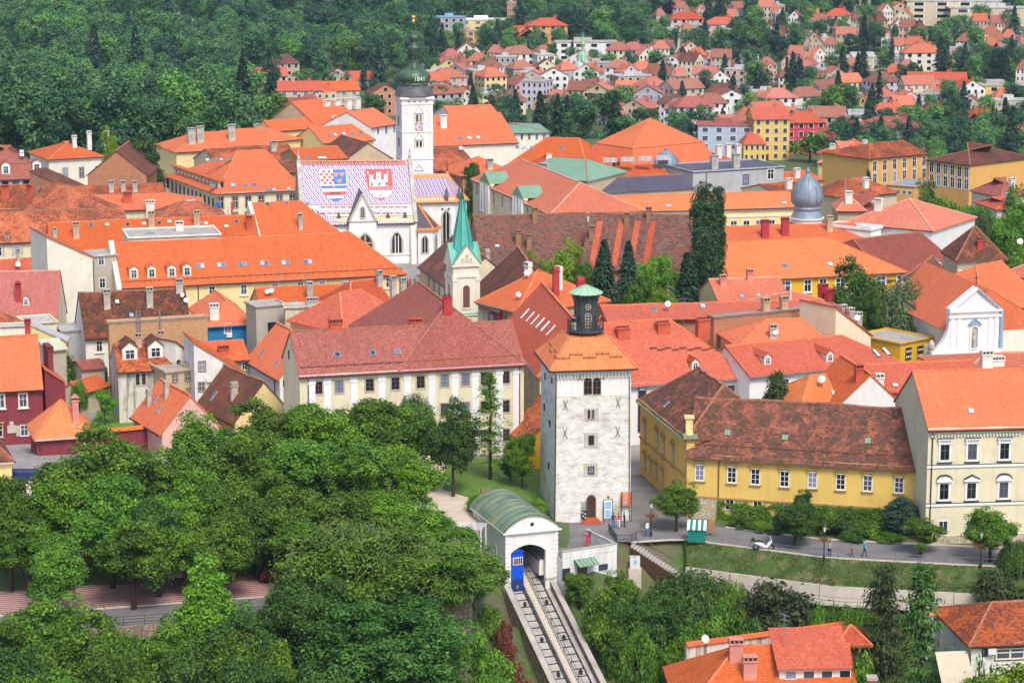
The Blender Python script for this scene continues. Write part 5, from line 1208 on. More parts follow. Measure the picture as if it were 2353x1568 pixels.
m=MB(); m.poly([(-.05,-.35,3.75),(W,-.35,3.75),(W,.3,4.15),(-.05,.3,4.15)]); m.poly([(W,.9,3.75),(-.05,.9,3.75),(-.05,.3,4.15),(W,.3,4.15)]); m.poly([(-.05,.9,3.75),(W,.9,3.75),(W,-.35,3.75),(-.05,-.35,3.75)]); m.build('coping','roof_bright',t)
h=H('small buff shed with orange pitched roof in the walled garden',(190,902),(250,884),318,D=4,rise=1.2,kind='g',wall='beige',roof='roof_orange',ov=.2)
h=H('low dark maroon roofed outbuilding behind the walled garden',(187,845),(240,840),326,D=5,rv=826,wall='greige',roof='roof_wine',gut=None)
h=H('pale gateway building with old tiles at the left edge by the bins',(-50,1058),(26,1052),272,D=9,rv=960,kind='hr',wall='yellow_light',roof='roof_old',gut='trim_stone')
h=H('red roofed cottage with pink gable and two pale chimneys behind the trees',(306,950),(372,990),4.5,D=7.5,rise=4.2,wall='pink',roof='roof_orange')
h.ch((342,930),(382,912),mat='chim_grey',w=.6,d=.5,h=1.5).sk((358,918),(366,940),w=.5,h=1.1)
h=H('brown roofed cottage with a yellow gable half hidden by tree tops',(453,924),(540,965),4.5,D=8,rise=4.6,wall='yellow_light',roof='roof_brown')
h.sk((491,909),w=.6,h=1.5); h.ch((538,912),mat='chim_grey',w=.45,d=.9,h=1.4)
# shabby house with two dormers and its brick fire wall
h=H('shabby grey house with orange tiles and two white dormers',(271,850),(398,843),313,D=9,rv=786,wall='shabby',roof='roof_mixed',og=.05)
h.do((299,826),(358,821),w=2.0,h=1.6,wall='offwhite',roof='roof_brown',rr=.8).ch((318,795),(370,789),mat='chim_tan',w=.8,d=.5,h=1.2)
h.win((316,871),(330,870),2,w=.5,h=1.5,st='stone').win((360,866),w=.6,h=1.5,st='stone')
h2=H('bare brick fire wall standing behind the shabby dormered house',(250,741),(476,727),323,D=1.2,kind='f',wall='brick_pale',roof='sheet_light',name='fire_wall',cat='wall',parap=.15)
for u in(315,322,368):
 p=hit(u,755,h2.a,Vector((h2.ex.y,-h2.ex.x,0)))-h2.root.location; m=MB(); m.tube([(0,-.15,-2.5),(0,-.15,2.6)],.12,6); m.build('flue','steel',h2.root,loc=p)
h=H('narrow buff house with roof terrace squeezed beside the shabby house',(381,856),(437,850),310,D=7,kind='f',wall='sand',roof='concrete',parap=.3)
h.win((402,869),(431,866),2,w=.65,h=.9,st='brown').win((404,902),(434,899),2,w=.6,h=.8,st='brown')
m=MB()
for k in range(9):m.bar(h.q(.2+k*.38,.1,h.ze+.3),h.q(.2+k*.38,.1,h.ze+1.2),.03,.03)
m.bar(h.q(.2,.1,h.ze+1.2),h.q(3.3,.1,h.ze+1.2),.04,.04); m.build('railing','iron',h.root)
h=H('pale upper storey of the terrace house with small dark window',(404,822),(440,815),315,D=5,kind='sr',zl=10.7,wall='offwhite',roof='roof_brown'); h.win((410,836),w=.5,h=1.0,st='dark')
h=H('whitewashed blue-stained house with slanting orange verge and two windows',(447,788),(558,862),311,D=8,kind='sr',zl=12.5,wall='shabby_white',roof='roof_orange') if False else None
a=PY(448,905,309); b=PY(560,898,311); zl=PY(0,786,309).z; zr_=PY(0,857,311).z
h=House('house','whitewashed house with blue stains, slanting verge and two windows','house',a,b,zr_,D=7,kind='sr',zl=zl,wall='shabby_white',roof='roof_orange')
h.win((464,841),w=.85,h=1.25,st='brown').win((463,888),w=.8,h=1.15,st='brown')
m=MB(); p=hit(480,872,h.a,Vector((h.ex.y,-h.ex.x,0)))-h.root.location; m.box(-.35,.35,-.35,.02,-.25,.25); q_=m.build('air_conditioner','dish',h.root,loc=p); q_.rotation_euler=(0,0,h.rz)
h=H('orange roofed back house between the white house and the blue house',(480,828),(572,822),322,D=8,rv=783,wall='grey',roof='roof_orange'); h.ch((513,812),mat='chim_red',w=1.4,d=.6,h=.6).win((562,840),w=.7,h=1.1,st='white')
h=H('white house with long orange roof sloping down to the cream house',(567,822),(642,865),6.5,D=9,rise=4.6,wall='white',roof='roof_orange'); h.sk((603,812),(637,835),w=.45,h=1.2).pipe((632,880))
# blue house
h=H('bright blue hipped house with orange roof and white window',(478,744),(584,738),337,D=14,rise=2.6,kind='v',hl=3.0,hr=2,wall='blue',roof='roof_orange',gut='blue'); h.win((523,754),w=.95,h=1.4,st='white')
h.ch((492,728),mat='chim_white',w=1.3,d=.7,h=1.4,pots=1); m=MB(); p=hit(526,770,h.a,Vector((h.ex.y,-h.ex.x,0)))-h.root.location; m.box(-.4,.4,-.35,.02,-.25,.25); q_=m.build('air_conditioner','dish',h.root,loc=p); q_.rotation_euler=(0,0,h.rz)
# mossy roof
h=H('mossy brown tiled house with white balcony wall',(196,772),(440,758),334,D=11,rv=665,wall='offwhite',roof='roof_mossy'); h.ch((246,705),(344,700),mat='chim_grey',w=.9,d=.6,h=2.0).sk((269,693),(302,724),w=.55,h=.65)
h.win((228,795),w=.8,h=1.5,st='cream').di((420,690),(428,702),k=1.3).ch((412,668),mat='chim_grey',w=1.0,d=.6,h=1.2)
m=MB()
for k in range(10):m.bar(h.q(.3+k*.3,-1.0,h.ze-5.6),h.q(.3+k*.3,-1.0,h.ze-4.6),.03,.03)
m.bar(h.q(.2,-1.0,h.ze-4.6),h.q(3.2,-1.0,h.ze-4.6),.05,.05); m.hexa([h.q(.1,-1.1,h.ze-5.8),h.q(3.2,-1.1,h.ze-5.8),h.q(3.2,0,h.ze-5.8),h.q(.1,0,h.ze-5.8),h.q(.1,-1.1,h.ze-5.6),h.q(3.2,-1.1,h.ze-5.6),h.q(3.2,0,h.ze-5.6),h.q(.1,0,h.ze-5.6)]); m.build('balcony','trim_white',h.root)
h=H('low white garage with pale flat roof under the tall cream fire wall',(143,762),(212,757),338,D=5,kind='f',wall='grey',roof='sheet_light',parap=.2)
h=H('old roofed pale house tucked behind the grey lean-to at the left',(60,745),(130,740),338,D=6,kind='f',wall='cream',roof='sheet_light',parap=.15)
a=PY(66,800,331); b=PY(152,800,331); h=House('house','weathered grey lean-to roof over a yellow outbuilding at the left','house',a,b,PY(0,783,331).z,D=2.2,kind='sr',zl=PY(0,742,331).z,wall='yellow_light',roof='sheet_light')
h=H('small shed with pale green striped awning in the left courtyard',(108,805),(152,800),326,D=3,rise=.9,kind='s',wall='greige',roof='green_pale')
# stained plaster house and orange roofs in front of the palace
h=H('stained ochre plaster house with long orange roof before the cream palace',(600,718),(872,706),336,D=11,rv=655,wall='stained',roof='roof_orange'); h.ch((712,690),(795,690),mat='chim_grey',w=.8,d=.6,h=2.2).sk((676,694),w=.7,h=.7).di((615,682),(624,680),k=1.3).ae((700,670),(640,665))
h=H('stained plaster courtyard wall block below the long orange roof',(655,708),(783,704),330,D=3,kind='f',wall='stained',roof='concrete',parap=.2); h.ch((717,700),mat='chim_grey',w=1.6,d=.4,h=.5)
h=H('grey plaster house with a dark window behind the white houses',(588,706),(656,700),333,D=4,kind='f',wall='greige',roof='concrete',parap=.2); h.win((624,755),w=1.1,h=1.8,st='dark')
h=H('orange house with grey valley and pale chimneys next to the long palace',(806,712),(905,700),330,D=10,rv=645,kind='hl',hl=3,wall='beige',roof='roof_red'); h.ch((872,655),(903,668),(925,672),mat='chim_grey',w=.8,d=.6,h=1.6)
h=H('salmon hipped roof house wedged behind the red-brown roof',(790,760),(945,735),318,D=12,rv=668,kind='h',hl=4,hr=4,wall='beige',roof='roof_red')
# long cream palace
h=H('long cream palace with orange roof, four dormers and a row of skylights',(280,657),(928,625),366,D=15,rv=543,kind='hr',hr=7,wall='yellow_light',roof='roof_orange'); PAL=h
h.do((308,640),(349,638),(395,636),(430,634),w=1.35,h=1.6,wall='cream',roof='roof_orange',rr=.45)
for u,v in((460,611),(508,609),(557,607),(607,605),(656,604),(707,602)):h.sk((u-5,v),(u+5,v),w=.62,h=1.0)
for u in(413,487,560,632,690,740,800,850,893):h.win((u,672-(u-413)*.048),w=.9,h=1.5,st='cream')
h.guard(.6).pipe((455,660)); m=MB(); m.hexa([h.q(-.9,-.6,0),h.q(-.13,-.6,0),h.q(-.13,14.5,0),h.q(-.9,14.5,0),h.q(-.9,-.6,h.ze),h.q(-.13,-.6,h.ze),h.q(-.13,7.5,h.zr+.4),h.q(-.9,7.5,h.zr+.4)]); m.build('gable_parapet','pale',h.root)
h=H('flat grey roofed attic block behind the palace ridge',(296,548),(505,540),376,D=9,kind='f',wall='offwhite',roof='concrete',parap=.25); h.ch((412,530),mat='chim_white',w=1.2,d=.8,h=1.0)
h.sk((345,537),w=1.4,h=1.0)
# tall cream fire wall house, grey wing
a=PY(113,700,361); b=PY(218,700,364); zl=PY(0,543,361).z; zr_=PY(0,592,364).z
h=House('house','tall blank cream fire wall with slanting pink tiled roof','house',a,b,zr_,D=10,kind='sr',zl=zl,wall='pale',roof='roof_salmon'); h.pipe((215,640)); h.ch((125,545),mat='chim_grey',w=.6,d=.6,h=1.0)
h=H('greige courtyard wing with white windows beside the blank fire wall',(214,590),(268,586),368,D=6,kind='f',wall='greige',roof='concrete',parap=.1); h.win((232,598),w=.9,h=1.5,st='white').win((235,650),w=.9,h=1.5,st='white')
h=H('red tiled house with small dormer left of the blank fire wall',(-40,752-4),(130,746),346,D=12,rv=622,wall='cream',roof='roof_pink'); h.do((60,702),w=.9,h=1.1,wall='cream',roof='roof_pink',rr=.5).ch((42,688),mat='chim_crimson',w=.8,d=.6,h=2.0,pots=3)
h=H('orange roofed cottage at the left edge below the red tiled house',(-30,752),(62,742),330,D=8,rv=705,kind='hr',wall='pale',roof='roof_mixed')
h=H('plain cream fire wall house behind the wine red house at the left',(-30,752),(66,748),318,D=2,kind='f',wall='pale',roof='concrete',parap=.1)
h=H('red tiled outhouse roof under shuttered cream windows at far left',(-20,625),(112,618),378,D=5,rv=594,wall='cream',roof='roof_red'); h.di((42,620),k=1.5).ch((42,600),mat='chim_grey',w=.5,d=.5,h=1.4)
# rows behind
h=H('long patched brown and orange roof with shuttered windows at far left',(-30,557),(300,540),404,D=14,rv=482,wall='cream',roof='roof_mixed'); h.win((-2,578),(82,575),3,w=.85,h=1.5,st='shut'); h.sk((17,545),w=.6,h=.6)
h=H('bright orange roof with brick chimneys behind the tall cream fire wall',(120,592),(600,572),388,D=14,rv=502,wall='greige',roof='roof_orange'); h.ch((175,545),(348,520),(452,518),mat='chim_tan',w=1.0,d=.7,h=2.0).ch((572,527),mat='chim_red',w=1.0,d=.8,h=1.8)
for u,v,c in((209,517,'glass'),(246,516,'t_yellow'),(293,516,'glass'),(331,514,'t_yellow'),(366,513,'glass'),(389,509,'t_yellow'),(459,512,'glass'),(473,513,'t_yellow'),(520,520,'t_yellow'),(543,510,'glass')):h.sk((u,v),w=.75,h=.75,gl=c)
h=H('orange house with broad hip roof and hooded chimney before the church',(604,556),(795,546),402,D=15,rv=462,kind='hr',hr=6,wall='cream',roof='roof_orange'); h.ch((690,524),mat='chim_grey',w=.7,d=.7,h=2.0,pots=3); h.sk((614,469),(658,467),(705,467),w=.7,h=.6,gl='glass')
m=MB(); m.hexa([h.q(-.8,-.4,0),h.q(-.13,-.4,0),h.q(-.13,15,0),h.q(-.8,15,0),h.q(-.8,-.4,h.ze),h.q(-.13,-.4,h.ze),h.q(-.13,7.5,h.zr+.3),h.q(-.8,7.5,h.zr+.3)]); m.build('gable_parapet','pale',h.root)
h=H('small orange dormered roof with ochre cowls beside the church portal',(735,555),(800,548),408,D=8,rv=505,kind='h',wall='cream',roof='roof_red')
h=H('bright orange hipped roof row with boxed chimneys behind the patched roof',(158,484),(470,476),430,D=13,rv=446,kind='hr',wall='cream',roof='roof_orange'); h.ch((293,465),mat='chim_red',w=1.6,d=1.0,h=1.4).ch((345,482),(440,482),mat='chim_white',w=1.5,d=.8,h=1.2)
h=H('dark patched tile roof running into the bright orange row',(360,505),(520,500),420,D=11,rv=462,kind='h',wall='cream',roof='roof_mixed')
h=H('red-brown tiled house with glazed balcony at far left',(60,478),(158,488),425,D=12,rv=425,kind='hr',wall='pale',roof='roof_mixed'); h.ch((70,450),mat='chim_red',w=1.2,d=.8,h=1.5)
h=H('white attic terrace house at far left with deck chairs roof',(-20,480),(62,478),432,D=10,rv=425,wall='pale',roof='roof_mixed'); h.ch((12,452),mat='chim_red',w=1.4,d=.8,h=1.6)
h=H('low orange roofs with pale chimneys in front of the brick gable',(100,458),(380,448),448,D=10,rv=425,wall='pale',roof='roof_mixed'); h.ch((256,440),(283,440),(310,440),mat='chim_grey',w=.9,d=.7,h=1.5)
# government block
h=H('large cream government block with orange hip roof and flags',(500,443),(694,434),452,bk=(388,404),rv=347,kind='h',hl=9,hr=2,wall='cream',roof='roof_orange',cor='trim_cream'); GOV=h
for u in(505,538,568,598,640,670):h.win((u+2,466-(u-505)*.04),w=1.1,h=2.2,st='brown'); h.win((u+2,500-(u-505)*.04),w=1.1,h=1.8,st='brown')
h.sk((488,427),(535,426),(564,426),(584,425),w=.9,h=1.0).sk((476,368),(484,368),(500,367),(508,367),(522,367),(530,366),w=.6,h=.8).sk((614,437),(622,437),(630,436),(663,434),w=.7,h=.8)
h.win((396,428),(490,468),11,w=.55,h=1.9,st='dark',side='l'); m=MB()
for k in range(13):x=h.D*(.08+.075*k); p=Vector(h.q(1.1,x,h.ze+1.3)); m.box(p.x-.3,p.x+.3,p.y-.2,p.y+.2,p.z-.5,p.z+.45,'trim_cream')
m.bar(h.q(1.3,h.D*.05,h.ze+1.95),h.q(1.3,h.D*1.0,h.ze+1.95),1.5,.2,'roof_orange'); m.bar(h.q(1.6,h.D*.06,h.ze+1.2),h.q(1.6,h.D*.99,h.ze+1.2),.3,1.3,'trim_dark'); m.build('dormer_row','trim_cream',h.roof)['kind']='stuff'
for k,(u,c) in enumerate(((505,'t_blue'),(538,'t_red'))):
 p=hit(u,474,h.a,Vector((h.ex.y,-h.ex.x,0)))-Vector((0,.6,0)); f=thing('flag','blue flag on the cream government block' if k==0 else 'red and white flag on the cream government block','flag',p)
 m=MB(); m.tube([(0,.6,-.2),(0,-.9,1.4)],.05,5); m.build('pole','trim_white',f); m=MB()
 for j in range(5):x0=-.05-.16*j; m.poly([(x0,-.8+.05*j,1.2-.12*j),(x0-.16,-.75+.05*j,1.08-.12*j),(x0-.16,-.75,-1.3),(x0,-.8,-1.2)],c if j<3 or k==0 else 'trim_white')
 m.build('cloth',c,f)
h=H('brick gabled house among dark trees behind the orange row',(201,400),(336,400),470,D=16,rv=346,kind='p',wall='brick',roof='roof_brown'); h.ch((252,437),mat='chim_grey',w=.8,d=.6,h=1.0)
h=H('brown tiled annex leaning on the brick gable',(170,440),(205,432),466,D=10,kind='s',rise=3.5,wall='brick_brown',roof='roof_brown')
h=H('wine red mansard house with two white dormers at far left',(-40,414),(95,408),492,D=16,rv=334,kind='m',wall='bluegrey',roof='roof_wine'); h.do((14,400),(85,395),w=1.7,h=2.0,wall='trim_white',roof='roof_wine',rr=.5); h.sk((50,348),(50,356),w=.9,h=.7); h.win((12,424),(60,422),3,w=1.2,h=1.2,st='dark')
h=H('white villa with frieze and orange hip roof at the edge of the wood',(112,365),(238,358),516,D=15,rv=325,kind='h',wall='pale',roof='roof_orange',cor='trim_white'); h.ch((171,338),(205,328),(245,328),mat='chim_white',w=.9,d=.8,h=2.0).win((150,398),(225,394),3,w=1.0,h=2.2,st='brown')
h=H('grey walled house with maroon roof beside the government block',(352,412),(392,404),486,D=10,rv=378,kind='h',wall='greige',roof='roof_wine'); h.win((365,425),(386,422),2,w=.8,h=1.6,st='dark')
# third row behind the government block
h=H('long orange roof with tall pale chimneys and a yellow gable below the wood',(405,348),(640,336),535,D=16,rv=302,kind='hl',wall='yellow_light',roof='roof_orange'); h.ch((440,330),(460,326),(532,322),mat='chim_grey',w=1.6,d=.9,h=3.0)
h=H('orange roof strip with yellow end wall behind the long chimneyed roof',(550,332),(690,318),556,D=13,rv=294,kind='hr',wall='yellow_light',roof='roof_orange'); h.ch((590,310),mat='chim_grey',w=1.2,d=.8,h=2.0)
h=H('yellow fire wall house with patched brown roof behind the church',(500,378),(690,366),512,D=14,rv=336,kind='g',wall='sand',roof='roof_mixed'); h.sk((580,352),w=2.0,h=1.2); h.ch((628,345),mat='chim_grey',w=1.2,d=.9,h=1.5)
h=H('orange roof with two skylights right behind the patterned church roof',(690,368),(798,362),498,D=12,rv=338,wall='brick_pale',roof='roof_orange'); h.sk((705,364),(735,363),(745,363),w=1.0,h=1.0)
h=H('buff gabled house with a red roof slope left of the bell tower',(790,368),(900,362),512,D=16,rv=328,kind='p',wall='sand',roof='roof_brown'); h.sk((775,355),w=.6,h=2.4)
h=H('brick house with brown roof in front of the yellow block behind the church',(600,400),(690,392),486,D=8,rv=372,wall='brick_pale',roof='roof_brown')
h=H('yellow house with orange roof and four skylights left of the bell tower',(742,328),(858,320),560,D=14,rv=288,kind='hr',hr=2,wall='yellow_light',roof='roof_orange'); h.sk((757,311),(770,310),(790,308),(810,307),(828,305),w=.8,h=1.2); h.win((765,340),(840,334),5,w=1.1,h=1.8,st='plain')
h=H('yellow house with orange roof strip and air units behind the yellow house',(625,300),(745,292),590,D=9,rv=273,wall='yellow_light',roof='roof_orange')
h=H('large steep orange roof dotted with pale vents beside the bell tower',(745,306),(872,290),596,D=22,rv=227,kind='hr',hr=8,wall='sand',roof='roof_orange'); h.ch((768,282),(792,284),(820,280),(850,293),mat='chim_white',w=.8,d=.7,h=1.2).ch((750,242),(773,240),(800,238),(820,236),mat='chim_white',w=1.8,d=1.0,h=.8); h.win((768,318),(856,304),5,w=1.0,h=1.8,st='plain')
h=H('white gabled house with orange roof touching the bell tower',(852,292),(912,282),580,D=14,rv=252,wall='white',roof='roof_orange'); h.win((868,300),(905,296),3,w=.9,h=1.8,st='plain')
# right of the bell tower
h=H('very large orange roof right of the bell tower with gabled attic',(995,334),(1190,326),580,D=26,rv=262,kind='g',wall='pale',roof='roof_orange'); h.sk((1056,318),(1078,317),(1098,316),w=1.0,h=1.2).ch((1018,292),mat='chim_white',w=1.6,d=1.0,h=2.4)
h=H('orange gabled roof crowning the large roof right of the bell tower',(1040,272),(1150,268),620,D=16,rv=242,wall='white',roof='roof_orange')
h=H('cream house with green copper hip roof right of the large orange roof',(1120,306),(1262,304),606,D=20,rv=282,kind='h',wall='pale',roof='copper_green'); h.win((1130,316),(1250,314),8,w=.7,h=1.5,st='plain')
h=H('orange hipped houses with skylight band in front of the green copper roof',(1172,374),(1345,380),548,D=20,rv=316,kind='h',hl=6,hr=4,wall='sand',roof='roof_orange'); h.sk((1188,338),(1203,339),(1214,340),(1220,340),w=.8,h=1.1).sk((1290,340),w=.8,h=1.3)
h=H('broad two-tier orange roof with old grey facade on the hill crest',(1336,384),(1452,402),556,D=26,rv=271,kind='m',hl=9,hr=9,wall='greige',roof='roof_orange'); h.win((1348,394),(1440,408),6,w=1.0,h=2.6,st='brown')
h=H('low orange roof with large dish before the two-tier roof',(1240,396),(1325,392),534,D=12,rv=352,kind='h',wall='sand',roof='roof_orange'); h.di((1262,378),k=2.6)
h=H('patched tile roofs and cluttered terraces directly right of the bell tower',(1000,392),(1100,384),500,D=16,rv=338,wall='sand',roof='roof_mixed'); h.di((1058,350),(1085,372),k=1.5)
h=H('red gable with brick side behind the spire',(1060,402),(1180,396),488,D=12,rv=360,kind='h',wall='brick',roof='roof_orange'); h.ch((1125,388),mat='chim_grey',w=1.2,d=.8,h=1.5)
# eastern palace
h=H('palace facade wing with pediments and long orange roof slope',(1086,410),(1266,490),470,D=17,rise=4.0,kind='h',hl=4,hr=9,wall='cream',roof='roof_salmon',cor='trim_cream');
for k in range(9):u=1096+k*19.5; h.win((u,436+(u-1096)*.46),w=1.1,h=2.4,st='cream')
for k,u in enumerate((1122,1198)):
 p0,nn,rz=h.wpl('f'); p=hit(u,430+(u-1096)*.44,p0,nn)-h.root.location; m=MB(); m.box(-3.2,3.2,-.5,.1,-4.5,1.6); m.box(-3.5,3.5,-.7,.12,1.6,2.0); q_=m.build('pavilion','cream',h.root,loc=p); q_.rotation_euler=(0,0,rz)
 m=MB(); m.hexa([(-3.4,-.8,2.0),(3.4,-.8,2.0),(3.4,3.5,2.0),(-3.4,3.5,2.0),(-.05,-.8,3.9),(.05,-.8,3.9),(.05,3.5,3.9),(-.05,3.5,3.9)]); m.build('pediment','copper_green',q_)
 for x in(-2.6,-1.0,1.0,2.6):m=MB(); m.tube([(x,-.7,-4),(x,-.7,1.6)],.28,8); m.build('column','trim_white',q_)
h=H('long cream palace wing with bright orange roof behind the old brown roofs',(1266,490),(1836,474),462,D=15,rv=446,kind='hl',hl=5,wall='yellow_light',roof='roof_bright',cor='trim_cream'); h.win((1480,526),(1830,516),13,w=1.3,h=2.2,st='cream').sk((1310,478),(1395,476),(1535,473),(1800,466),w=1.0,h=.8); h.band(h.ze-4.5).band(h.ze-1.6,'trim_cream',.5)
h=H('green copper roof with vent box behind the palace facade wing',(1180,402),(1348,414),505,D=18,rv=362,kind='h',hl=5,hr=5,wall='sand',roof='copper_green'); h.ch((1250,390),mat='chim_grey',w=2.0,d=1.2,h=.8)
h=H('buff house with long dark metal roof behind the palace',(1384,441),(1592,431),502,D=11,rv=405,wall='beige',roof='sheet_dark',gut=None)
h=H('orange roof with grey cooling units behind the dark metal roof',(1340,408),(1560,398),528,D=12,rv=378,wall='pale',roof='roof_orange'); m=MB()
for k in range(4):p=h.q(7+k*4.2,2,h.ze+2.6); m=MB(); m.box(-1.5,1.5,-.7,.7,.3,1.2); m.box(-1.4,-1.3,-.6,.6,-.5,.3); m.box(1.3,1.4,-.6,.6,-.5,.3); m.build('cooling_unit','sheet_light',h.root,loc=p); h.ch((1415,395),mat='chim_red',w=1.4,d=.8,h=1.6)
h=H('grey flat roofed modern block with tall chimneys by the poplar',(1592,396),(1800,384),525,D=14,kind='f',wall='grey',roof='sheet_dark',parap=.3); h.win((1713,412),w=1.4,h=2.2,st='dark').win((1770,400),w=1.6,h=2.2,st='white').ch((1640,388),(1690,385),mat='chim_grey',w=1.6,d=1.0,h=2.5)
h=H('orange hipped roof row with white chimneys beyond the small grey dome',(1515,384),(1700,372),560,D=14,rv=345,kind='h',wall='white',roof='roof_red'); h.ch((1585,362),(1605,360),(1650,362),(1672,358),(1695,360),mat='chim_white',w=1.2,d=1.0,h=2.4)
h=H('umber old tiled roof with brick chimney below the palace wing',(1105,606),(1366,599),398,D=17,rv=491,wall='brick',roof='roof_umber'); h.ch((1190,560),(1215,570),mat='brick_brown',w=.9,d=.7,h=1.8).ch((1228,506),mat='brick_brown',w=.9,d=.7,h=1.6).sk((1142,565),w=.7,h=.6)
h=H('umber tiled roof with repaired orange stripes beside the poplar',(1334,612),(1600,622),394,D=17,rv=492,kind='g',wall='brick',roof='roof_umber'); h.ch((1359,548),(1440,518),(1490,505),(1594,530),mat='brick_brown',w=.8,d=.7,h=1.6)
up=Vector(h.fn).cross(h.ex).normalized();
for u in(1378,1428,1465,1500,1560,1580):
 m=MB(); a=h.on(u,508 if u<1520 else 522)+h.fn*.03; b=a-h.ex*.0
 nrm=h.fn; t_=Vector((0,0,1)).cross(nrm).normalized(); dn=t_.cross(nrm).normalized();
 if dn.z>0:dn=-dn
 m.poly([a-t_*.5,a-t_*.5+dn*9.5,a+t_*.5+dn*9.5,a+t_*.5]); m.build('repaired_strip','roof_red',h.roof)
 # corner house with oriel, houses by the green spire
h=H('ochre corner house with maroon oriel and orange roof beside the spire',(1098,690),(1188,713),342,D=16,rv=622,kind='h',hl=4,hr=6,wall='sand',roof='roof_orange',cor='trim_ochre',gut='gutter_grey'); h.win((1108,726),(1134,733),3,w=.7,h=2.0,st='hood').win((1110,762),(1130,768),2,w=.7,h=1.8,st='hood').win((1160,738),(1178,743),2,w=.8,h=1.9,st='hood').di((1210,640),(1190,690),k=1.4).ch((1213,630),(1283,640),mat='chim_white',w=1.0,d=.7,h=1.2)
p=hit(1147,740,h.a,Vector((h.ex.y,-h.ex.x,0)))-h.root.location; m=MB(); m.box(-.9,.9,-1.0,.02,-1.6,1.6); q_=m.build('oriel','maroon',h.root,loc=p); q_.rotation_euler=(0,0,h.rz); m=MB(); m.box(-1.05,1.05,-1.15,.02,1.6,1.85); m.box(-1.0,1.0,-1.1,.02,-2.1,-1.6); m.build('oriel_cornice','trim_brown',q_)
for x in(-.45,.45):m=MB(); m.box(x-.32,x+.32,-1.03,-.99,-.8,1.2); m.build('oriel_pane','glass',q_)
h=H('street house with ridge chimneys and six slit skylights next to the tower',(1158,742),(1240,856),11,D=10.5,rise=5.6,kind='hr',hr=3,wall='cream',roof='roof_red',gut='gutter_grey'); h.sk((1206,720),(1218,727),(1229,734),(1241,741),(1253,749),(1265,758),w=.4,h=1.7,fr='trim_white'); h.ch((1277,650),mat='chim_crimson',w=1.2,d=.8,h=1.6); h.ch((1333,665),mat='chim_crimson',w=1.2,d=.9,h=1.0)
for k in range(6):u=1170+k*12; h.win((u,795+k*17),w=.75,h=1.8,st='cream'); h.win((u,845+k*17),w=.7,h=1.5,st='cream')
h=H('brown roofed cream house left of the spire facing the church square',(965,608),(1036,660),8.2,D=11,rise=4.6,wall='cream',roof='roof_brown',gut='gutter'); h.win((985,648),(1022,672),4,w=.55,h=1.9,st='brown')
h=H('long pink tiled slope with chimney between spire and gardens',(1094,655),(1120,705),9.0,D=13,rise=6.0,wall='brick',roof='roof_brown'); h.ch((1120,610),mat='chim_grey',w=.9,d=.6,h=2.0)
h=H('small yellow house with old orange roof hugging the tower',(1172,985),(1214,1012),4.6,D=8,rise=4.0,wall='yellow_deep',roof='roof_mixed')
# yellow house on the promenade
h=H('yellow promenade house with mottled old tile roof and ivy',(1578,1041),(2112,1072),266.5,zb=-1,D=12,rv=925,kind='g',wall='yellow',roof='roof_old',gut='trim_brown'); YH=h
for u,v in((1607,1085),(1681,1090),(1735,1094),(1802,1099),(1866,1102),(1931,1106),(1993,1109),(2065,1113)):h.win((u,v),w=.95,h=1.75,st='yel')
h.win((1676,1158),w=.95,h=1.2,st='plain').win((1740,1161),w=.95,h=1.2,st='plain').win((1801,1165),w=.95,h=1.2,st='plain').pipe((1651,1100),mat='trim_brown'); h.sk((1671,994),(1803,1005),(1993,1013),w=.62,h=.7,fr='copper_green',gl='copper_green'); h.guard(.9,mat='trim_brown')
zb_=hit(1650,1143,h.a,Vector((h.ex.y,-h.ex.x,0))).z; m=MB(); m.bar(h.q(0,-.05,zb_),h.q(h.W,-.05,zb_),.2,.2); m.build('string_course','trim_ochre',h.root)
m=MB(); m.hexa([h.q(.5,-.12,-1),h.q(3.6,-.12,-1),h.q(3.6,.1,-1),h.q(.5,.1,-1),h.q(.5,-.12,zb_-.15),h.q(3.6,-.12,zb_-.15),h.q(3.6,.1,zb_-.15),h.q(.5,.1,zb_-.15)]); m.build('stone_base','rubble',h.root)
w_=House('house','','house',(1471,914),(1579,1001),9.4,zb=-1,D=11.5,rise=4.6,kind='h',hl=5,hr=5,wall='yellow',roof='roof_old',gut='copper_green',into=h,pre='wing_',cor='trim_ochre')
for u,v in((1482,994),(1509,1013),(1524,1029),(1546,1046)):w_.win((u,v),w=.8,h=2.3,st='tall')
for u,v in((1482,1060),(1495,1072),(1508,1082),(1523,1095)):w_.win((u,v),w=.75,h=1.5,st='tall')
w_.band(4.6,'trim_ochre').sk((1531,928),w=.4,h=1.0)
m=MB()
for k in range(16):m.hexa([w_.q(w_.W-.75-(k%2)*.0,-.12,-1+k*.62),w_.q(w_.W+.12,-.12,-1+k*.62),w_.q(w_.W+.12,.8,-1+k*.62),w_.q(w_.W-.75,.8,-1+k*.62),w_.q(w_.W-.75,-.12,-.45+k*.62),w_.q(w_.W+.12,-.12,-.45+k*.62),w_.q(w_.W+.12,.8,-.45+k*.62),w_.q(w_.W-.75,.8,-.45+k*.62)])
m.build('quoins','yellow',h.root)['kind']='stuff'; m=MB(); p=Vector(w_.q(w_.W-.4,.3,9.4)); m.box(p.x-.7,p.x+.9,p.y-.7,p.y+.7,p.z-.3,p.z+.15); m.build('corner_cap','copper_green',h.root); m=MB(); m.box(p.x-.4,p.x+.4,p.y-.4,p.y+.4,p.z+.15,p.z+2.0); m.box(p.x-.55,p.x+.55,p.y-.55,p.y+.55,p.z+2.0,p.z+2.25); m.lathe([(.5,p.z+.15),(.35,p.z+.7)],8,p.x,p.y-.2); m.build('corner_chimney','yellow_light',h.root)
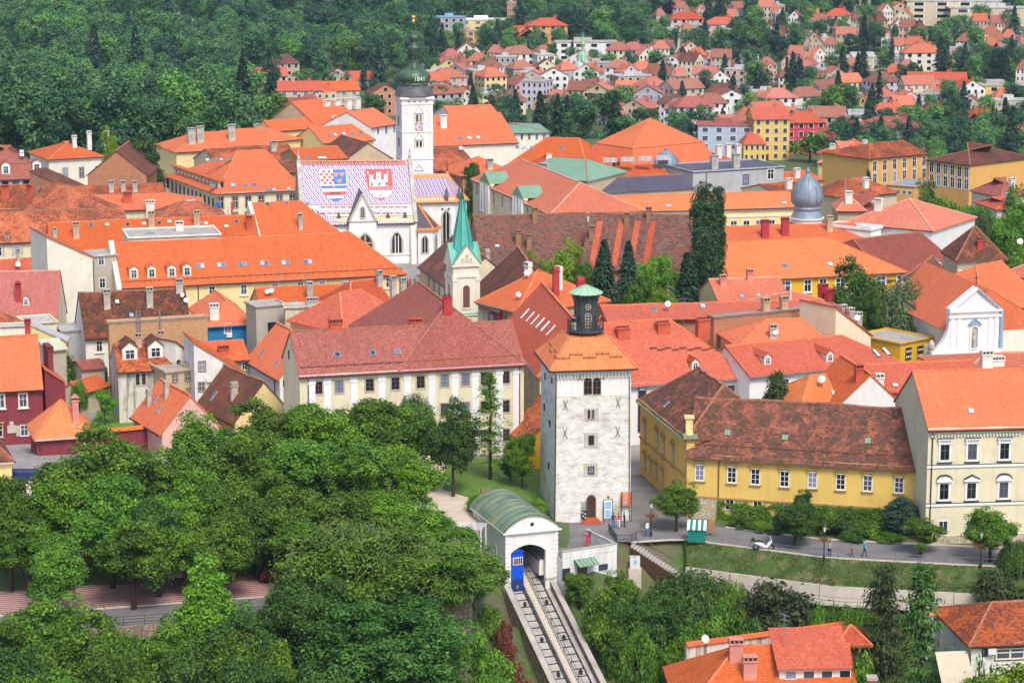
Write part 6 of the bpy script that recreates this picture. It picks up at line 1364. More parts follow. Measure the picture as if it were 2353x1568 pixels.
# pale cream apartment palace at right edge
h=H('pale cream four-storey house with hooded windows at the right edge',(2133,981),(2420,974),255.5,zb=-1,D=14,rv=848,wall='cream',roof='roof_orange',cor='trim_white',gut='trim_dark'); CH=h
for u,k in((2170,0),(2233,1),(2307,2),(2378,1)):
 h.win((u,1038-(u-2170)*.02),w=1.0,h=1.75,st='palace').win((u-2,1128-(u-2170)*.025),w=1.0,h=1.75,st='ped' if k==1 else 'arch').win((u-4,1212-(u-2170)*.03),w=1.0,h=1.6,st='plain')
p0,nn,rz=h.wpl('f')
for v in(1071,1159):z=hit(2150,v,p0,nn).z; h.band(z,'trim_white',.3,.2); h.band(z+.17,'trim_dark',.05,.24)
h.pipe((2142,1000)); h.sk((2230,944),w=.6,h=.7)
zz=h.ze-.95; m=MB()
for k in range(28):x=.3+k*.36; m.bar(h.q(x,-.16,zz),h.q(x+.18,-.16,zz),.2,.2)
m.build('dentil_frieze','trim_white',h.root)['kind']='stuff'
m=MB(); m.hexa([h.q(-.05,-.15,-1),h.q(h.W,-.15,-1),h.q(h.W,.1,-1),h.q(-.05,.1,-1),h.q(-.05,-.15,.9),h.q(h.W,-.15,.9),h.q(h.W,.1,.9),h.q(-.05,.1,.9)]); m.build('plinth','rubble',h.root)
# gallery complex behind the yellow house
h=H('white gallery wing with long orange-red roof behind the tower',(1400,884),(1722,861),300,D=17,rv=733,kind='hr',hr=8,wall='white',roof='roof_red',gut='gutter_grey'); h.do((1597,850),w=1.0,h=1.1,wall='offwhite',roof='roof_red',rr=.5).ch((1430,772),(1522,760),(1614,752),mat='chim_red',w=1.7,d=1.1,h=1.0,pots=2).ae((1570,735)); h.win((1675,905),(1740,902),2,w=1.3,h=2.2,st='dark')
for k in range(11):m=MB(); u=1500+k*17; p=h.on(u,800+(4 if k%2 else 0))+h.fn*.12; m.box(-.48,.48,-.06,.06,-.08,.1); q_=m.build('snow_guard','trim_brown',h.roof,loc=p); q_.rotation_euler=(0,0,h.rz)
p=hit(1474,938,h.a,Vector((h.ex.y,-h.ex.x,0)))-h.root.location; m=MB(); m.box(-.52,.52,-.2,-.05,-3.0,3.0); q_=m.build('banner','banner_navy',h.root,loc=p); q_.rotation_euler=(0,0,h.rz)
m=MB(); m.box(-.42,.42,-.215,-.202,2.45,2.75)
for k in range(9):m.box(-.12,.1+.06*(k%3),-.215,-.202,-2.4+k*.28,-2.25+k*.28)
m.build('lettering','trim_white',q_)
h=H('lower orange-red gallery roof with two white dormers beside the willow',(1722,862),(2066,829),302,D=13,rv=778,kind='hr',hr=5,wall='white',roof='roof_red',gut='gutter_grey'); h.do((1763,838),(1906,831),w=1.0,h=1.1,wall='offwhite',roof='roof_red',rr=.5).sk((2013,812),(2035,808),w=.6,h=1.7,fr='trim_dark'); h.win((1800,890),(2000,880),6,w=1.2,h=2.0,st='dark')
h=H('long orange roof with skylights above the brick fire wall',(1395,735),(1905,722),326,D=11,rv=694,wall='brick',roof='roof_red'); h.sk((1502,711),(1614,703),w=.7,h=1.2).di((1534,714),k=1.6).ae((1535,705))
h=H('bare brick fire wall between two orange roofs',(1640,729),(1920,702),320,D=1.5,kind='f',wall='brick',roof='sheet_grey',name='fire_wall',cat='wall',parap=.15); h.ch((1758,716),(1800,712),mat='chim_tan',w=1.0,d=.8,h=1.4)
h=H('orange patched courtyard roofs under the brick fire wall',(1700,792),(1895,784),311,D=9,rv=732,kind='h',hl=5,hr=2,wall='beige',roof='roof_orange'); h.ch((1775,775),mat='chim_grey',w=.9,d=.6,h=1.2).di((1781,778),k=1.5)
h=H('pink tiled hip with crimson chimneys and cream fire wall beside the willow',(1815,716),(1930,700),334,D=10,rv=668,kind='h',wall='brick',roof='roof_salmon'); h.ch((1890,680),(1905,692),mat='chim_crimson',w=1.2,d=.9,h=1.2)
a=PY(1918,790,318); b=PY(2000,790,322); h=House('house','cream slanting fire wall with grey chimney stacks below the willow','house',a,b,PY(0,772,322).z,D=7,kind='sr',zl=PY(0,706,318).z,wall='cream',roof='roof_red'); h.ch((1935,745),(1952,752),(1970,762),mat='chim_grey',w=.9,d=.7,h=2.2)
for u,v in((1968,745),(1975,770)):dish(h.root,h.on(u,v),0,1.5)
h=H('salmon roofed house with stepped cream gable before the yellow school',(1650,690),(1812,684),346,D=10,rv=638,wall='yellow_light',roof='roof_salmon'); h.sk((1704,681),(1742,679),(1780,678),w=.6,h=.7); h.ch((1660,655),(1722,642),mat='chim_pink',w=.9,d=.7,h=1.0)
h=H('deep yellow school with broad orange roof behind the willow',(1672,643),(2080,622),380,D=22,rv=549,kind='hr',hr=9,wall='yellow_deep',roof='roof_bright',gut='trim_brown'); h.win((1803,659),w=1.9,h=1.9,st='cream').win((1855,656),(1890,654),2,w=1.2,h=1.9,st='cream').win((1930,652),(2070,645),4,w=1.6,h=1.9,st='cream').sk((1803,611),(1907,607),w=.9,h=.9)
h=H('orange roof with two tall crimson chimneys behind the yellow school',(1672,566),(1990,556),425,D=14,rv=516,wall='brick',roof='roof_orange'); h.ch((1757,545),(1803,540),mat='chim_crimson',w=1.3,d=.9,h=2.6).ch((1905,530),mat='chim_tan',w=1.0,d=.8,h=2.2)
h=H('wine tiled roof running right to the stone tower house',(2040,640),(2215,618),388,D=22,rv=542,kind='hl',hl=2,wall='beige',roof='roof_wine'); h.sk((2150,598),(2192,597),w=.9,h=1.0); h.ch((2152,625),mat='chim_white',w=1.0,d=.8,h=1.0)
h=H('square rubble stone tower house with pointed old tile roof',(2200,591),(2308,589),376,D=8,rv=518,kind='y',wall='rubble',roof='roof_old',gut='trim_brown'); h.win((2252,615),w=.9,h=1.1,st='brown').ch((2250,568),mat='chim_crimson',w=.9,d=.7,h=1.0,pots=2)
h=H('salmon roof strip with skylight below the stone tower house',(2170,665),(2300,655),362,D=8,rv=632,wall='white',roof='roof_salmon'); h.sk((2252,640),w=.8,h=1.3); h.ch((2204,650),mat='chim_white',w=.8,d=.6,h=1.4)
h=H('red gabled house with dish right of the stone tower house',(2300,628),(2400,640),384,D=14,rv=572,kind='hl',wall='pale',roof='roof_salmon'); h.di((2342,570),k=1.8)
h=H('steep brown roofed house with white gable left of the baroque church',(2150,720),(2215,668),9.5,D=10,rise=5.0,wall='cream',roof='roof_brown',kind='g')
h=H('cream street house with dark windows left of the baroque church',(2136,735),(2180,730),330,D=10,rv=690,wall='cream',roof='roof_brown'); h.win((2148,750),(2172,748),2,w=.7,h=1.8,st='brown').win((2148,785),(2172,783),2,w=.7,h=1.6,st='brown')
h=H('orange roof slope filling the right edge above the baroque church',(2258,720),(2400,690),340,D=16,rv=612,kind='hl',hl=9,wall='pale',roof='roof_orange')
h=H('mixed brown and orange roof behind the baroque church pediment',(2170,690),(2300,672),348,D=10,rv=640,wall='pale',roof='roof_mixed')
# between gallery and pale cream house
h=H('orange house with large dish beside the yew',(1842,932),(1930,926),279,D=9,rv=862,kind='hl',hl=3,wall='white',roof='roof_bright'); h.di((1888,890),k=1.7).sk((1916,904),w=.65,h=.8)
h=H('orange gabled house with brick chimney right of the dish',(1926,928),(2068,922),278,D=11,rv=858,kind='p',wall='white',roof='roof_orange'); h.ch((1972,870),mat='chim_red',w=.9,d=.8,h=1.2); h.ch((2052,925),mat='chim_red',w=.7,d=.6,h=.8,right=True); h.sk((1985,915),(2010,938),w=.35,h=1.0,right=True)
h=H('long orange-red roof with cream chimney behind the pale cream house',(1975,905),(2270,892),290,D=12,rv=832,wall='white',roof='roof_red'); h.ch((2019,890),mat='chim_white',w=1.0,d=.7,h=1.2); h.ch((2265,838),mat='chim_white',w=1.4,d=1.0,h=1.3); h.sk((2056,885),w=.7,h=.6)
h=H('salmon roofed house with little white vents at the right edge',(2200,868),(2420,860),298,D=14,rv=810,kind='hl',wall='white',roof='roof_salmon'); h.ch((2290,838),mat='chim_white',w=1.6,d=1.0,h=.6)
h=H('yellow shop with round black posters beside the willow',(2068,790),(2140,776),322,D=8,kind='f',wall='yellow_deep',roof='concrete',parap=.2,name='shop',cat='shop')
p0,nn,rz=h.wpl('f')
for u,v,mt in((2086,812,'trim_dark'),(2113,808,'trim_dark'),(2131,803,'dish')):
 p=hit(u,v,p0,nn)-h.root.location; m=MB(); m.box(-.6,.6,-.08,.02,-.85,.85); q_=m.build('poster_panel',mt,h.root,loc=p); q_.rotation_euler=(0,0,rz)
 for j in range(2):
  for k in range(3):
   m=MB(); m.poly([(-.38+.38*k+.15*math.cos(i*math.pi/5),-.1,-.4+.75*j+.17*math.sin(i*math.pi/5)) for i in range(10)]); m.build('poster_print','dish' if mt=='trim_dark' else 'poster_blue',q_)
   # ------------------------------------------------------------------ trees
m_plain('bark_twig',(.20,.25,.09),.9,.2)
def np_quads(name,V,tint,mat):
 """V: (n, 4, 3) leaf quads with one tint each"""
 n=len(V); me=bpy.data.meshes.new(name); me.vertices.add(n*4); me.vertices.foreach_set('co',V.reshape(-1).astype(np.float32))
 me.loops.add(n*4); me.loops.foreach_set('vertex_index',np.arange(n*4,dtype=np.int32)); me.polygons.add(n); me.polygons.foreach_set('loop_start',np.arange(0,n*4,4,dtype=np.int32))
 me.update(calc_edges=True); a=me.attributes.new('tint','FLOAT','FACE'); a.data.foreach_set('value',np.clip(tint,0,1).astype(np.float32)); me.materials.append(MAT[mat]); return me
def unit(a):return a/np.maximum(1e-6,np.linalg.norm(a,axis=-1,keepdims=True))
def leaves(rg,c,nrm,size,asp=1.0,along=None):
 """rhombic leaves at c facing nrm; along = preferred long axis"""
 n=len(c); r=rg.normal(size=(n,3)) if along is None else along+.35*rg.normal(size=(n,3))
 t=unit(r-nrm*np.sum(r*nrm,1,keepdims=True)); b=np.cross(nrm,t); s=(size*rg.uniform(.6,1.3,n))[:,None]
 bend=nrm*s*.25
 return np.stack([c-t*s*asp,c+b*s*.6-bend*.3,c+t*s*asp-bend,c-b*s*.6-bend*.3],1)
def crown(seed,n_puff,per,size,Hh,Wd,base=.25,pr=.17,top=1.0,fl=.45,asp=1.0,cyl=0.0):
 """leaf puffs gathered into a few uneven boughs, with stray sprays breaking the outline"""
 rg=np.random.default_rng(seed); nb=max(5,n_puff//11); hz=Hh*(1-base)/2; cz=Hh*base+hz; R_=np.array([Wd/2,Wd/2,hz])
 bd=unit(rg.normal(size=(nb,3))+np.array([0,0,.25])); bc=bd*rg.uniform(.35,.68,(nb,1)); bc[0]=0; br=rg.uniform(.30,.52,nb); k=rg.integers(0,nb,n_puff)
 d=unit(rg.normal(size=(n_puff,3))+.35*bd[k]); c=bc[k]+d*(br[k]*rg.uniform(.55,1.08,n_puff))[:,None]; ln=np.linalg.norm(c,axis=1,keepdims=True); c=c/np.maximum(1,ln/.93)
 if cyl:c[:,:2]*=1/np.maximum(.4,np.sqrt(np.maximum(0,1-c[:,2:3]**2)))**cyl
 tap=1-(1-top)*(c[:,2:3]*.5+.5)**1.3; c[:,:2]*=tap; c=c*(R_*(1-pr*.5)); c[:,2]+=cz; prr=pr*Wd*rg.uniform(.5,1.25,n_puff)
 dd=unit(rg.normal(size=(n_puff,per,3))+np.array([0,0,.5])+.35*d[:,None]); rr=rg.uniform(.35,1.1,(n_puff,per,1))**.7
 pos=c[:,None]+dd*rr*prr[:,None,None]*np.array([1,1,.75]); st=rg.random((n_puff,per))<.05; pos=np.where(st[...,None],pos+dd*prr[:,None,None]*.4,pos)
 nr=unit(dd*.8+fl*rg.normal(size=dd.shape)+np.array([0,0,.45])); tint=np.clip(rg.uniform(.1,.75,(n_puff,1))+rg.normal(0,.2,(n_puff,per)),0,1)
 return leaves(rg,pos.reshape(-1,3),nr.reshape(-1,3),size,asp),tint.reshape(-1)
def spruce(seed,nbr,size,Hh,Wd,per=9,drp=.35,start=.06,sparse=1.0,pw=.85):
 rg=np.random.default_rng(seed); t=rg.uniform(0,1,nbr)**.85; an=rg.uniform(0,2*math.pi,nbr); L_=(1-t)**pw*Wd/2*rg.uniform(.65 if pw>.6 else .3,1.1,nbr)+.15
 s=(np.arange(per)+.5)/per; r=L_[:,None]*s; z=Hh*(start+(1-start)*t)[:,None]-drp*L_[:,None]*s**1.5+rg.normal(0,.12,(nbr,per))
 x=np.cos(an)[:,None]*r; y=np.sin(an)[:,None]*r; side=rg.normal(0,1,(nbr,per))*(.12+.1*L_[:,None]*(1-s))*sparse
 x+=-np.sin(an)[:,None]*side; y+=np.cos(an)[:,None]*side; c=np.stack([x,y,z],-1).reshape(-1,3)
 out=np.repeat(np.stack([np.cos(an),np.sin(an),-.5*np.ones(nbr)],1)[:,None],per,1).reshape(-1,3)
 nr=unit(np.array([0,0,1.0])+.5*np.stack([out[:,0],out[:,1],np.zeros(len(out))],1)+.4*rg.normal(size=c.shape))
 return leaves(rg,c,nr,size,1.5,out),np.clip(rg.normal(.45,.25,len(c)),0,1)
def weeping(seed,n,per,size,Hh,Wd):
 rg=np.random.default_rng(seed); V=[]; Tn=[]
 d=unit(rg.normal(size=(n,3))); d[:,2]=np.abs(d[:,2])*.9; k=rg.uniform(.5,1,n)**.5
 c=np.stack([d[:,0]*Wd/2*k,d[:,1]*Wd/2*k,Hh*.45+d[:,2]*Hh*.53*k],1); ln=rg.uniform(.15,.5,n)*c[:,2]+.5
 s=np.arange(per)/per; P_=c[:,None]+np.stack([d[:,0:1]*s*.8,d[:,1:2]*s*.8,-ln[:,None]*s**1.2+np.zeros((n,per))],-1)+rg.normal(0,.12,(n,per,3))
 nr=unit(np.repeat(d[:,None],per,1)+np.array([0,0,.5])+.45*rg.normal(size=P_.shape)).reshape(-1,3); P_=P_.reshape(-1,3)
 tint=(rg.uniform(.15,.85,(n,1))+rg.normal(0,.15,(n,per))).reshape(-1)
 return leaves(rg,P_,nr,size,1.9,np.array([0,0,-1.0])),tint
m_leaf('leaf_mid',(.058,.135,.013),(.12,.25,.022),(.21,.37,.038)); m_leaf('leaf_dark',(.035,.088,.017),(.068,.155,.026),(.12,.23,.042)); m_leaf('leaf_bright',(.08,.19,.012),(.15,.31,.02),(.25,.42,.035)); m_leaf('leaf_lime',(.12,.21,.012),(.21,.33,.018),(.30,.42,.03))
m_leaf('leaf_fir',(.02,.047,.028),(.038,.085,.046),(.07,.13,.065),.1); m_leaf('leaf_olive',(.040,.062,.018),(.075,.105,.032),(.12,.155,.05)); m_leaf('leaf_far',(.035,.09,.035),(.07,.16,.055),(.13,.25,.075),.2); m_leaf('leaf_wood',(.09,.20,.085),(.15,.31,.10),(.25,.44,.12),.25,(0,1.25),[(0,(.20,.27,.42)),(.3,(.42,.5,.58)),(.7,(.68,.72,.62)),(.93,(.95,.9,.6)),(1,(1,1,.55))]); m_leaf('leaf_olive2',(.035,.075,.012),(.075,.13,.02),(.16,.16,.05)); m_leaf('leaf_purple',(.012,.010,.03),(.02,.018,.045),(.03,.03,.05),.1); m_leaf('leaf_flower',(.05,.12,.02),(.10,.2,.03),(.6,.6,.5)); m_leaf('leaf_willow',(.07,.10,.04),(.13,.18,.07),(.2,.27,.11)); m_leaf('leaf_poplar',(.022,.055,.02),(.042,.095,.032),(.08,.15,.05),.12); m_leaf('leaf_rust',(.20,.06,.03),(.30,.10,.05),(.10,.14,.03))
KIND={}
def kindmesh(k):
 if k in KIND:return KIND[k]
 b=k.rstrip('0123456789'); sd=int(k[len(b):]or 0)
 if b=='dec':V=crown(11+sd,150,170,.19,14,10,.14,.13); dim=(14,10)
 elif b=='big':V=crown(31+sd,300,170,.2,17,15,.06,.1,fl=.6); dim=(17,15)
 elif b=='con':V=crown(51+sd,170,150,.18,15,9,.04,.12,top=.35); dim=(15,9)
 elif b=='col':V=crown(61+sd,420,90,.2,26,7,.0,.15,top=.8,cyl=.75); dim=(26,7)
 elif b=='bush':V=crown(71+sd,80,110,.13,4,5,-.1,.16); dim=(4,5)
 elif b=='clip':V=crown(77+sd,90,90,.13,3,6,-.3,.12,fl=.25); dim=(3,6)
 elif b=='spr':V=spruce(81+sd,800,.24,16,8,11); dim=(16,8)
 elif b=='lar':V=spruce(91+sd,110,.14,14,7.5,26,.1,.14,2.6,.6); dim=(14,6.5)
 elif b=='pin':V=spruce(95+sd,150,.2,15,9,26,-.05,.1,3.2,.5); dim=(15,8)
 elif b=='wil':V=weeping(101+sd,1100,18,.14,12,10); dim=(12,10)
 elif b=='reed':V=weeping(121+sd,600,12,.1,3,5); dim=(3,5)
 elif b=='fdec':V=crown(131+sd,46,46,.45,14,11,.05,.17); dim=(14,11)
 elif b=='fcon':V=spruce(141+sd,130,.62,15,7,5); dim=(15,7)
 elif b=='fcol':V=crown(151+sd,40,36,.6,22,6,.02,.18,top=.7); dim=(22,6)
 me=np_quads('crown',V[0],V[1],'leaf_mid'); Hh,Wd=dim; m=MB(); rg=random.Random(sd+5)
 if b in('bush','clip','reed'):m.tube([(0,0,-.5),(0,0,Hh*.5)],.08,5); tr=m.mesh('stem','bark')
 else:
  r0={'col':.45,'big':.5,'lar':.2,'spr':.25,'pin':.25}.get(b,.3); top=.95 if b in('spr','lar','pin','fcon','col') else .6; q_=[(rg.uniform(-.15,.15)*z_,rg.uniform(-.15,.15)*z_,Hh*top*z_) for z_ in(0,.25,.5,.75,1)]
  q_[0]=(0,0,-1.5); m.tube(q_,[r0*1.25,r0,r0*.8,r0*.5,r0*.2],7)
  if b in('dec','big','con','wil','fdec'):
   for k_ in range(9 if b!='fdec' else 4):
    a_=rg.uniform(0,6.28); z0=Hh*rg.uniform(.22,.45); L_=Wd*rg.uniform(.25,.42); m.tube([(0,0,z0),(math.cos(a_)*L_*.5,math.sin(a_)*L_*.5,z0+L_*.35),(math.cos(a_)*L_,math.sin(a_)*L_,z0+L_*.8)],[r0*.4,r0*.28,r0*.08],5)
  if b=='lar':
   for k_ in range(26):a_=rg.uniform(0,6.28); t_=rg.uniform(.15,.95); L_=(1-t_)*3.2; m.tube([(0,0,Hh*t_),(math.cos(a_)*L_,math.sin(a_)*L_,Hh*t_-.1*L_)],[.05,.02],4)
  tr=m.mesh('trunk','bark',True)
 KIND[k]=(me,tr,Hh,Wd); return KIND[k]
def put_tree(kind,x,y,zg,h,w,mat,label,group=None,name='tree',cat='tree',rot=None):
 me,tr,Hh,Wd=kindmesh(kind); o=thing(name,label,cat,(x,y,zg),rnd.uniform(0,6.28) if rot is None else rot,group)
 o.scale=(w/Wd,w/Wd,h/Hh); c=link('crown',me,o); c.material_slots[0].link='OBJECT'; c.material_slots[0].material=MAT[mat]; link('trunk' if tr.name.startswith('trunk') else 'stem',tr,o); return o
def tree(kind,u,vt,wpx,y,mat,label,group=None,zg=None,name='tree',cat='tree'):
 p=PY(u,vt,y); z=T(p.x,y) if zg is None else zg; return put_tree(kind,p.x,y,z,max(1.0,p.z-z),wpx/sc(y,p.z)*1.06,mat,label,group,name,cat)
G1,G2='park trees below the long cream house','trees on the slope under the promenade'
LP='leafy tree in the dense park rows below the long cream house'; LS='leafy tree on the shaded slope under the promenade'
for i,(u,v,w,y) in enumerate(((470,930,180,264),(600,915,200,268),(725,922,190,266),(845,912,200,270),(930,915,170,274),(560,985,190,251),(700,990,210,252),(820,1005,200,251),(930,1005,190,255),(640,1085,190,244),(775,1115,190,243),(895,1120,200,246),(990,1140,130,247),(300,1020,170,252),(140,1080,190,241),(250,1080,190,239),(60,1180,160,236),(420,1150,170,237),(500,1170,160,235),(690,1190,170,238),(385,1005,170,250),(440,1075,170,242),(520,1090,170,241))):
 tree('dec%d'%(i%4),u,v,w,y,('leaf_mid','leaf_mid','leaf_bright')[i%3]if i%5 else 'leaf_mid',LP,G1)
tree('dec1',210,978,260,245,'leaf_mid','broad chestnut tree with rounded crown in front of the wine red annex'); tree('dec3',15,1085,150,238,'leaf_mid','dark leaved tree at the left edge of the promenade'); tree('dec0',300,1165,190,232,'leaf_mid','leaning promenade tree with forked bare trunk beside the striped paving')
tree('dec2',115,1225,150,229,'leaf_mid','promenade tree left of the forked trunk'); tree('dec2',360,1140,150,236,'leaf_dark','dark promenade tree behind the forked trunk'); tree('dec0',590,1120,150,242,'leaf_dark','straight trunked promenade tree by the parked dark car'); tree('dec1',1040,912,120,268,'leaf_dark','tall dark linden left of the larch'); tree('wil0',952,883,95,281,'leaf_olive','drooping olive birch before the long cream house')
tree('con0',470,1240,205,223,'leaf_bright','bright cone shaped horse chestnut in front of the promenade'); tree('con1',640,1462,150,213,'leaf_bright','small bright cone shaped tree at the bottom edge')
for i,(u,v,w,y,m_) in enumerate(((100,1345,230,219,'leaf_mid'),(190,1400,230,215,'leaf_mid'),(300,1430,220,212,'leaf_mid'),(50,1470,220,208,'leaf_dark'),(385,1400,170,218,'leaf_mid'),(20,1400,170,217,'leaf_mid'),(520,1440,180,214,'leaf_mid'),(250,1480,220,206,'leaf_mid'),(420,1470,200,210,'leaf_dark'),(560,1370,170,220,'leaf_dark'),(590,1480,200,208,'leaf_dark'),(130,1530,240,203,'leaf_mid'),(720,1500,220,208,'leaf_dark'),(1120,1450,150,220,'leaf_mid'),(20,1540,160,203,'leaf_bright'))):tree('dec%d'%(i%4),u,v,w,y,m_,LS,G2)
tree('big0',820,1172,370,231,'leaf_mid','huge spreading tree with tangled drooping twigs left of the funicular'); tree('big1',1010,1215,290,234,'leaf_mid','spreading tree touching the left wall of the funicular station'); tree('big0',900,1340,400,223,'leaf_dark','dark lower tree in front of the huge spreading tree'); tree('big1',700,1310,260,224,'leaf_dark','shadowed tree left of the huge spreading tree'); tree('dec2',1085,1270,150,238,'leaf_mid','tree beside the lower funicular wall')
# pale bare twigs showing through the big crown
for k,(u,v,y,R0) in enumerate(((820,1172,231,8.2),(1010,1215,234,6.4))):
 p=PY(u,v,y); m=MB(); rg=random.Random(k)
 for i in range(220):
  a_=rg.uniform(math.pi,2*math.pi); e=rg.uniform(.1,1.35); r_=R0*rg.uniform(.9,1.03); q0=Vector((math.cos(a_)*math.cos(e)*r_,math.sin(a_)*math.cos(e)*r_,math.sin(e)*R0*.9)); d_=Vector((rg.uniform(-1,1),-.35,rg.uniform(-.9,.25)))
  pts=[q0+d_*t_+Vector((0,0,-.25*t_*t_)) for t_ in(0,.5,1.0,1.5)]; m.tube(pts,[.022,.018,.013,.008],3)
 o=m.build('twigs','bark_twig',[x for x in bpy.data.objects if x.get('label','').startswith('huge spreading' if k==0 else 'spreading tree touching')][0])
 pr=o.parent; o['kind']='stuff'; o.matrix_parent_inverse=Matrix.Identity(4); sx=pr.scale; o.matrix_basis=Matrix.Diagonal((1/sx[0],1/sx[1],1/sx[2],1))@Matrix.Rotation(-pr.rotation_euler.z,4,'Z')@Matrix.Translation(Vector((p.x,p.y,p.z-R0*.95))-pr.location)
tree('lar0',1126,858,120,275.5,'leaf_mid','feathery larch with bare trunk on the lawn'); tree('dec2',1200,985,78,272,'leaf_bright','small light green tree on the lawn against the tower'); tree('dec3',1172,1040,50,274,'leaf_dark','dark shrub between larch and small lawn tree')
for i,(u,v,w,y) in enumerate(((1095,1135,60,262),(1140,1130,50,264),(1225,1140,60,261))):tree('bush%d'%(i%2),u,v,w,y,'leaf_bright','low green shrub behind the curved station roof','shrubs behind the station',name='shrub',cat='shrub')
tree('con1',1785,848,118,285,'leaf_olive','dark olive yew behind the mottled yellow house roof'); tree('dec0',1555,1098,112,260.5,'leaf_mid','young maple beside the street lamp and green kiosk',zg=0); tree('con0',1850,1115,90,259,'leaf_dark','dark conifer shrub against the ivy wall',zg=0)
tree('dec1',1828,1150,112,254.5,'leaf_dark','slender street tree with pale trunk left of the flower lamp',zg=0); tree('con1',2072,1138,120,258.3,'leaf_fir','broad dark yew at the yellow house end',zg=0); tree('dec3',2118,1185,100,251.2,'leaf_mid','round street tree before the pale cream house',zg=0); tree('dec1',2278,1160,120,248.6,'leaf_mid','leafy street tree hiding the pale cream ground floor',zg=0); tree('wil1',2340,1230,90,247,'leaf_dark','dark drooping tree at the right edge',zg=-2)
for i,(u,v,w,y) in enumerate(((1700,1180,60,262),(1745,1195,70,261),(1790,1200,60,260),(1900,1165,95,260.2),(1950,1168,95,259.6),(2005,1168,95,259),(1960,1230,60,256.5),(2040,1230,80,256.3))):tree('bush%d'%(i%3),u,v,w,y,'leaf_mid' if i%2 else 'leaf_dark','shrub in the green hedge along the yellow house','hedge shrubs under the yellow house',zg=0,name='shrub',cat='shrub')
# slope under the right hand promenade
for k,u,v,w,y,m_,lb in(('dec2',1330,1312,75,248,'leaf_mid','small tree right of the funicular track by the white terrace building'),('dec0',1425,1295,90,247,'leaf_mid','bright bush tree below the utility cabinet'),('wil2',1590,1285,215,245,'leaf_dark','large dark weeping tree on the slope'),('wil0',1680,1310,110,243,'leaf_mid','lighter weeping bush right of the large weeping tree'),('big1',1510,1350,170,242,'leaf_dark','dark rounded bush left of the weeping tree'),('bush0',1440,1365,100,243,'leaf_dark','dark bush above the clipped hedge'),('bush1',1790,1340,210,241,'leaf_olive','spreading brownish juniper under the footpath wall'),('bush2',1700,1370,140,239,'leaf_mid','ivy covered bush left of the brown juniper'),('bush0',2310,1300,130,243,'leaf_olive','olive juniper mound near the right edge'),('pin0',2032,1298,165,230,'leaf_olive','shaggy dark pine in front of the footpath wall'),('pin1',2122,1298,160,231,'leaf_dark','greener conifer right of the shaggy pine'),('clip0',2290,1508,250,221,'leaf_lime','clipped bright green hedge mound at the bottom right corner'),('bush2',1475,1525,120,222,'leaf_flower','flowering bush beside the bottom red roof'),('bush0',2010,1485,120,222,'leaf_mid','leafy bush between the red roof and the pines'),('bush1',1450,1535,90,226,'leaf_dark','dark shrub left of the flowering bush at the bottom edge'),('bush2',2235,1490,80,224,'leaf_mid','leafy bush under the restaurant awning'),('bush1',1400,1350,110,243,'leaf_mid','green shrub under the terrace building'),('bush0',1165,1420,60,236,'leaf_rust','reddish brown shrub left of the track'),('bush2',1190,1500,80,230,'leaf_rust','brownish shrub low on the left of the track'),('bush1',1130,1390,70,238,'leaf_mid','green shrub at the left foot of the station'),('bush0',1660,1420,120,236,'leaf_mid','ivy mound left of the bamboo tufts'),('bush1',1740,1420,120,236,'leaf_dark','dark ivy mound before the bamboo tufts')):tree(k,u,v,w,y,m_,lb,zg=-7.5 if k[0]=='c' else None)
for i,(u,v,w,y) in enumerate(((1405,1428,70,241),(1450,1425,80,240),(1500,1428,90,239),(1555,1430,90,238),(1605,1422,90,238),(1452,1462,70,236),(1500,1464,80,235),(1550,1470,80,234))):tree('bush%d'%(i%3),u,v,w,y,'leaf_mid','shrub of the long planted hedge above the bottom red roof','hedge shrubs on the slope',name='shrub',cat='shrub')
for i in range(5):tree('reed%d'%(i%2),1885+i*30,1372+i*3,62,239-i*.4,'leaf_mid','tuft of tall drooping bamboo grass below the footpath','bamboo tufts',name='bamboo_tuft',cat='bamboo')
for i in range(5):tree('bush%d'%(i%3),2170+i*30,1392+i*2,50,240,'leaf_bright','low green shrub in front of the footpath wall','shrubs at the wall foot',name='shrub',cat='shrub')
# slope thicket where single plants cannot be told apart
rg=np.random.default_rng(5); Vs=[]; Ts=[]
for i in range(420):
 left=i<150; x=rg.uniform(-50,-2) if left else rg.uniform(6,56); e=EL(x) if left else ER(x)-5; y=e-rg.uniform(.5,26)
 lx=(x-SA0.x)*SEX.x+(y-SA0.y)*SEX.y
 if-2<lx<9.5:continue
 V,t_=crown(400+i%12,8,30,.22,1.8,3.2,-.1,.22); V=V+np.array([x,y,T(x,y)]); Vs.append(V); Ts.append(t_)
struct(link('undergrowth',np_quads('undergrowth',np.concatenate(Vs),np.concatenate(Ts),'leaf_dark')),'stuff')
# ivy on the yellow house
Vs=[]; Ts=[]; h=YH; rg=np.random.default_rng(9); n=26000; u_=rg.uniform(0.14,.97,n); z_=rg.uniform(-1,2.75,n); lim=2.7-.45*np.abs(np.sin(u_*23))*(u_<.45)-.25*np.abs(np.sin(u_*57))-.2*rg.random(n); keep=(z_<lim)&((np.sin(u_*61)+np.cos(z_*3+u_*30)>-1.0)|(u_>.4)); u_=u_[keep]; z_=z_[keep]; n=len(u_)
c=np.array([h.a.x,h.a.y,0])+np.outer(u_*h.W,np.array(h.ex))-np.outer(rg.uniform(.1,.45,n)+(u_>.42)*rg.uniform(0,.5,n),np.array(h.ey)); c[:,2]=z_; nr=unit(np.array([h.ex.y,-h.ex.x,.5])+.5*rg.normal(size=(n,3)))
o=link('ivy',np_quads('ivy',leaves(rg,c,nr,.13),rg.random(n)*np.where(u_>.42,.6,1),'leaf_mid'),h.root); o.location=-h.root.location; o['kind']='stuff'
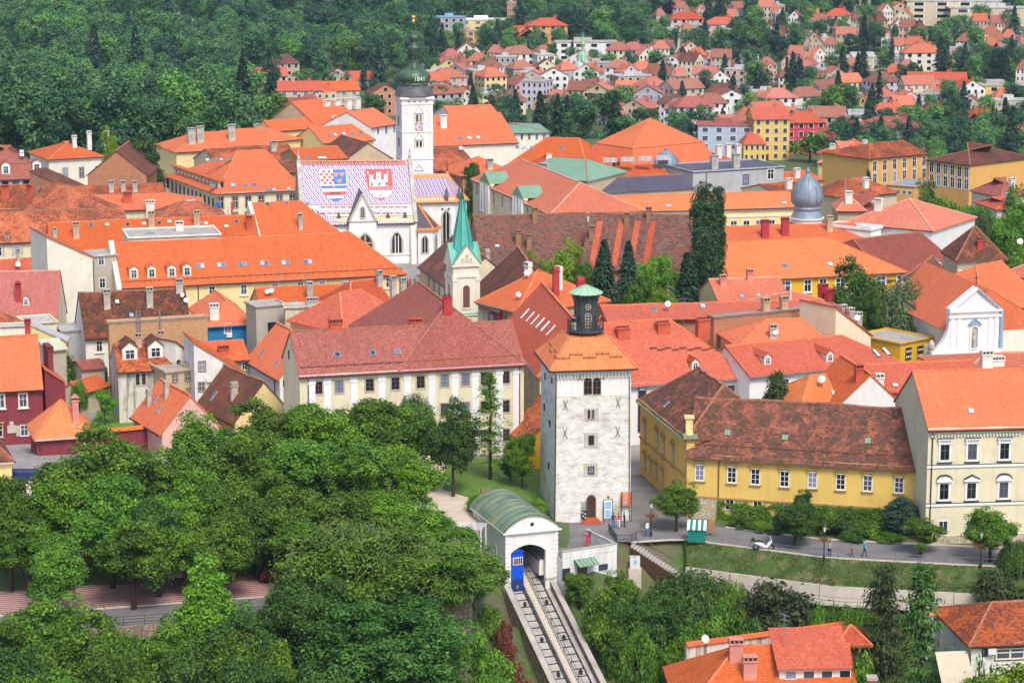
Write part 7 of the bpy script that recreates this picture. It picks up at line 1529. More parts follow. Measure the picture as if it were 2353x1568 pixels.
# grass blades on the bank
n=30000; x=rg.uniform(15,70,n); t_=rg.random(n); x=np.maximum(x,19.1); c=np.stack([x,np.array([ER(a) for a in x])-.1-2.75*t_,.05-2.2*t_],1)
struct(link('grass',np_quads('grass',leaves(rg,c,unit(np.array([0,-.8,.5])+.5*rg.normal(size=(n,3))),.075,1.6,np.array([0,0,1.0])),rg.random(n),'leaf_olive2')),'stuff')
# gardens among the old town houses
for k,u,v,w,y,m_,lb in(('dec0',1218,560,62,372,'leaf_mid','small garden linden left of the round bright garden tree'),('dec1',1298,546,105,370,'leaf_lime','round bright garden tree before the umber roof'),('spr0',1388,552,130,362,'leaf_fir','dark spruce on the left of the garden group'),('spr1',1444,556,120,366,'leaf_fir','taller dark spruce beside the bright garden maple'),('dec2',1500,574,105,371,'leaf_bright','bright garden maple between the spruces'),('spr0',1578,582,130,358,'leaf_fir','dark spruce standing under the poplar'),('dec3',1345,590,80,368,'leaf_mid','green tree left of the garden spruces'),('dec0',1470,600,90,364,'leaf_mid','leafy tree half behind the taller spruce'),('dec2',1545,610,80,366,'leaf_mid','leafy tree between maple and right spruce'),('dec1',1250,590,80,366,'leaf_mid','green tree before the umber roof end'),('dec3',1515,655,85,350,'leaf_lime','low lime green tree between the garden spruces'),('col0',1622,376,72,376,'leaf_poplar','tall dark columnar poplar towering over the roofs'),('col1',1650,408,46,379,'leaf_poplar','slimmer poplar leaning on the tall poplar'),('dec1',1960,588,150,343,'leaf_dark','dense dark tree before the deep yellow school'),('wil1',2088,612,165,338,'leaf_willow','grey-green weeping willow above the yellow shop'),('dec2',1082,364,48,480,'leaf_dark','single dark tree among the roofs behind the spire'),('dec0',312,300,130,484,'leaf_dark','large dark tree behind the brick gable'),('dec1',252,285,55,490,'leaf_lime','yellow-green tree left of the large dark tree'),('dec2',125,390,62,498,'leaf_mid','small tree before the white villa'),('dec3',362,440,32,470,'leaf_mid','little tree beside the government block'),('dec0',2135,382,85,560,'leaf_dark','round dark tree before the orange school'),('dec1',2115,430,95,520,'leaf_mid','blue-green tree below the round dark tree'),('dec2',2185,440,110,500,'leaf_bright','bright tree beside the blue-green tree'),('dec3',2235,462,120,490,'leaf_mid','full green tree right of the bright tree'),('wil0',2260,468,90,480,'leaf_olive','silvery tree in front of the full green tree'),('dec0',2325,395,90,520,'leaf_mid','tall flowering acacia at the right edge'),('dec1',2335,455,110,470,'leaf_mid','broad tree under the acacia at the right edge'),('clip0',2340,525,110,425,'leaf_bright','clipped round bright tree at the right edge'),('fcon0',1995,400,45,530,'leaf_fir','little dark fir before the orange school'),('dec2',2000,650,70,336,'leaf_dark','lower dark tree between school and willow'),('bush0',1240,945,40,300,'leaf_mid','bush behind the little yellow house'),('dec3',238,890,50,312,'leaf_bright','small garden tree beside the buff shed'),('bush1',180,870,40,318,'leaf_mid','leafy bush in the walled garden'),('bush2',225,820,40,329,'leaf_dark','dark garden bush under the white balcony'),('bush0',130,790,90,330,'leaf_mid','vine covered pergola by the striped awning')):tree(k,u,v,w,y,m_,lb)
# ------------------------------------------------------------------ the far town: houses, trees, wood
def gpt(u,v):
 """where the ray through (u, v) meets the terrain"""
 d=ray(u,v); t=500.0
 for _ in range(400):
  x,y,z=d.x*t,d.y*t,CAMZ+d.z*t
  if z<T(x,y):break
  t+=max(4.0,(z-T(x,y))*.5)
 return Vector((x,y,T(x,y)))
ORD='first second third fourth fifth sixth seventh eighth ninth tenth eleventh twelfth thirteenth fourteenth fifteenth sixteenth seventeenth eighteenth nineteenth twentieth'.split()
def ordw(n):return ORD[n]if n<20 else('twenty-'+ORD[n-20]if n<29 else('thirtieth' if n==29 else('thirty-'+ORD[n-30]if n<39 else 'number %d'%(n+1))))
BANDS=[(-99,45,'above the brass ball'),(45,85,'level with the brass rod'),(85,120,'level with the small onion'),(120,150,'level with the lantern'),(150,180,'level with the onion dome'),(180,205,"level with the dome's foot"),(205,232,'level with the tower cornice'),(232,265,'level with the bell windows'),(265,305,'level with the clock'),(305,999,'below the clock level')]
def far_meshes(kind,st):
 """unit house 10 x 8 m, 3 m per storey"""
 Hh=3.0*st; m=MB(); W,D=10.0,8.0; zr=Hh+3.4
 lo=[(-5,-4),(5,-4),(5,4),(-5,4)]
 for i in range(4):a,b=lo[i],lo[(i+1)%4]; m.poly([(*a,-4),(*b,-4),(*b,Hh),(*a,Hh)])
 if kind=='g':m.poly([(5,-4,Hh),(5,4,Hh),(5,0,zr)]); m.poly([(-5,4,Hh),(-5,-4,Hh),(-5,0,zr)])
 if kind=='p':m.poly([(-5,-4,Hh),(5,-4,Hh),(0,-4,zr)]); m.poly([(5,4,Hh),(-5,4,Hh),(0,4,zr)])
 wall=m.mesh('wall','white'); r=MB(); o=.45; z0=Hh-.3
 if kind=='g':e=[(-5.3,-4-o,z0),(5.3,-4-o,z0),(5.3,4+o,z0),(-5.3,4+o,z0)]; a,b=(-5.3,0,zr),(5.3,0,zr); r.poly([e[0],e[1],b,a]); r.poly([e[2],e[3],a,b])
 elif kind=='p':e=[(-5-o,-4.3,z0),(5+o,-4.3,z0),(5+o,4.3,z0),(-5-o,4.3,z0)]; a,b=(0,-4.3,zr),(0,4.3,zr); r.poly([e[3],e[0],a,b]); r.poly([e[1],e[2],b,a])
 elif kind=='h':e=[(-5-o,-4-o,z0),(5+o,-4-o,z0),(5+o,4+o,z0),(-5-o,4+o,z0)]; a,b=(-1.6,0,zr),(1.6,0,zr); r.poly([e[0],e[1],b,a]); r.poly([e[2],e[3],a,b]); r.poly([e[3],e[0],a]); r.poly([e[1],e[2],b])
 else:r.box(-5.2,5.2,-4.2,4.2,Hh,Hh+.4); r.box(-2,1,-1,2,Hh+.4,Hh+2.0)
 if kind!='f':r.box(1.8,2.6,.5,1.2,Hh,zr+.9)
 roof=r.mesh('roof','roof_orange'); w=MB()
 for s in range(st):
  for k in range(4):
   x=-3.7+2.47*k; z=s*3.0+.9
   if s==0 and k==1:w.box(x-.5,x+.5,-4.06,-3.9,0,2.2,'wood_dark'); continue
   w.box(x-.62,x+.62,-4.05,-3.9,z-.1,z+1.6,'trim_white'); w.box(x-.5,x+.5,-4.09,-3.95,z,z+1.5,'glass')
  for k in range(3):
   y=-2.5+2.5*k; z=s*3.0+.9
   for sx in(-1,1):w.box(min(sx*4.9,sx*5.06),max(sx*4.9,sx*5.06),y-.5,y+.5,z,z+1.5,'glass')
 if kind=='p':w.box(-.5,.5,-4.09,-3.9,Hh+.8,Hh+2.0,'glass')
 return wall,roof,w.mesh('windows','glass')
FAR=[]
WN={'white':'white','pale':'cream','cream':'cream','yellow_light':'yellow','beige':'beige','grey':'grey','greige':'grey-brown','offwhite':'white','pink':'pink','ochre':'orange walled','lilac':'lilac-grey','bluegrey':'blue-grey','sand':'buff','crimson':'crimson','brick':'brick','yellow':'yellow','terracotta':'terracotta'}
RN={'roof_orange':'orange','roof_red':'red','roof_salmon':'salmon','roof_brown':'brown','roof_wine':'maroon','concrete':'grey flat','sheet_light':'pale flat','roof_pink':'pink','sheet_dark':'dark','copper_green':'green','roof_mixed':'patched','roof_coral':'coral','roof_dusty':'dusty red','roof_umberred':'brownish red','trim_white':'white flat','sheet_grey':'grey metal','sheet_blue':'blue flat'}
def far_house(u,v,wm,dm,st,kind,wall,roof,rz=None,cat='house',hs=1.0):
 p=gpt(u,v); k=cached(('far',kind,st),lambda:far_meshes(kind,st)); rz=rnd.uniform(-.6,.6) if rz is None else rz
 o=thing('house','',cat,p,rz,'houses of the far town'); o.scale=(wm/10,dm/8,hs)
 for me,mt in zip(k,(wall,roof,None)):
  c=link(me.name.split('.')[0],me,o)
  if mt:c.material_slots[0].link='OBJECT'; c.material_slots[0].material=MAT[mt]
  else:c['kind']='stuff'
 if kind!='f' and rnd.random()<.45:
  k2=cached(('far','h' if kind=='g' else 'g',2),lambda:far_meshes('h' if kind=='g' else 'g',2)); sx=rnd.choice((-1,1))
  for me,mt,nm in zip(k2,(wall,roof,None),('wing_wall','wing_roof','wing_windows')):
   c=link(nm,me,o,(sx*5.2,rnd.choice((-3.5,2.5)),0),math.pi/2*(kind!='g')); c.scale=(.62,.66,.8 if st<3 else 1.1)
   if mt:c.material_slots[0].link='OBJECT'; c.material_slots[0].material=MAT[mt]
   else:c['kind']='stuff'
 FAR.append((u,v,o,RN.get(roof,'red'),WN.get(wall,'pale'),st,p,max(wm,dm))); return o
 # (column, row of the wall foot, width, depth, storeys, roof kind, wall, roof, turn)
for a in((1255,112,20,14,4,'h','ochre','roof_red',.12),(1195,100,18,10,2,'h','ochre','roof_red',.1),(1070,98,22,10,2,'f','ochre','concrete',0),(1110,70,26,12,2,'f','yellow_light','trim_white',.05),(1035,78,16,12,3,'f','grey','sheet_blue',0),(1175,70,5,5,5,'f','terracotta','concrete',0),(1008,76,18,8,1,'f','white','trim_white',0),(505,138,13,10,2,'p','white','roof_red',.2),(425,92,18,10,2,'h','white','sheet_light',.3),(105,42,14,9,2,'g','yellow_light','roof_salmon',.5),(415,46,12,8,1,'h','lilac','sheet_grey',0),(575,80,5,5,2,'p','white','sheet_grey',0),(765,26,24,12,4,'f','brick','sheet_grey',.1),(830,24,20,12,4,'f','brick','sheet_grey',.15),(715,24,12,9,2,'g','white','roof_salmon',.2),(845,108,22,10,2,'h','lilac','roof_red',.1),(760,82,30,9,1,'f','white','trim_white',.1),(690,85,22,8,1,'f','white','trim_white',0),(250,28,9,8,1,'g','white','roof_red',.2),(890,118,14,9,2,'f','beige','sheet_dark',0),(2185,58,46,12,4,'f','beige','sheet_light',-.05),(2285,60,46,12,3,'f','beige','sheet_light',-.02),(1345,138,30,12,3,'f','white','concrete',.05),(1575,70,18,12,2,'h','pink','roof_red',.1),(1655,84,18,10,2,'h','pink','roof_red',.05),(1988,162,36,10,2,'f','beige','sheet_light',.08),(2150,218,24,14,2,'g','yellow_light','roof_red',-.1),(2290,228,26,12,2,'f','yellow','concrete',.1),(2115,165,18,10,3,'h','pale','roof_salmon',.1),(1925,62,14,9,2,'h','white','roof_red',0),(2060,48,14,9,2,'p','pink','roof_salmon',.2),(2220,252,12,9,3,'p','white','roof_red',.3),(2255,300,12,9,2,'h','crimson','roof_red',.2),(2145,290,14,10,2,'h','beige','roof_brown',.2),(2030,292,12,9,2,'h','beige','roof_red',.2),(2040,345,26,10,3,'h','beige','roof_wine',-.45),(1945,318,16,9,3,'f','white','sheet_light',-.2)):
 far_house(*a)
far_house(1665,362,20,13,4,'f','bluegrey','roof_pink',-.05); far_house(1762,365,13,14,5,'g','yellow','roof_red',.1); far_house(1840,352,15,12,4,'h','crimson','roof_red',.15)
def free(x,y,r):
 return all((f[6].x-x)**2+((f[6].y-y)*.8)**2>(r+f[7]*.55)**2 for f in FAR)
WALLS=['white','pale','cream','beige','offwhite','yellow_light','grey','greige','white','pink','sand','lilac','offwhite']; ROOFS=['roof_coral','roof_dusty','roof_umberred','roof_coral','roof_pink','roof_umberred','roof_salmon','roof_dusty','roof_brown']
def spread(n,u0,u1,v0,v1,big,flat,dens=None):
 k=0
 for i in range(n*6):
  if k>=n:break
  u=rnd.uniform(u0,u1); v=rnd.uniform(v0,v1)
  if dens and not dens(u,v):continue
  p=gpt(u,v); w=rnd.uniform(8,13)*big*(.82 if v<235 else 1)
  if not free(p.x,p.y,w*.5):continue
  f=rnd.random()<flat; far_house(u,v,w,rnd.uniform(7,10)*big*(.85 if v<235 else 1),rnd.choice((2,2,3)) if big<1.2 else rnd.choice((2,3,3,4)),'f' if f else rnd.choice('ghhp'),rnd.choice(WALLS),rnd.choice(('concrete','sheet_light','sheet_light')) if f else rnd.choice(ROOFS)); k+=1
spread(70,990,1700,168,262,1.25,.25,lambda u,v:v>160+abs(u-1350)*.04); spread(60,1180,1900,250,345,1.3,.12,lambda u,v:v<262+(u-1230)*.16)
clus=lambda u,v:math.sin(u*.013+1)+math.cos(v*.045+u*.006)>-.35
spread(34,1500,2360,34,118,.82,.2); spread(56,1640,2360,60,210,.9,.15,clus); spread(32,1850,2360,200,345,1.1,.15,clus); spread(14,1000,1640,125,168,1.0,.4)
# older houses under the wood, left of the bell tower
for a in((655,192,12,9,3,'h','sand','roof_brown',.2),(620,205,14,9,2,'g','beige','roof_red',.3),(735,172,10,8,3,'p','sand','roof_orange',.3),(770,205,12,8,2,'p','beige','roof_brown',.4),(690,240,18,10,2,'g','beige','roof_red',.1),(670,262,14,9,1,'g','terracotta','roof_wine',.1),(770,238,18,11,2,'g','beige','roof_orange',.35),(880,262,13,9,3,'p','terracotta','roof_brown',.3),(560,210,12,8,2,'g','beige','roof_red',.2),(820,196,14,9,1,'g','beige','roof_red',.2)):far_house(*a)
for lo_,hi,nm in BANDS:
 row=sorted([f for f in FAR if lo_<=f[1]<hi],key=lambda f:-f[0])
 for i,f in enumerate(row):f[2]['label']='%s roofed %s house, %s from the right edge, %s'%(f[3],f[4],ordw(i),nm)
 # ochre school on the right
for lb,A,B,y,D,rv,kd,rf in(('ochre school block with brown hip roof and tall windows',(2128,366),(2228,378),600,24,330,'h','roof_brown'),('ochre school wing with orange roof left of the taller block',(1997,364),(2130,352),612,18,328,'hl','roof_mixed')):
 h=H(lb,A,B,y,zb=-32,D=D,rv=rv,kind=kd,wall='ochre',roof=rf,name='school',cat='school'); n=6 if 'block' in lb else 5
 for dv in(18,46):h.win((A[0]+12,A[1]+dv),(B[0]-8,B[1]+dv),n,w=1.3,h=2.6,st='white')
h=H('low ochre school annex with small square windows',(2035,425),(2100,430),560,zb=-30,D=12,kind='f',wall='ochre',roof='sheet_grey',parap=.2,name='school',cat='school'); h.win((2050,440),(2090,443),4,w=.9,h=.9,st='plain')
for lb,A,B,y,D,rv,kd,w_,rf in(('salmon roofed cream house left of the ochre school',(1880,372),(1960,376),640,16,325,'h','yellow_light','roof_salmon'),('yellow house with orange roof touching the ochre school wing',(1950,362),(2040,356),655,15,318,'h','yellow_light','roof_orange'),('wine roofed house with pink chimneys beside the large grey dome',(1890,512),(2010,520),455,18,448,'h','pale','roof_wine'),('orange hipped house with pale chimneys right of the large grey dome',(1935,510),(2142,528),440,20,455,'h','white','roof_salmon'),('small pyramid roofed turret house beside the large grey dome',(1925,482),(1985,482),448,9,448,'y','sand','roof_salmon'),('low white annex in front of the large grey dome',(1900,520),(2000,530),436,4,None,'f','white','sheet_light'),('orange low houses under the small trees right of the grey block',(1790,420),(1890,412),545,12,395,'g','beige','roof_orange'),('brown tiled roofs behind the large grey dome',(1785,446),(1850,440),500,12,420,'g','beige','roof_mixed'),('maroon roofed cottage under the ochre school end wall',(2300,450),(2360,446),560,12,408,'h','pale','roof_wine'),('red roofed cottage at the right edge among trees',(2290,480),(2355,478),520,12,452,'h','pale','roof_red'),('patched roofed row house before the ochre school annex',(1940,452),(2060,440),520,12,408,'h','beige','roof_mixed')):
 h=H(lb,A,B,y,zb=-20,D=D,rv=rv,kind=kd,wall=w_,roof=rf)
 if kd!='f':h.ch((A[0]*.6+B[0]*.4,(A[1]+(rv or 0))/2),mat='chim_crimson' if 'wine' in lb else 'chim_white',w=1.3,d=.9,h=1.6)
 # ribbed domes
def dome(name,label,u,y,wpx,prof,vb):
 p=PY(u,prof[0][1],y); r=wpx/2/sc(y,p.z); o=thing(name,label,'dome',(p.x,p.y,0)); pf=[(r*a,PY(0,v,y).z) for a,v in prof]; m=MB(); m.lathe(pf,24); m.build('shell','sheet_dome',o,True); z0=pf[0][1]
 k0=max(range(len(pf)),key=lambda i:pf[i][0]if i>2 else 0)-2
 for i in range(12):a_=2*math.pi*i/12; g=MB(); g.tube([(q_*1.01*math.cos(a_),q_*1.01*math.sin(a_),zz) for q_,zz in pf[max(0,k0):-5]],r*.022,4,cap=False); g.build('rib','gutter_grey',o)
 m=MB(); m.lathe([(r*.98,-25),(r*.98,z0-.15),(r*1.08,z0-.1),(r*1.08,z0+.1),(r*.8,z0+.12)],24); m.build('drum','white',o)
 for i in range(8):a_=-math.pi/2+(i-3.5)*.45; window(o,(r*1.0*math.cos(a_),r*1.0*math.sin(a_),z0-2.2),a_+math.pi/2,.9,1.3,'dark')
m_plain('sheet_dome',(.22,.28,.34),.5,.25,.6,metal=.2)
dome('bulb_dome','large grey metal bulb dome at the palace corner',1853,446,74,[(1.0,500),(.93,494),(.8,484),(.78,480),(.84,479),(.84,476),(.76,475),(.78,471),(.94,464),(1.0,455),(.98,446),(.9,434),(.76,424),(.56,414),(.34,407),(.16,402),(.1,397),(.17,394),(.1,390),(.04,384)],500)
dome('small_dome','small grey ribbed dome among orange roofs',1530,540,60,[(1.0,386),(1.0,382),(.97,376),(.9,369),(.78,361),(.6,355),(.4,350),(.2,347.5),(.1,346),(.1,343),(.14,342),(.04,338)],386)
# little church with green bulb steeple far off
p=gpt(1338,192); o=thing('far_church','distant white church tower with mint green bulb steeple','church',p); o.scale=(.72,)*3; m=MB(); m.box(-3,3,-3,3,-2,14); m.build('wall','white',o); m=MB(); m.lathe([(3.9,14),(3.8,15),(3.2,18),(1.4,20),(1.1,23),(1.9,25),(1.2,27),(.3,30),(.05,33)],8); m.build('steeple','copper_mint',o); m=MB(); m.box(-.6,.6,-3.1,-2.9,8,11); m.build('window','glass',o); m=MB(); m.hexa([(3,-5,-2),(20,-5,-2),(20,5,-2),(3,5,-2),(3,-.1,13),(20,-.1,13),(20,.1,13),(3,.1,13)]); m.build('nave_roof','sheet_dark',o)
FAR.append((1338,192,o,'','',2,p,14))
# office sign
h_=FAR[37][2]if False else None
# trees between the far houses
nt=0
for i in range(2600):
 if nt>128:break
 u=rnd.uniform(960,2380); v=rnd.uniform(20,350)
 if v>330 and u<1850 or(v>300 and u<1500):continue
 dense=1.0 if v<165 else(.25 if u<1700 else .9)
 if rnd.random()>dense:continue
 p=gpt(u,v)
 if p.y<640 or not free(p.x,p.y,3.0):continue
 con=rnd.random()<(.28 if u>1600 else .12); h_=rnd.uniform(9,17) if not con else rnd.uniform(12,20); w_=rnd.uniform(8,13) if not con else rnd.uniform(5,7.5)
 put_tree(('fcon%d'%(i%2)) if con else 'fdec%d'%(i%4),p.x,p.y,p.z-.5,h_,w_,'leaf_fir' if con else rnd.choice(('leaf_far','leaf_far','leaf_dark','leaf_mid','leaf_far','leaf_purple' if rnd.random()<.12 else 'leaf_far')),'dark conifer standing between the houses of the far town' if con else 'round leafy tree standing between the houses of the far town','conifers of the far town' if con else 'leafy trees of the far town'); nt+=1
for k,u,v,hh,ww,m_,lb in(('fdec0',1905,318,24,16,'leaf_mid','big lone broad tree above the crimson block'),('fdec1',1860,375,17,15,'leaf_mid','leafy tree left of the salmon roofed cream house'),('fdec2',1385,288,17,17,'leaf_dark','broad dark tree behind the two-tier roof'),('fdec3',1430,290,15,14,'leaf_far','dark tree right of the broad dark tree'),('fdec0',1490,318,14,14,'leaf_dark','dense tree at the end of the two-tier roof'),('fdec1',1015,262,20,17,'leaf_mid','round tree just right of the bell tower dome'),('fdec2',1255,290,11,10,'leaf_dark','tree behind the green copper hip roof'),('fdec3',855,268,13,14,'leaf_dark','tree left of the bell tower cornice'),('fcon0',620,235,22,9,'leaf_fir','tall dark fir under the wood'),('fcon1',870,205,22,10,'leaf_fir','dark cedar beside the old houses'),('fdec1',720,190,18,14,'leaf_bright','bright round tree above the old houses'),('fdec0',800,182,22,18,'leaf_mid','large light green tree left of the onion dome'),('fdec2',620,300,17,16,'leaf_mid','green tree at the foot of the wood by the orange roofs'),('fdec3',560,310,16,15,'leaf_mid','leafy tree at the wood edge left of the orange roofs'),('fdec1',1905,445,12,14,'leaf_dark','tree cluster behind the large grey dome'),('fdec2',1945,425,11,12,'leaf_mid','small tree right behind the large grey dome')):
 p=gpt(u,v); put_tree(k,p.x,p.y,p.z-.5,hh,ww,m_,lb)
 # the wood: edge trees one by one, the rest reads as one mass
FP=[]; FI=[]; FS=[]
rg=np.random.default_rng(2); ne=0
y=598.0
while y<1750:
 stp=9.0+(y-650)*.006; lim=y*.30+30; x=-lim
 while x<lim:
  xx=x+rg.uniform(-3,3); yy=y+rg.uniform(-3.5,3.5); x+=stp
  u,v=proj((xx,yy,T(xx,yy)+8))
  edge=1010-ss(80,330,v)*420+90*math.sin(v*.03)
  if u<-80 or u>2430 or v<-60:continue
  right=u>min(edge,990) if v>60 else u>1640
  if v>128 and 560<u<=990 and(u>edge or v>175):right=True
  if yy<655 and u>560:continue
  if 1590<u<1910 and v>285:continue
  if right and(rg.random()>(.85 if u>1600 or v<150 else .32) or(560<u<990 and v>175) or v>345 or(u<1700 and yy<668)):continue
  if not free(xx,yy,5.5 if not right else 1.2):continue
  k=rg.uniform(.65,1.5)*(.85 if right else 1.12); con=rg.random()<(.28 if right else .06); b=6+int(rg.integers(2)) if con else int(rg.integers(6))
  if 300<v<420 and ne<40 and u<640:put_tree('fcon0' if con else 'fdec%d'%(ne%4),xx,yy,T(xx,yy)-.5,16*k,12*k if not con else 7,'leaf_fir' if con else('leaf_far' if ne%3 else 'leaf_mid'),'tree at the lower edge of the wood','edge trees of the wood'); ne+=1; continue
  FP.append((xx,yy,T(xx,yy)-1.2)); FI.append(b); FS.append(k)
 y+=stp*.9
def gn_wood():
 col=bpy.data.collections.new('wood_crowns')
 for i in range(8):
  V=crown(300+i,60,60,.34,15,12,.02,.15,fl=.3) if i<6 else spruce(310+i,420,.4,17,10,7)
  o=bpy.data.objects.new('wood_crown_%d'%i,np_quads('wood_crown',V[0],V[1],'leaf_wood' if i<6 else 'leaf_fir')); col.objects.link(o)
 me=bpy.data.meshes.new('forest'); me.from_pydata(FP,[],[])
 for nm,ty,dat in(('idx','INT',FI),('scl','FLOAT',FS)):at=me.attributes.new(nm,ty,'POINT'); at.data.foreach_set('value',dat)
 ob=link('forest',me); g=bpy.data.node_groups.new('wood','GeometryNodeTree'); g.interface.new_socket('Geometry',in_out='INPUT',socket_type='NodeSocketGeometry'); g.interface.new_socket('Geometry',in_out='OUTPUT',socket_type='NodeSocketGeometry')
 n=g.nodes.new; gi=n('NodeGroupInput'); go=n('NodeGroupOutput'); ip=n('GeometryNodeInstanceOnPoints'); ci=n('GeometryNodeCollectionInfo'); ci.inputs[0].default_value=col; ci.inputs['Separate Children'].default_value=True; ci.inputs['Reset Children'].default_value=True
 na=n('GeometryNodeInputNamedAttribute'); na.data_type='INT'; na.inputs[0].default_value='idx'; nb=n('GeometryNodeInputNamedAttribute'); nb.data_type='FLOAT'; nb.inputs[0].default_value='scl'; rv=n('FunctionNodeRandomValue'); rv.data_type='FLOAT'; rv.inputs[3].default_value=6.28; cx=n('ShaderNodeCombineXYZ'); L=g.links.new
 L(gi.outputs[0],ip.inputs['Points']); L(ci.outputs[0],ip.inputs['Instance']); ip.inputs['Pick Instance'].default_value=True; L(na.outputs[0],ip.inputs['Instance Index']); L(nb.outputs[0],ip.inputs['Scale']); L(rv.outputs[1],cx.inputs[2]); L(cx.outputs[0],ip.inputs['Rotation']); L(ip.outputs[0],go.inputs[0])
 ob.modifiers.new('wood','NODES').node_group=g; struct(ob,'stuff'); ob['label']='far wooded hills seen as one mass of crowns'
gn_wood()
m_plain('sand_cloth',(.55,.48,.36),.8,.08); m_plain('canvas_green',(.01,.19,.15),.7,.1); m_plain('bin_blue',(.02,.04,.13),.5,.15); m_plain('car_maroon',(.10,.01,.012),.3,.1,spec=.5)
# ------------------------------------------------------------------ roofs below the promenade, walls, stairs
h=H('orange roofed house with wide dormer and pink chimneys at the bottom edge',(1570,1648),(1978,1642),217,zb=-22,D=15,rv=1481,kind='hl',hl=6,wall='pink',roof='roof_orange'); NB=h
h.ch((1690,1512),(1722,1552),mat='chim_pink',w=1.3,d=.9,h=1.5,pots=1); h.ae((1800,1500),h=4.0).di((1618,1487),k=1.5)
a_=h.on(1790,1558); b_=h.on(1948,1553); dv=b_-a_; L_=dv.length; rz=math.atan2(dv.y,dv.x); m=MB(); m.box(0,L_,0,4,-.8,1.0); d_=m.build('dormer','offwhite',h.root,loc=a_); d_.rotation_euler=(0,0,rz)
m=MB(); m.hexa([(-.3,-.5,1.0),(L_+.3,-.5,1.0),(L_+.3,5.2,3.3),(-.3,5.2,3.3),(-.3,-.5,1.15),(L_+.3,-.5,1.15),(L_+.3,5.2,3.45),(-.3,5.2,3.45)]); m.build('dormer_roof','roof_red',d_)
for k in range(4):m=MB(); x=.6+k*1.75; ring(m,1.0,.7,.07,-.08,.02,'trim_white',.1); m.box(-.5,.5,-.03,.01,.1,.8,'glass'); m.build('window','trim_white',d_,loc=(x+.5,0,-.1))
h=H('orange hipped restaurant roof over a dark terrace at the bottom right',(2232,1478),(2420,1470),229,zb=-20,D=12,rv=1382,kind='hl',hl=4,wall='offwhite',roof='roof_mixed',gut='trim_dark'); h.win((2262,1492),w=.5,h=1.2,st='dark'); h.win((2320,1500),w=3.0,h=1.2,st='brown')
m=MB(); m.hexa([h.q(-3.6,-2.4,h.ze-3.6),h.q(-.3,-2.4,h.ze-3.6),h.q(-.3,.4,h.ze-.9),h.q(-3.6,.4,h.ze-.9),h.q(-3.6,-2.4,h.ze-3.5),h.q(-.3,-2.4,h.ze-3.5),h.q(-.3,.4,h.ze-.8),h.q(-3.6,.4,h.ze-.8)]); m.build('awning','sand_cloth',h.root); m=MB(); m.hexa([h.q(-9,-4,h.ze-6),h.q(9,-4,h.ze-6),h.q(9,-3.8,h.ze-6),h.q(-9,-3.8,h.ze-6),h.q(-9,-4,h.ze-4.6),h.q(9,-4,h.ze-4.6),h.q(9,-3.8,h.ze-4.6),h.q(-9,-3.8,h.ze-4.6)]); m.build('terrace_front','wood_dark',h.root)
m=MB(); p=h.q(2.0,-.2,h.ze-.7); m.box(p[0]-.4,p[0]+.4,p[1]-.4,p[1],p[2]-.3,p[2]+.3); m.build('air_conditioner','dish',h.root)
h=H('little red hipped pavilion roof beside the coped garden wall',(1926,1474),(1994,1474),229,zb=-18,D=4,rv=1434,kind='h',hl=1.5,hr=1.5,wall='wood_dark',roof='roof_red',gut='trim_brown')
def wall_run(label,A,B,z,hgt,mat,cop):
 a=P(*A,z); b=P(*B,z); ex,ey,rz=frame_at(a,b); W=(b-a).length; t=thing('garden_wall',label,'wall',(a.x,a.y,z-hgt),rz); m=MB(); m.box(0,W,0,.45,0,hgt-.15); m.build('wall',mat,t)
 m=MB(); m.hexa([(-.05,-.3,hgt-.2),(W,-.3,hgt-.2),(W,.75,hgt-.2),(-.05,.75,hgt-.2),(-.05,.18,hgt+.15),(W,.18,hgt+.15),(W,.27,hgt+.15),(-.05,.27,hgt+.15)]); m.build('coping',cop,t)
wall_run('long grey garden wall with orange tile coping above the bottom roofs',(1578,1478),(1985,1424),-3.2,6,'shabby','roof_orange'); wall_run('pale garden wall with orange coping behind the restaurant roof',(2130,1408),(2400,1368),-2.6,5,'offwhite','roof_orange')
m=MB(); m.box(-.4,.4,-.4,.4,0,9,'chim_crimson'); m.box(-.5,.5,-.5,.5,9,9.3,'chim_grey'); p=PY(2003,1552,214); tag(m.build('chimney_stack','chim_crimson',loc=(p.x,p.y,p.z-9.3)),'single crimson chimney stack poking up at the bottom edge','chimney')
t=thing('retaining_wall','pale concrete retaining wall of long panels under the grass bank','wall',(19,ER(19)-2.9,-3.9)); x=19.0
while x<66:a=Vector((x,ER(x)-2.9,-3.9)); b=Vector((x+4.6,ER(x+4.6)-2.9,-3.9)); m=MB(); d_=(b-a).normalized()*.03; m.bar(a+d_+Vector((0,0,.85)),b-d_+Vector((0,0,.85)),.35,1.75); m.build('panel','concrete_pale',t,loc=-t.location); x+=4.6
strip('footpath',lambda x:ER(x)-4.7,lambda x:ER(x)-3.05,19,66,2,'concrete',0,-3.85,-3.84)
def railing(name,label,pts,hgt=1.0,step=1.6,mat='iron',bars=2,group=None,fine=False):
 o=thing(name,label,'railing',pts[0],0,group); m=MB(); g=MB(); base=Vector(pts[0])
 for a,b in zip(pts,pts[1:]):
  a=Vector(a)-base; b=Vector(b)-base; n=max(1,int((b-a).length/step))
  for k in range(n+1):p=a.lerp(b,k/n); m.tube([p,p+Vector((0,0,hgt))],.03,5)
  for k in range(bars):z=Vector((0,0,hgt*(1-k/bars*.85))); g.bar(a+z,b+z,.04,.04)
  if fine:
   n=int((b-a).length/.14)
   for k in range(n+1):p=a.lerp(b,k/n); g.bar(p+Vector((0,0,.12)),p+Vector((0,0,hgt)),.02,.02)
 m.build('post',mat,o); g.build('rail',mat,o)
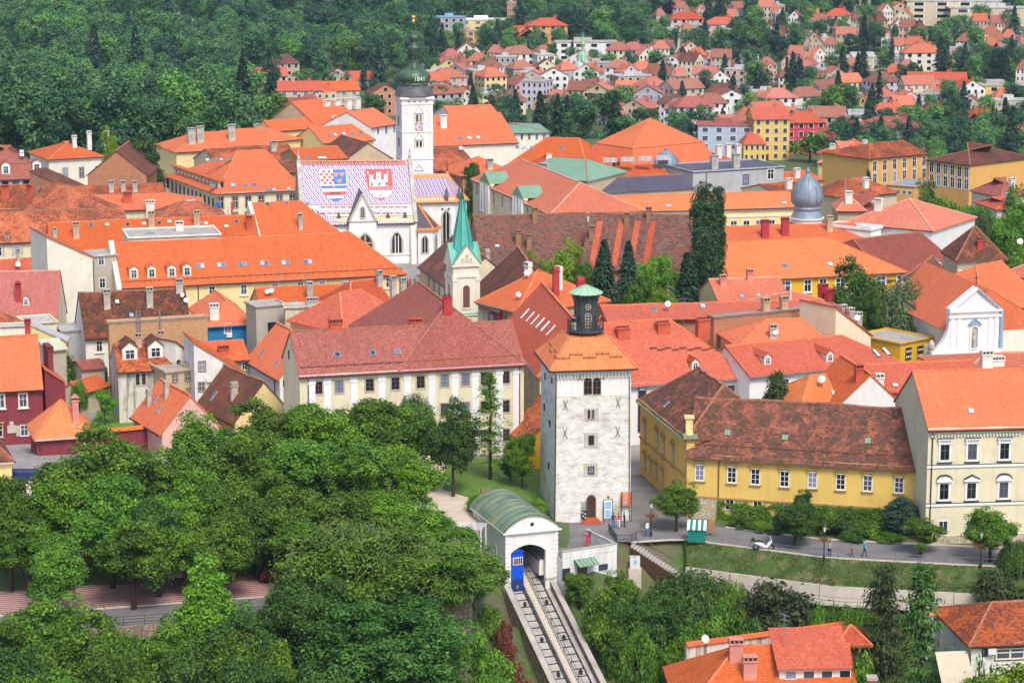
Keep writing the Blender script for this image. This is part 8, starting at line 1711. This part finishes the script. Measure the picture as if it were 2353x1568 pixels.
railing('railing','thin railing along the footpath below the retaining wall',[(x,ER(x)-4.6,-3.85) for x in range(19,66,5)],.95,2.4,'steel'); railing('railing','thin grey wire railing along the promenade edge above the bank',[(x,ER(x)+.1,.05) for x in range(17,66,6)],.8,3.0,'steel',1); railing('railing','black railing at the head of the stairs beside the terrace building',[P(1398,1222,0),P(1417,1250,0),P(1450,1249,0),P(1462,1243,0)],1.05,1.2,'iron',2,None,True)
railing('railing','low dark railing above the retaining wall of the left promenade',[(x,EL(x)+.15,.05) for x in range(-70,-4,6)],1.0,2.0,'iron',3)
m=MB()
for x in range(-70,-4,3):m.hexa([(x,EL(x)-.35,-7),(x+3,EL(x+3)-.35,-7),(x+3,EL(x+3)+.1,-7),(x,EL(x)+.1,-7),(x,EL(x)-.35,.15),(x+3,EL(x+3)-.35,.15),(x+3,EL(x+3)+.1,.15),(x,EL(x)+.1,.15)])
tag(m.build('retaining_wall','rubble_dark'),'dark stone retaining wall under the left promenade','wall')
o=thing('picket_fence','rusty brown picket fence along the park edge','fence',(-72,EL(-72)+18.6,2))
for x in range(-72,-6,6):
 m=MB()
 for k in range(22):xx=x+k*.27; y=EL(xx)+18.6; m.box(xx,xx+.09,y,y+.05,T(xx,y)-.1,T(xx,y)+.95)
 for z in(.25,.75):m.bar((x,EL(x)+18.68,T(x,EL(x)+18.6)+z),(x+6,EL(x+6)+18.68,T(x+6,EL(x+6)+18.6)+z),.05,.07)
 q_=m.build('fence_panel','wood',o,loc=-o.location); q_['kind']='stuff'
 # outdoor stairs
a=P(1452,1246,0); b=Vector((a.x+5.2,a.y-1.2,-3.2)); o=thing('stairs','dark outdoor steps going down beside the utility cabinet','stairs',(a.x,a.y,0)); d_=(b-a); rz=math.atan2(d_.y,d_.x)
for k in range(16):m=MB(); m.box(-.19,.19,-.9,.9,-.22,0); q_=m.build('step','concrete',o,loc=d_*((k+.5)/16)); q_.rotation_euler=(0,0,rz)
m=MB(); n_=Vector((-math.sin(rz),math.cos(rz),0))
for s_ in(-1,1):m.bar(n_*s_*.95+Vector((0,0,.9)),d_+n_*s_*.95+Vector((0,0,.9)),.05,.05)
m.build('handrail','steel',o); m=MB(); m.hexa([n_*-.95+Vector((0,0,-6)),d_+n_*-.95+Vector((0,0,-4)),d_+n_*.95+Vector((0,0,-4)),n_*.95+Vector((0,0,-6)),n_*-.95+Vector((0,0,-.25)),d_+n_*-.95+Vector((0,0,-.25)),d_+n_*.95+Vector((0,0,-.25)),n_*.95+Vector((0,0,-.25))]); m.build('stringer','wood_dark',o)
p=P(1458,1312,-2.6); o=thing('utility_cabinet','pale grey utility cabinet on a concrete plinth below the stairs','cabinet',p); m=MB(); m.box(-.55,.55,-.3,.3,.35,1.75); m.build('body','sheet_light',o); m=MB(); m.box(-.7,.7,-.45,.45,-3,.35); m.build('plinth','concrete_pale',o)
for x in(-.27,.27):m=MB(); m.box(x-.25,x+.25,-.33,-.3,.42,1.68); m.build('door','dish',o)
m=MB(); m.box(-.15,.2,-.345,-.331,.95,1.35); m.build('sticker','poster_blue',o)
# lawns, yard
strip('lawn',lambda x:264+max(0,-x-2)*1.2,lambda x:286,-8,3.6,1.5,'lawn',.14); strip('lawn',lambda x:257+EL(x)-236,lambda x:266+EL(x)-236,-60,-24,3,'lawn',.12); strip('yard',lambda x:276,lambda x:299,-68,-50,3,'paving',.16); strip('garden_lawn',lambda x:303,lambda x:330,-56,-44,3,'lawn',.1)
# ------------------------------------------------------------------ street furniture
def lamp(u,v,label,z=0.0,flowers=True,k=1.0):
 o=thing('street_lamp',label,'street lamp',P(u,v,z)); o.scale=(k,k,k); m=MB(); m.lathe([(.16,0),(.14,.5),(.07,.7),(.05,3.2),(.08,3.25)],8); m.build('post','iron',o)
 m=MB(); m.lathe([(.1,3.25),(.22,3.75),(.24,3.8)],6); m.build('lantern','dish',o); m=MB(); m.lathe([(.28,3.8),(.12,4.0),(.03,4.2)],6); m.build('cap','iron',o)
 if flowers:
  rg=np.random.default_rng(3); c=rg.normal(size=(260,3))*np.array([.38,.38,.13])+np.array([0,0,2.35]); b=link('flower_basket',cached('flowers',lambda:np_quads('flower_basket',leaves(rg,c,unit(rg.normal(size=(260,3))+np.array([0,-.5,.6])),.09),rg.random(260),'leaf_rust')),o); b['kind']='stuff'
lamp(1495,1232,'black street lamp with flower basket beside the young maple'); lamp(1892,1288,'black street lamp with red flower basket on the promenade'); lamp(2252,1302,'street lamp with flower basket before the pale cream house'); lamp(968,668,'street lamp on the church square',0,True,1.1); lamp(647,1305,'street lamp on the left promenade',0,False)
p=P(1600,1243,0); o=thing('market_stall','green canvas kiosk with green and white striped roof','kiosk',p,-.12); m=MB(); m.box(-.95,.95,-.7,.7,0,1.55,'canvas_green'); m.build('body','canvas_green',o)
for k in range(7):m=MB(); x=-1.05+.3*k; m.hexa([(x,-.85,1.5),(x+.3,-.85,1.5),(x+.3,.8,2.15),(x,.8,2.15),(x,-.85,1.58),(x+.3,-.85,1.58),(x+.3,.8,2.23),(x,.8,2.23)]); m.build('roof_stripe','canvas_green' if k%2 else 'trim_white',o)
m=MB(); m.box(-1.0,1.0,-.72,-.705,0,.12); m.build('hem','trim_dark',o)
p=P(1633,1232,0); o=thing('wooden_stand','small wooden display stand beside the green kiosk','stand',p); m=MB(); m.box(-.4,.4,-.15,.15,.8,1.9); m.build('panel','wood',o)
for x in(-.35,.35):m=MB(); m.box(x-.04,x+.04,-.04,.04,0,.8); m.build('leg','wood',o)
# scooter
p=P(1754,1262,.05); o=thing('scooter','white motor scooter parked on the promenade','scooter',p,math.pi-.18); o.scale=(1.15,)*3
for x in(-.68,.72):m=MB(); ring_=[(x+.26*math.cos(a*math.pi/8),0,.26+.26*math.sin(a*math.pi/8)) for a in range(17)]; m.tube(ring_,.07,6,'soot',False); w_=m.build('wheel','soot',o); m=MB(); m.tube([(x,-.05,.26),(x,.05,.26)],.16,10); m.build('rim','steel',w_)
m=MB(); m.tube([(.95,0,.55),(.6,0,.62),(.25,0,.5),(-.05,0,.32),(-.35,0,.32),(-.6,0,.75),(-.72,0,1.0)],[.06,.2,.24,.16,.16,.17,.08],8); m.build('body','trim_white',o,True); m=MB(); m.tube([(.8,0,.78),(.45,0,.84),(.1,0,.72)],[.1,.16,.1],8); m.build('seat','trim_dark',o,True)
m=MB(); m.bar((-.66,-.34,1.05),(-.66,.34,1.05),.05,.05); m.build('handlebar','trim_dark',o); m=MB(); m.hexa([(-.74,-.2,.95),(-.74,.2,.95),(-.7,.2,.95),(-.7,-.2,.95),(-.6,-.15,1.4),(-.6,.15,1.4),(-.57,.15,1.4),(-.57,-.15,1.4)]); m.build('windscreen','glass_blue',o); m=MB(); m.box(.85,1.2,-.2,.2,.8,1.1,taper=.04); m.build('top_box','trim_dark',o)
def bin_(u,v,lb):
 o=thing('waste_container',lb,'container',P(u,v,T(P(u,v,2).x,281)),.05); m=MB(); m.box(-.75,.75,-.5,.5,.2,1.15,taper=-.06); m.build('body','bin_blue',o); m=MB(); m.box(-.85,.85,-.6,.6,1.15,1.32,taper=.12); m.build('lid','bin_blue',o)
 for x in(-.6,.6):m=MB(); m.tube([(x,-.4,.1),(x+.06,-.4,.1)],.1,8); m.build('wheel','soot',o)
bin_(42,1103,'dark blue waste container next to the gateway building'); bin_(73,1103,'dark blue waste container nearer the park')
p=P(1125,1141,2.1); o=thing('bench','wooden park bench on the pale path above the station','bench',p,.1)
for k in range(3):m=MB(); m.box(-1.2,1.2,-.25+.17*k,-.12+.17*k,.42,.47); m.build('seat_slat','wood',o)
for k in range(2):m=MB(); m.box(-1.2,1.2,.26,.3,.6+.18*k,.72+.18*k); m.build('back_slat','wood',o)
for x in(-1,1):m=MB(); m.box(x-.04,x+.04,-.25,.3,0,.42); m.box(x-.04,x+.04,.22,.26,.42,.92); m.build('leg','iron',o)
o=thing('metal_frame','white metal frame trellis left of the funicular station','frame',P(1040,1262,1.0),-.2)
for k in range(6):m=MB(); m.bar((0,k*.5,2.4),(3.2,k*.5,2.4),.06,.06); m.build('crossbar','trim_white',o)
for x in(0.1,3.1):
 for y in(0,2.5):m=MB(); m.box(x-.05,x+.05,y-.05,y+.05,-2,2.4); m.build('post','trim_white',o)
def car(u,v,z,label,mat,rz,van=False):
 o=thing('parked_van' if van else 'parked_car',label,'van' if van else 'car',P(u,v,z),rz); hh=1.95 if van else 1.4; m=MB(); m.hexa([(-2.1,-.85,.3),(2.1,-.85,.3),(2.1,.85,.3),(-2.1,.85,.3),(-2.05,-.85,.9),(2.0,-.85,.85),(2.0,.85,.85),(-2.05,.85,.9)]); m.build('body',mat,o)
 m=MB(); m.hexa([(-1.95,-.82,.9),(1.2,-.82,.86),(1.2,.82,.86),(-1.95,.82,.9),(-1.6 if not van else-1.95,-.68,hh),(.5 if not van else .9,-.68,hh),(.5 if not van else .9,.68,hh),(-1.6 if not van else-1.95,.68,hh)]); m.build('cabin',mat,o)
 m=MB(); m.hexa([(-1.6,-.83,.95),(.9,-.83,.95),(.9,.83,.95),(-1.6,.83,.95),(-1.4,-.72,hh-.12),(.5,-.72,hh-.12),(.5,.72,hh-.12),(-1.4,.72,hh-.12)]); m.build('window','glass',o); m=MB(); m.hexa([(1.22,-.7,.9),(1.24,-.7,.9),(1.24,.7,.9),(1.22,.7,.9),(.6 if not van else .95,-.6,hh-.1),(.62 if not van else .97,-.6,hh-.1),(.62 if not van else .97,.6,hh-.1),(.6 if not van else .95,.6,hh-.1)]); m.build('windscreen','glass',o)
 for x in(-1.3,1.3):
  for y in(-.86,.86):m=MB(); m.tube([(x,y-.08,.32),(x,y+.08,.32)],.32,10); m.build('wheel','soot',o)
 for y in(-.6,.6):m=MB(); m.box(2.0,2.1,y-.15,y+.15,.6,.75); m.build('headlight','dish',o)
car(640,1332,.05,'dark red car parked on the left promenade under trees','car_maroon',.25); car(2152,782,0,'white van parked beside the baroque church','trim_white',1.3,True); car(2146,800,0,'dark car parked below the white van','car_navy',1.3)
car(1476,1012,0,'grey car parked in the street behind the tower','steel',1.3); car(395,1328,.05,'pale parked car half hidden by trunks on the left promenade','dish',.25)
# ------------------------------------------------------------------ people
def body_mesh(pose):
 """one continuous skinned figure, 1.75 m; materials follow the clothing lines"""
 w={'stand':0.0,'walk':.22}[pose]; sk=[]
 def ch(pts,root):
  for p in pts:sk.append((p[:3],p[3],root)); root=len(sk)-1
  return root
 pel=ch([(0,0,.95,.135)],-1); ab=ch([(0,0,1.12,.125),(0,0,1.32,.145),(0,.01,1.43,.11)],pel); nk=ch([(0,.01,1.5,.055),(0,-.005,1.58,.085),(0,-.01,1.68,.092),(0,.0,1.74,.055)],ab); ch([(0,-.105,1.62,.016)],nk-2)
 for s in(-1,1):
  ch([(s*.1,0,.88,.095),(s*.11,-w*s*.45-.01,.5,.062),(s*.115,-w*s+.02,.12,.045),(s*.12,-w*s-.02,.05,.045),(s*.125,-w*s-.16,.035,.035)],pel)
  hd=ch([(s*.18,.01,1.40,.062),(s*.24,.03+w*s*.3,1.14,.045),(s*.25,-.06+w*s*.7,.92,.032),(s*.25,-.085+w*s*.75,.85,.033)],ab)
  for k,(dx,dy,dz) in enumerate(((.01,-.045,-.05),(.0,-.03,-.085),(.0,-.01,-.09),(.0,.01,-.085),(.0,.028,-.07))):ch([(s*.25+dx*-s,-.085+w*s*.75+dy,.85+dz,.0085)],hd)
 me=bpy.data.meshes.new('figure'); me.from_pydata([p for p,r,q in sk],[(q,i) for i,(p,r,q) in enumerate(sk) if q>=0],[]); ob=bpy.data.objects.new('figure',me); C.objects.link(ob); md=ob.modifiers.new('s','SKIN'); md.use_smooth_shade=True; ob.modifiers.new('d','SUBSURF').levels=1
 for i,(p,r,q) in enumerate(sk):v=me.skin_vertices[0].data[i]; v.radius=(r,r*(.8 if .9<p[2]<1.45 and abs(p[0])<.05 else 1)); v.use_root=i==0
 dg=bpy.context.evaluated_depsgraph_get(); out=bpy.data.meshes.new_from_object(ob.evaluated_get(dg)); bpy.data.objects.remove(ob); out.name='person'; out.materials.clear()
 for x in('skin','hair','trim_white','trim_dark','soot'):out.materials.append(MAT[x])
 for f in out.polygons:
  c=f.center; f.material_index=4 if c.z<.085 else 3 if c.z<.97 and abs(c.x)<.2 else(0 if(c.z<.95 or(c.z>1.47 and c.z<1.66 and c.y<.03)) else(1 if c.z>1.56 else(0 if c.z>1.47 else 2))); f.use_smooth=True
 return out
m_plain('skin',(.55,.33,.24),.6,.05); m_plain('hair',(.06,.035,.02),.7,.2)
for k,c in(('red',(.62,.03,.04)),('navy',(.03,.04,.10)),('jeans',(.06,.13,.33)),('white',(.75,.74,.72)),('greyc',(.40,.36,.34)),('cyan',(.02,.35,.62)),('black',(.025,.025,.03)),('greenc',(.08,.3,.12)),('pinkc',(.7,.3,.35)),('hatw',(.75,.72,.65))):m_plain('cloth_'+k,c,.85,.1,3)
def person(p,label,shirt,pants,k=1.0,pose='stand',rz=0.0,hair=None,group=None):
 o=link('person',cached('p'+pose,lambda:body_mesh(pose)),None,p,rz); o.scale=(k,)*3; tag(o,label,'person',group)
 for i,mt in((2,'cloth_'+shirt),(3,'cloth_'+pants))+(((1,hair),) if hair else()):o.material_slots[i].link='OBJECT'; o.material_slots[i].material=MAT[mt]
for u,v,lb,sh_,pa,k,po,rz in((1409,1212,'person in navy jacket and jeans by the blue poster board','navy','jeans',1.04,'stand',2.9),(1420.5,1211,'person in a red top between two others at the tower','red','white',.96,'walk',3.0),(1434,1210,'person in dark coat under the orange direction sign','black','navy',1.02,'stand',1.8),(1487,1232,'person in white shirt and blue jeans by the lamp','white','jeans',1.05,'walk',.6),(1905,1280,'person in grey shirt standing by the flower lamp','greyc','navy',1.08,'stand',2.8),(1956,1277,'child in red walking along the promenade','red','black',.72,'walk',1.4),(1985,1278,'person in bright blue shirt walking on the promenade','cyan','navy',1.08,'walk',1.4)):person(P(u,v,.055),lb,sh_,pa,k,po,rz)
person(P(1349,1254,.1),'person in red dress standing on the terrace','red','red',.95,'stand',.3); person(P(1353,1247,.1),'person with white hat behind the red dress on the terrace','navy','black',.95,'stand',.2,'cloth_hatw')
a,ex,ey,rz,W,D,zf,cx,cy=TW
for an,lb,c1,c2 in((3.45,'person in dark top leaning on the gallery railing','black','greyc'),(3.75,'person in grey jacket on the gallery beside the dark top','navy','white'),(5.75,'person in red top on the gallery of the tower','red','jeans'),(6.1,'person in dark jacket behind the red top on the gallery','black','white')):person(a+ex*(cx+1.72*math.cos(an))+ey*(cy+1.72*math.sin(an))+Vector((0,0,zf)),lb,c1,c2,.97,'stand',an+math.pi/2+rz)
for i,(u,v) in enumerate(((931,658),(936,661),(942,660),(948,664),(953,658),(958,662),(962,666),(966,660),(972,668),(977,664),(940,668),(955,670))):person(P(u,v,.06),'person in the crowd on the church square',('white','black','red','greyc','greenc','pinkc','navy','cyan')[i%8],('jeans','black','navy')[i%3],1.0,('walk','stand')[i%2],i*1.3,None,'crowd on the church square')
# ------------------------------------------------------------------ look-alikes told apart by their place in the row
def relabel(group,fmt,key=None,far=False):
 L_=[(proj(o.location),o) for o in S.objects if o.get('group')==group]
 if far:
  for lo_,hi,nm in BANDS:
   row=sorted([x for x in L_ if lo_<=x[0][1]<hi],key=lambda x:-x[0][0])
   for i,x in enumerate(row):x[1]['label']=fmt%(ordw(i),nm)
 else:
  for i,x in enumerate(sorted(L_,key=lambda x:x[0][0])):x[1]['label']=fmt%ordw(i)
relabel('leafy trees of the far town','round leafy far town tree, %s from the right edge, %s',far=True); relabel('conifers of the far town','dark far town conifer, %s from the right edge, %s',far=True); relabel('edge trees of the wood','tree at the lower edge of the wood, %s from the left')
relabel(G1,'leafy tree of the park rows below the cream house, %s from the left'); relabel(G2,'leafy tree on the shaded slope under the promenade, %s from the left'); relabel('hedge shrubs under the yellow house','hedge shrub along the yellow house, %s from the street corner'); relabel('hedge shrubs on the slope','shrub of the planted hedge above the bottom red roof, %s from the track'); relabel('bamboo tufts','tuft of drooping bamboo grass below the footpath, %s from the left'); relabel('shrubs at the wall foot','low shrub in front of the footpath wall, %s from the pines'); relabel('shrubs behind the station','low green shrub behind the curved station roof, %s from the left')
relabel('crowd on the church square','person in the crowd on the church square, %s from the left')
# ------------------------------------------------------------------ air
m=bpy.data.materials.new('haze'); m.use_nodes=True; t=m.node_tree; t.nodes.clear(); o_=t.nodes.new('ShaderNodeOutputMaterial'); v_=t.nodes.new('ShaderNodeVolumePrincipled'); v_.inputs['Color'].default_value=(.5,.7,1,1); v_.inputs['Density'].default_value=.00006; t.links.new(v_.outputs[0],o_.inputs['Volume']); MAT['haze']=m
mb=MB(); mb.box(-2100,2100,-60,5300,-80,700); struct(mb.build('haze','haze'),'stuff')
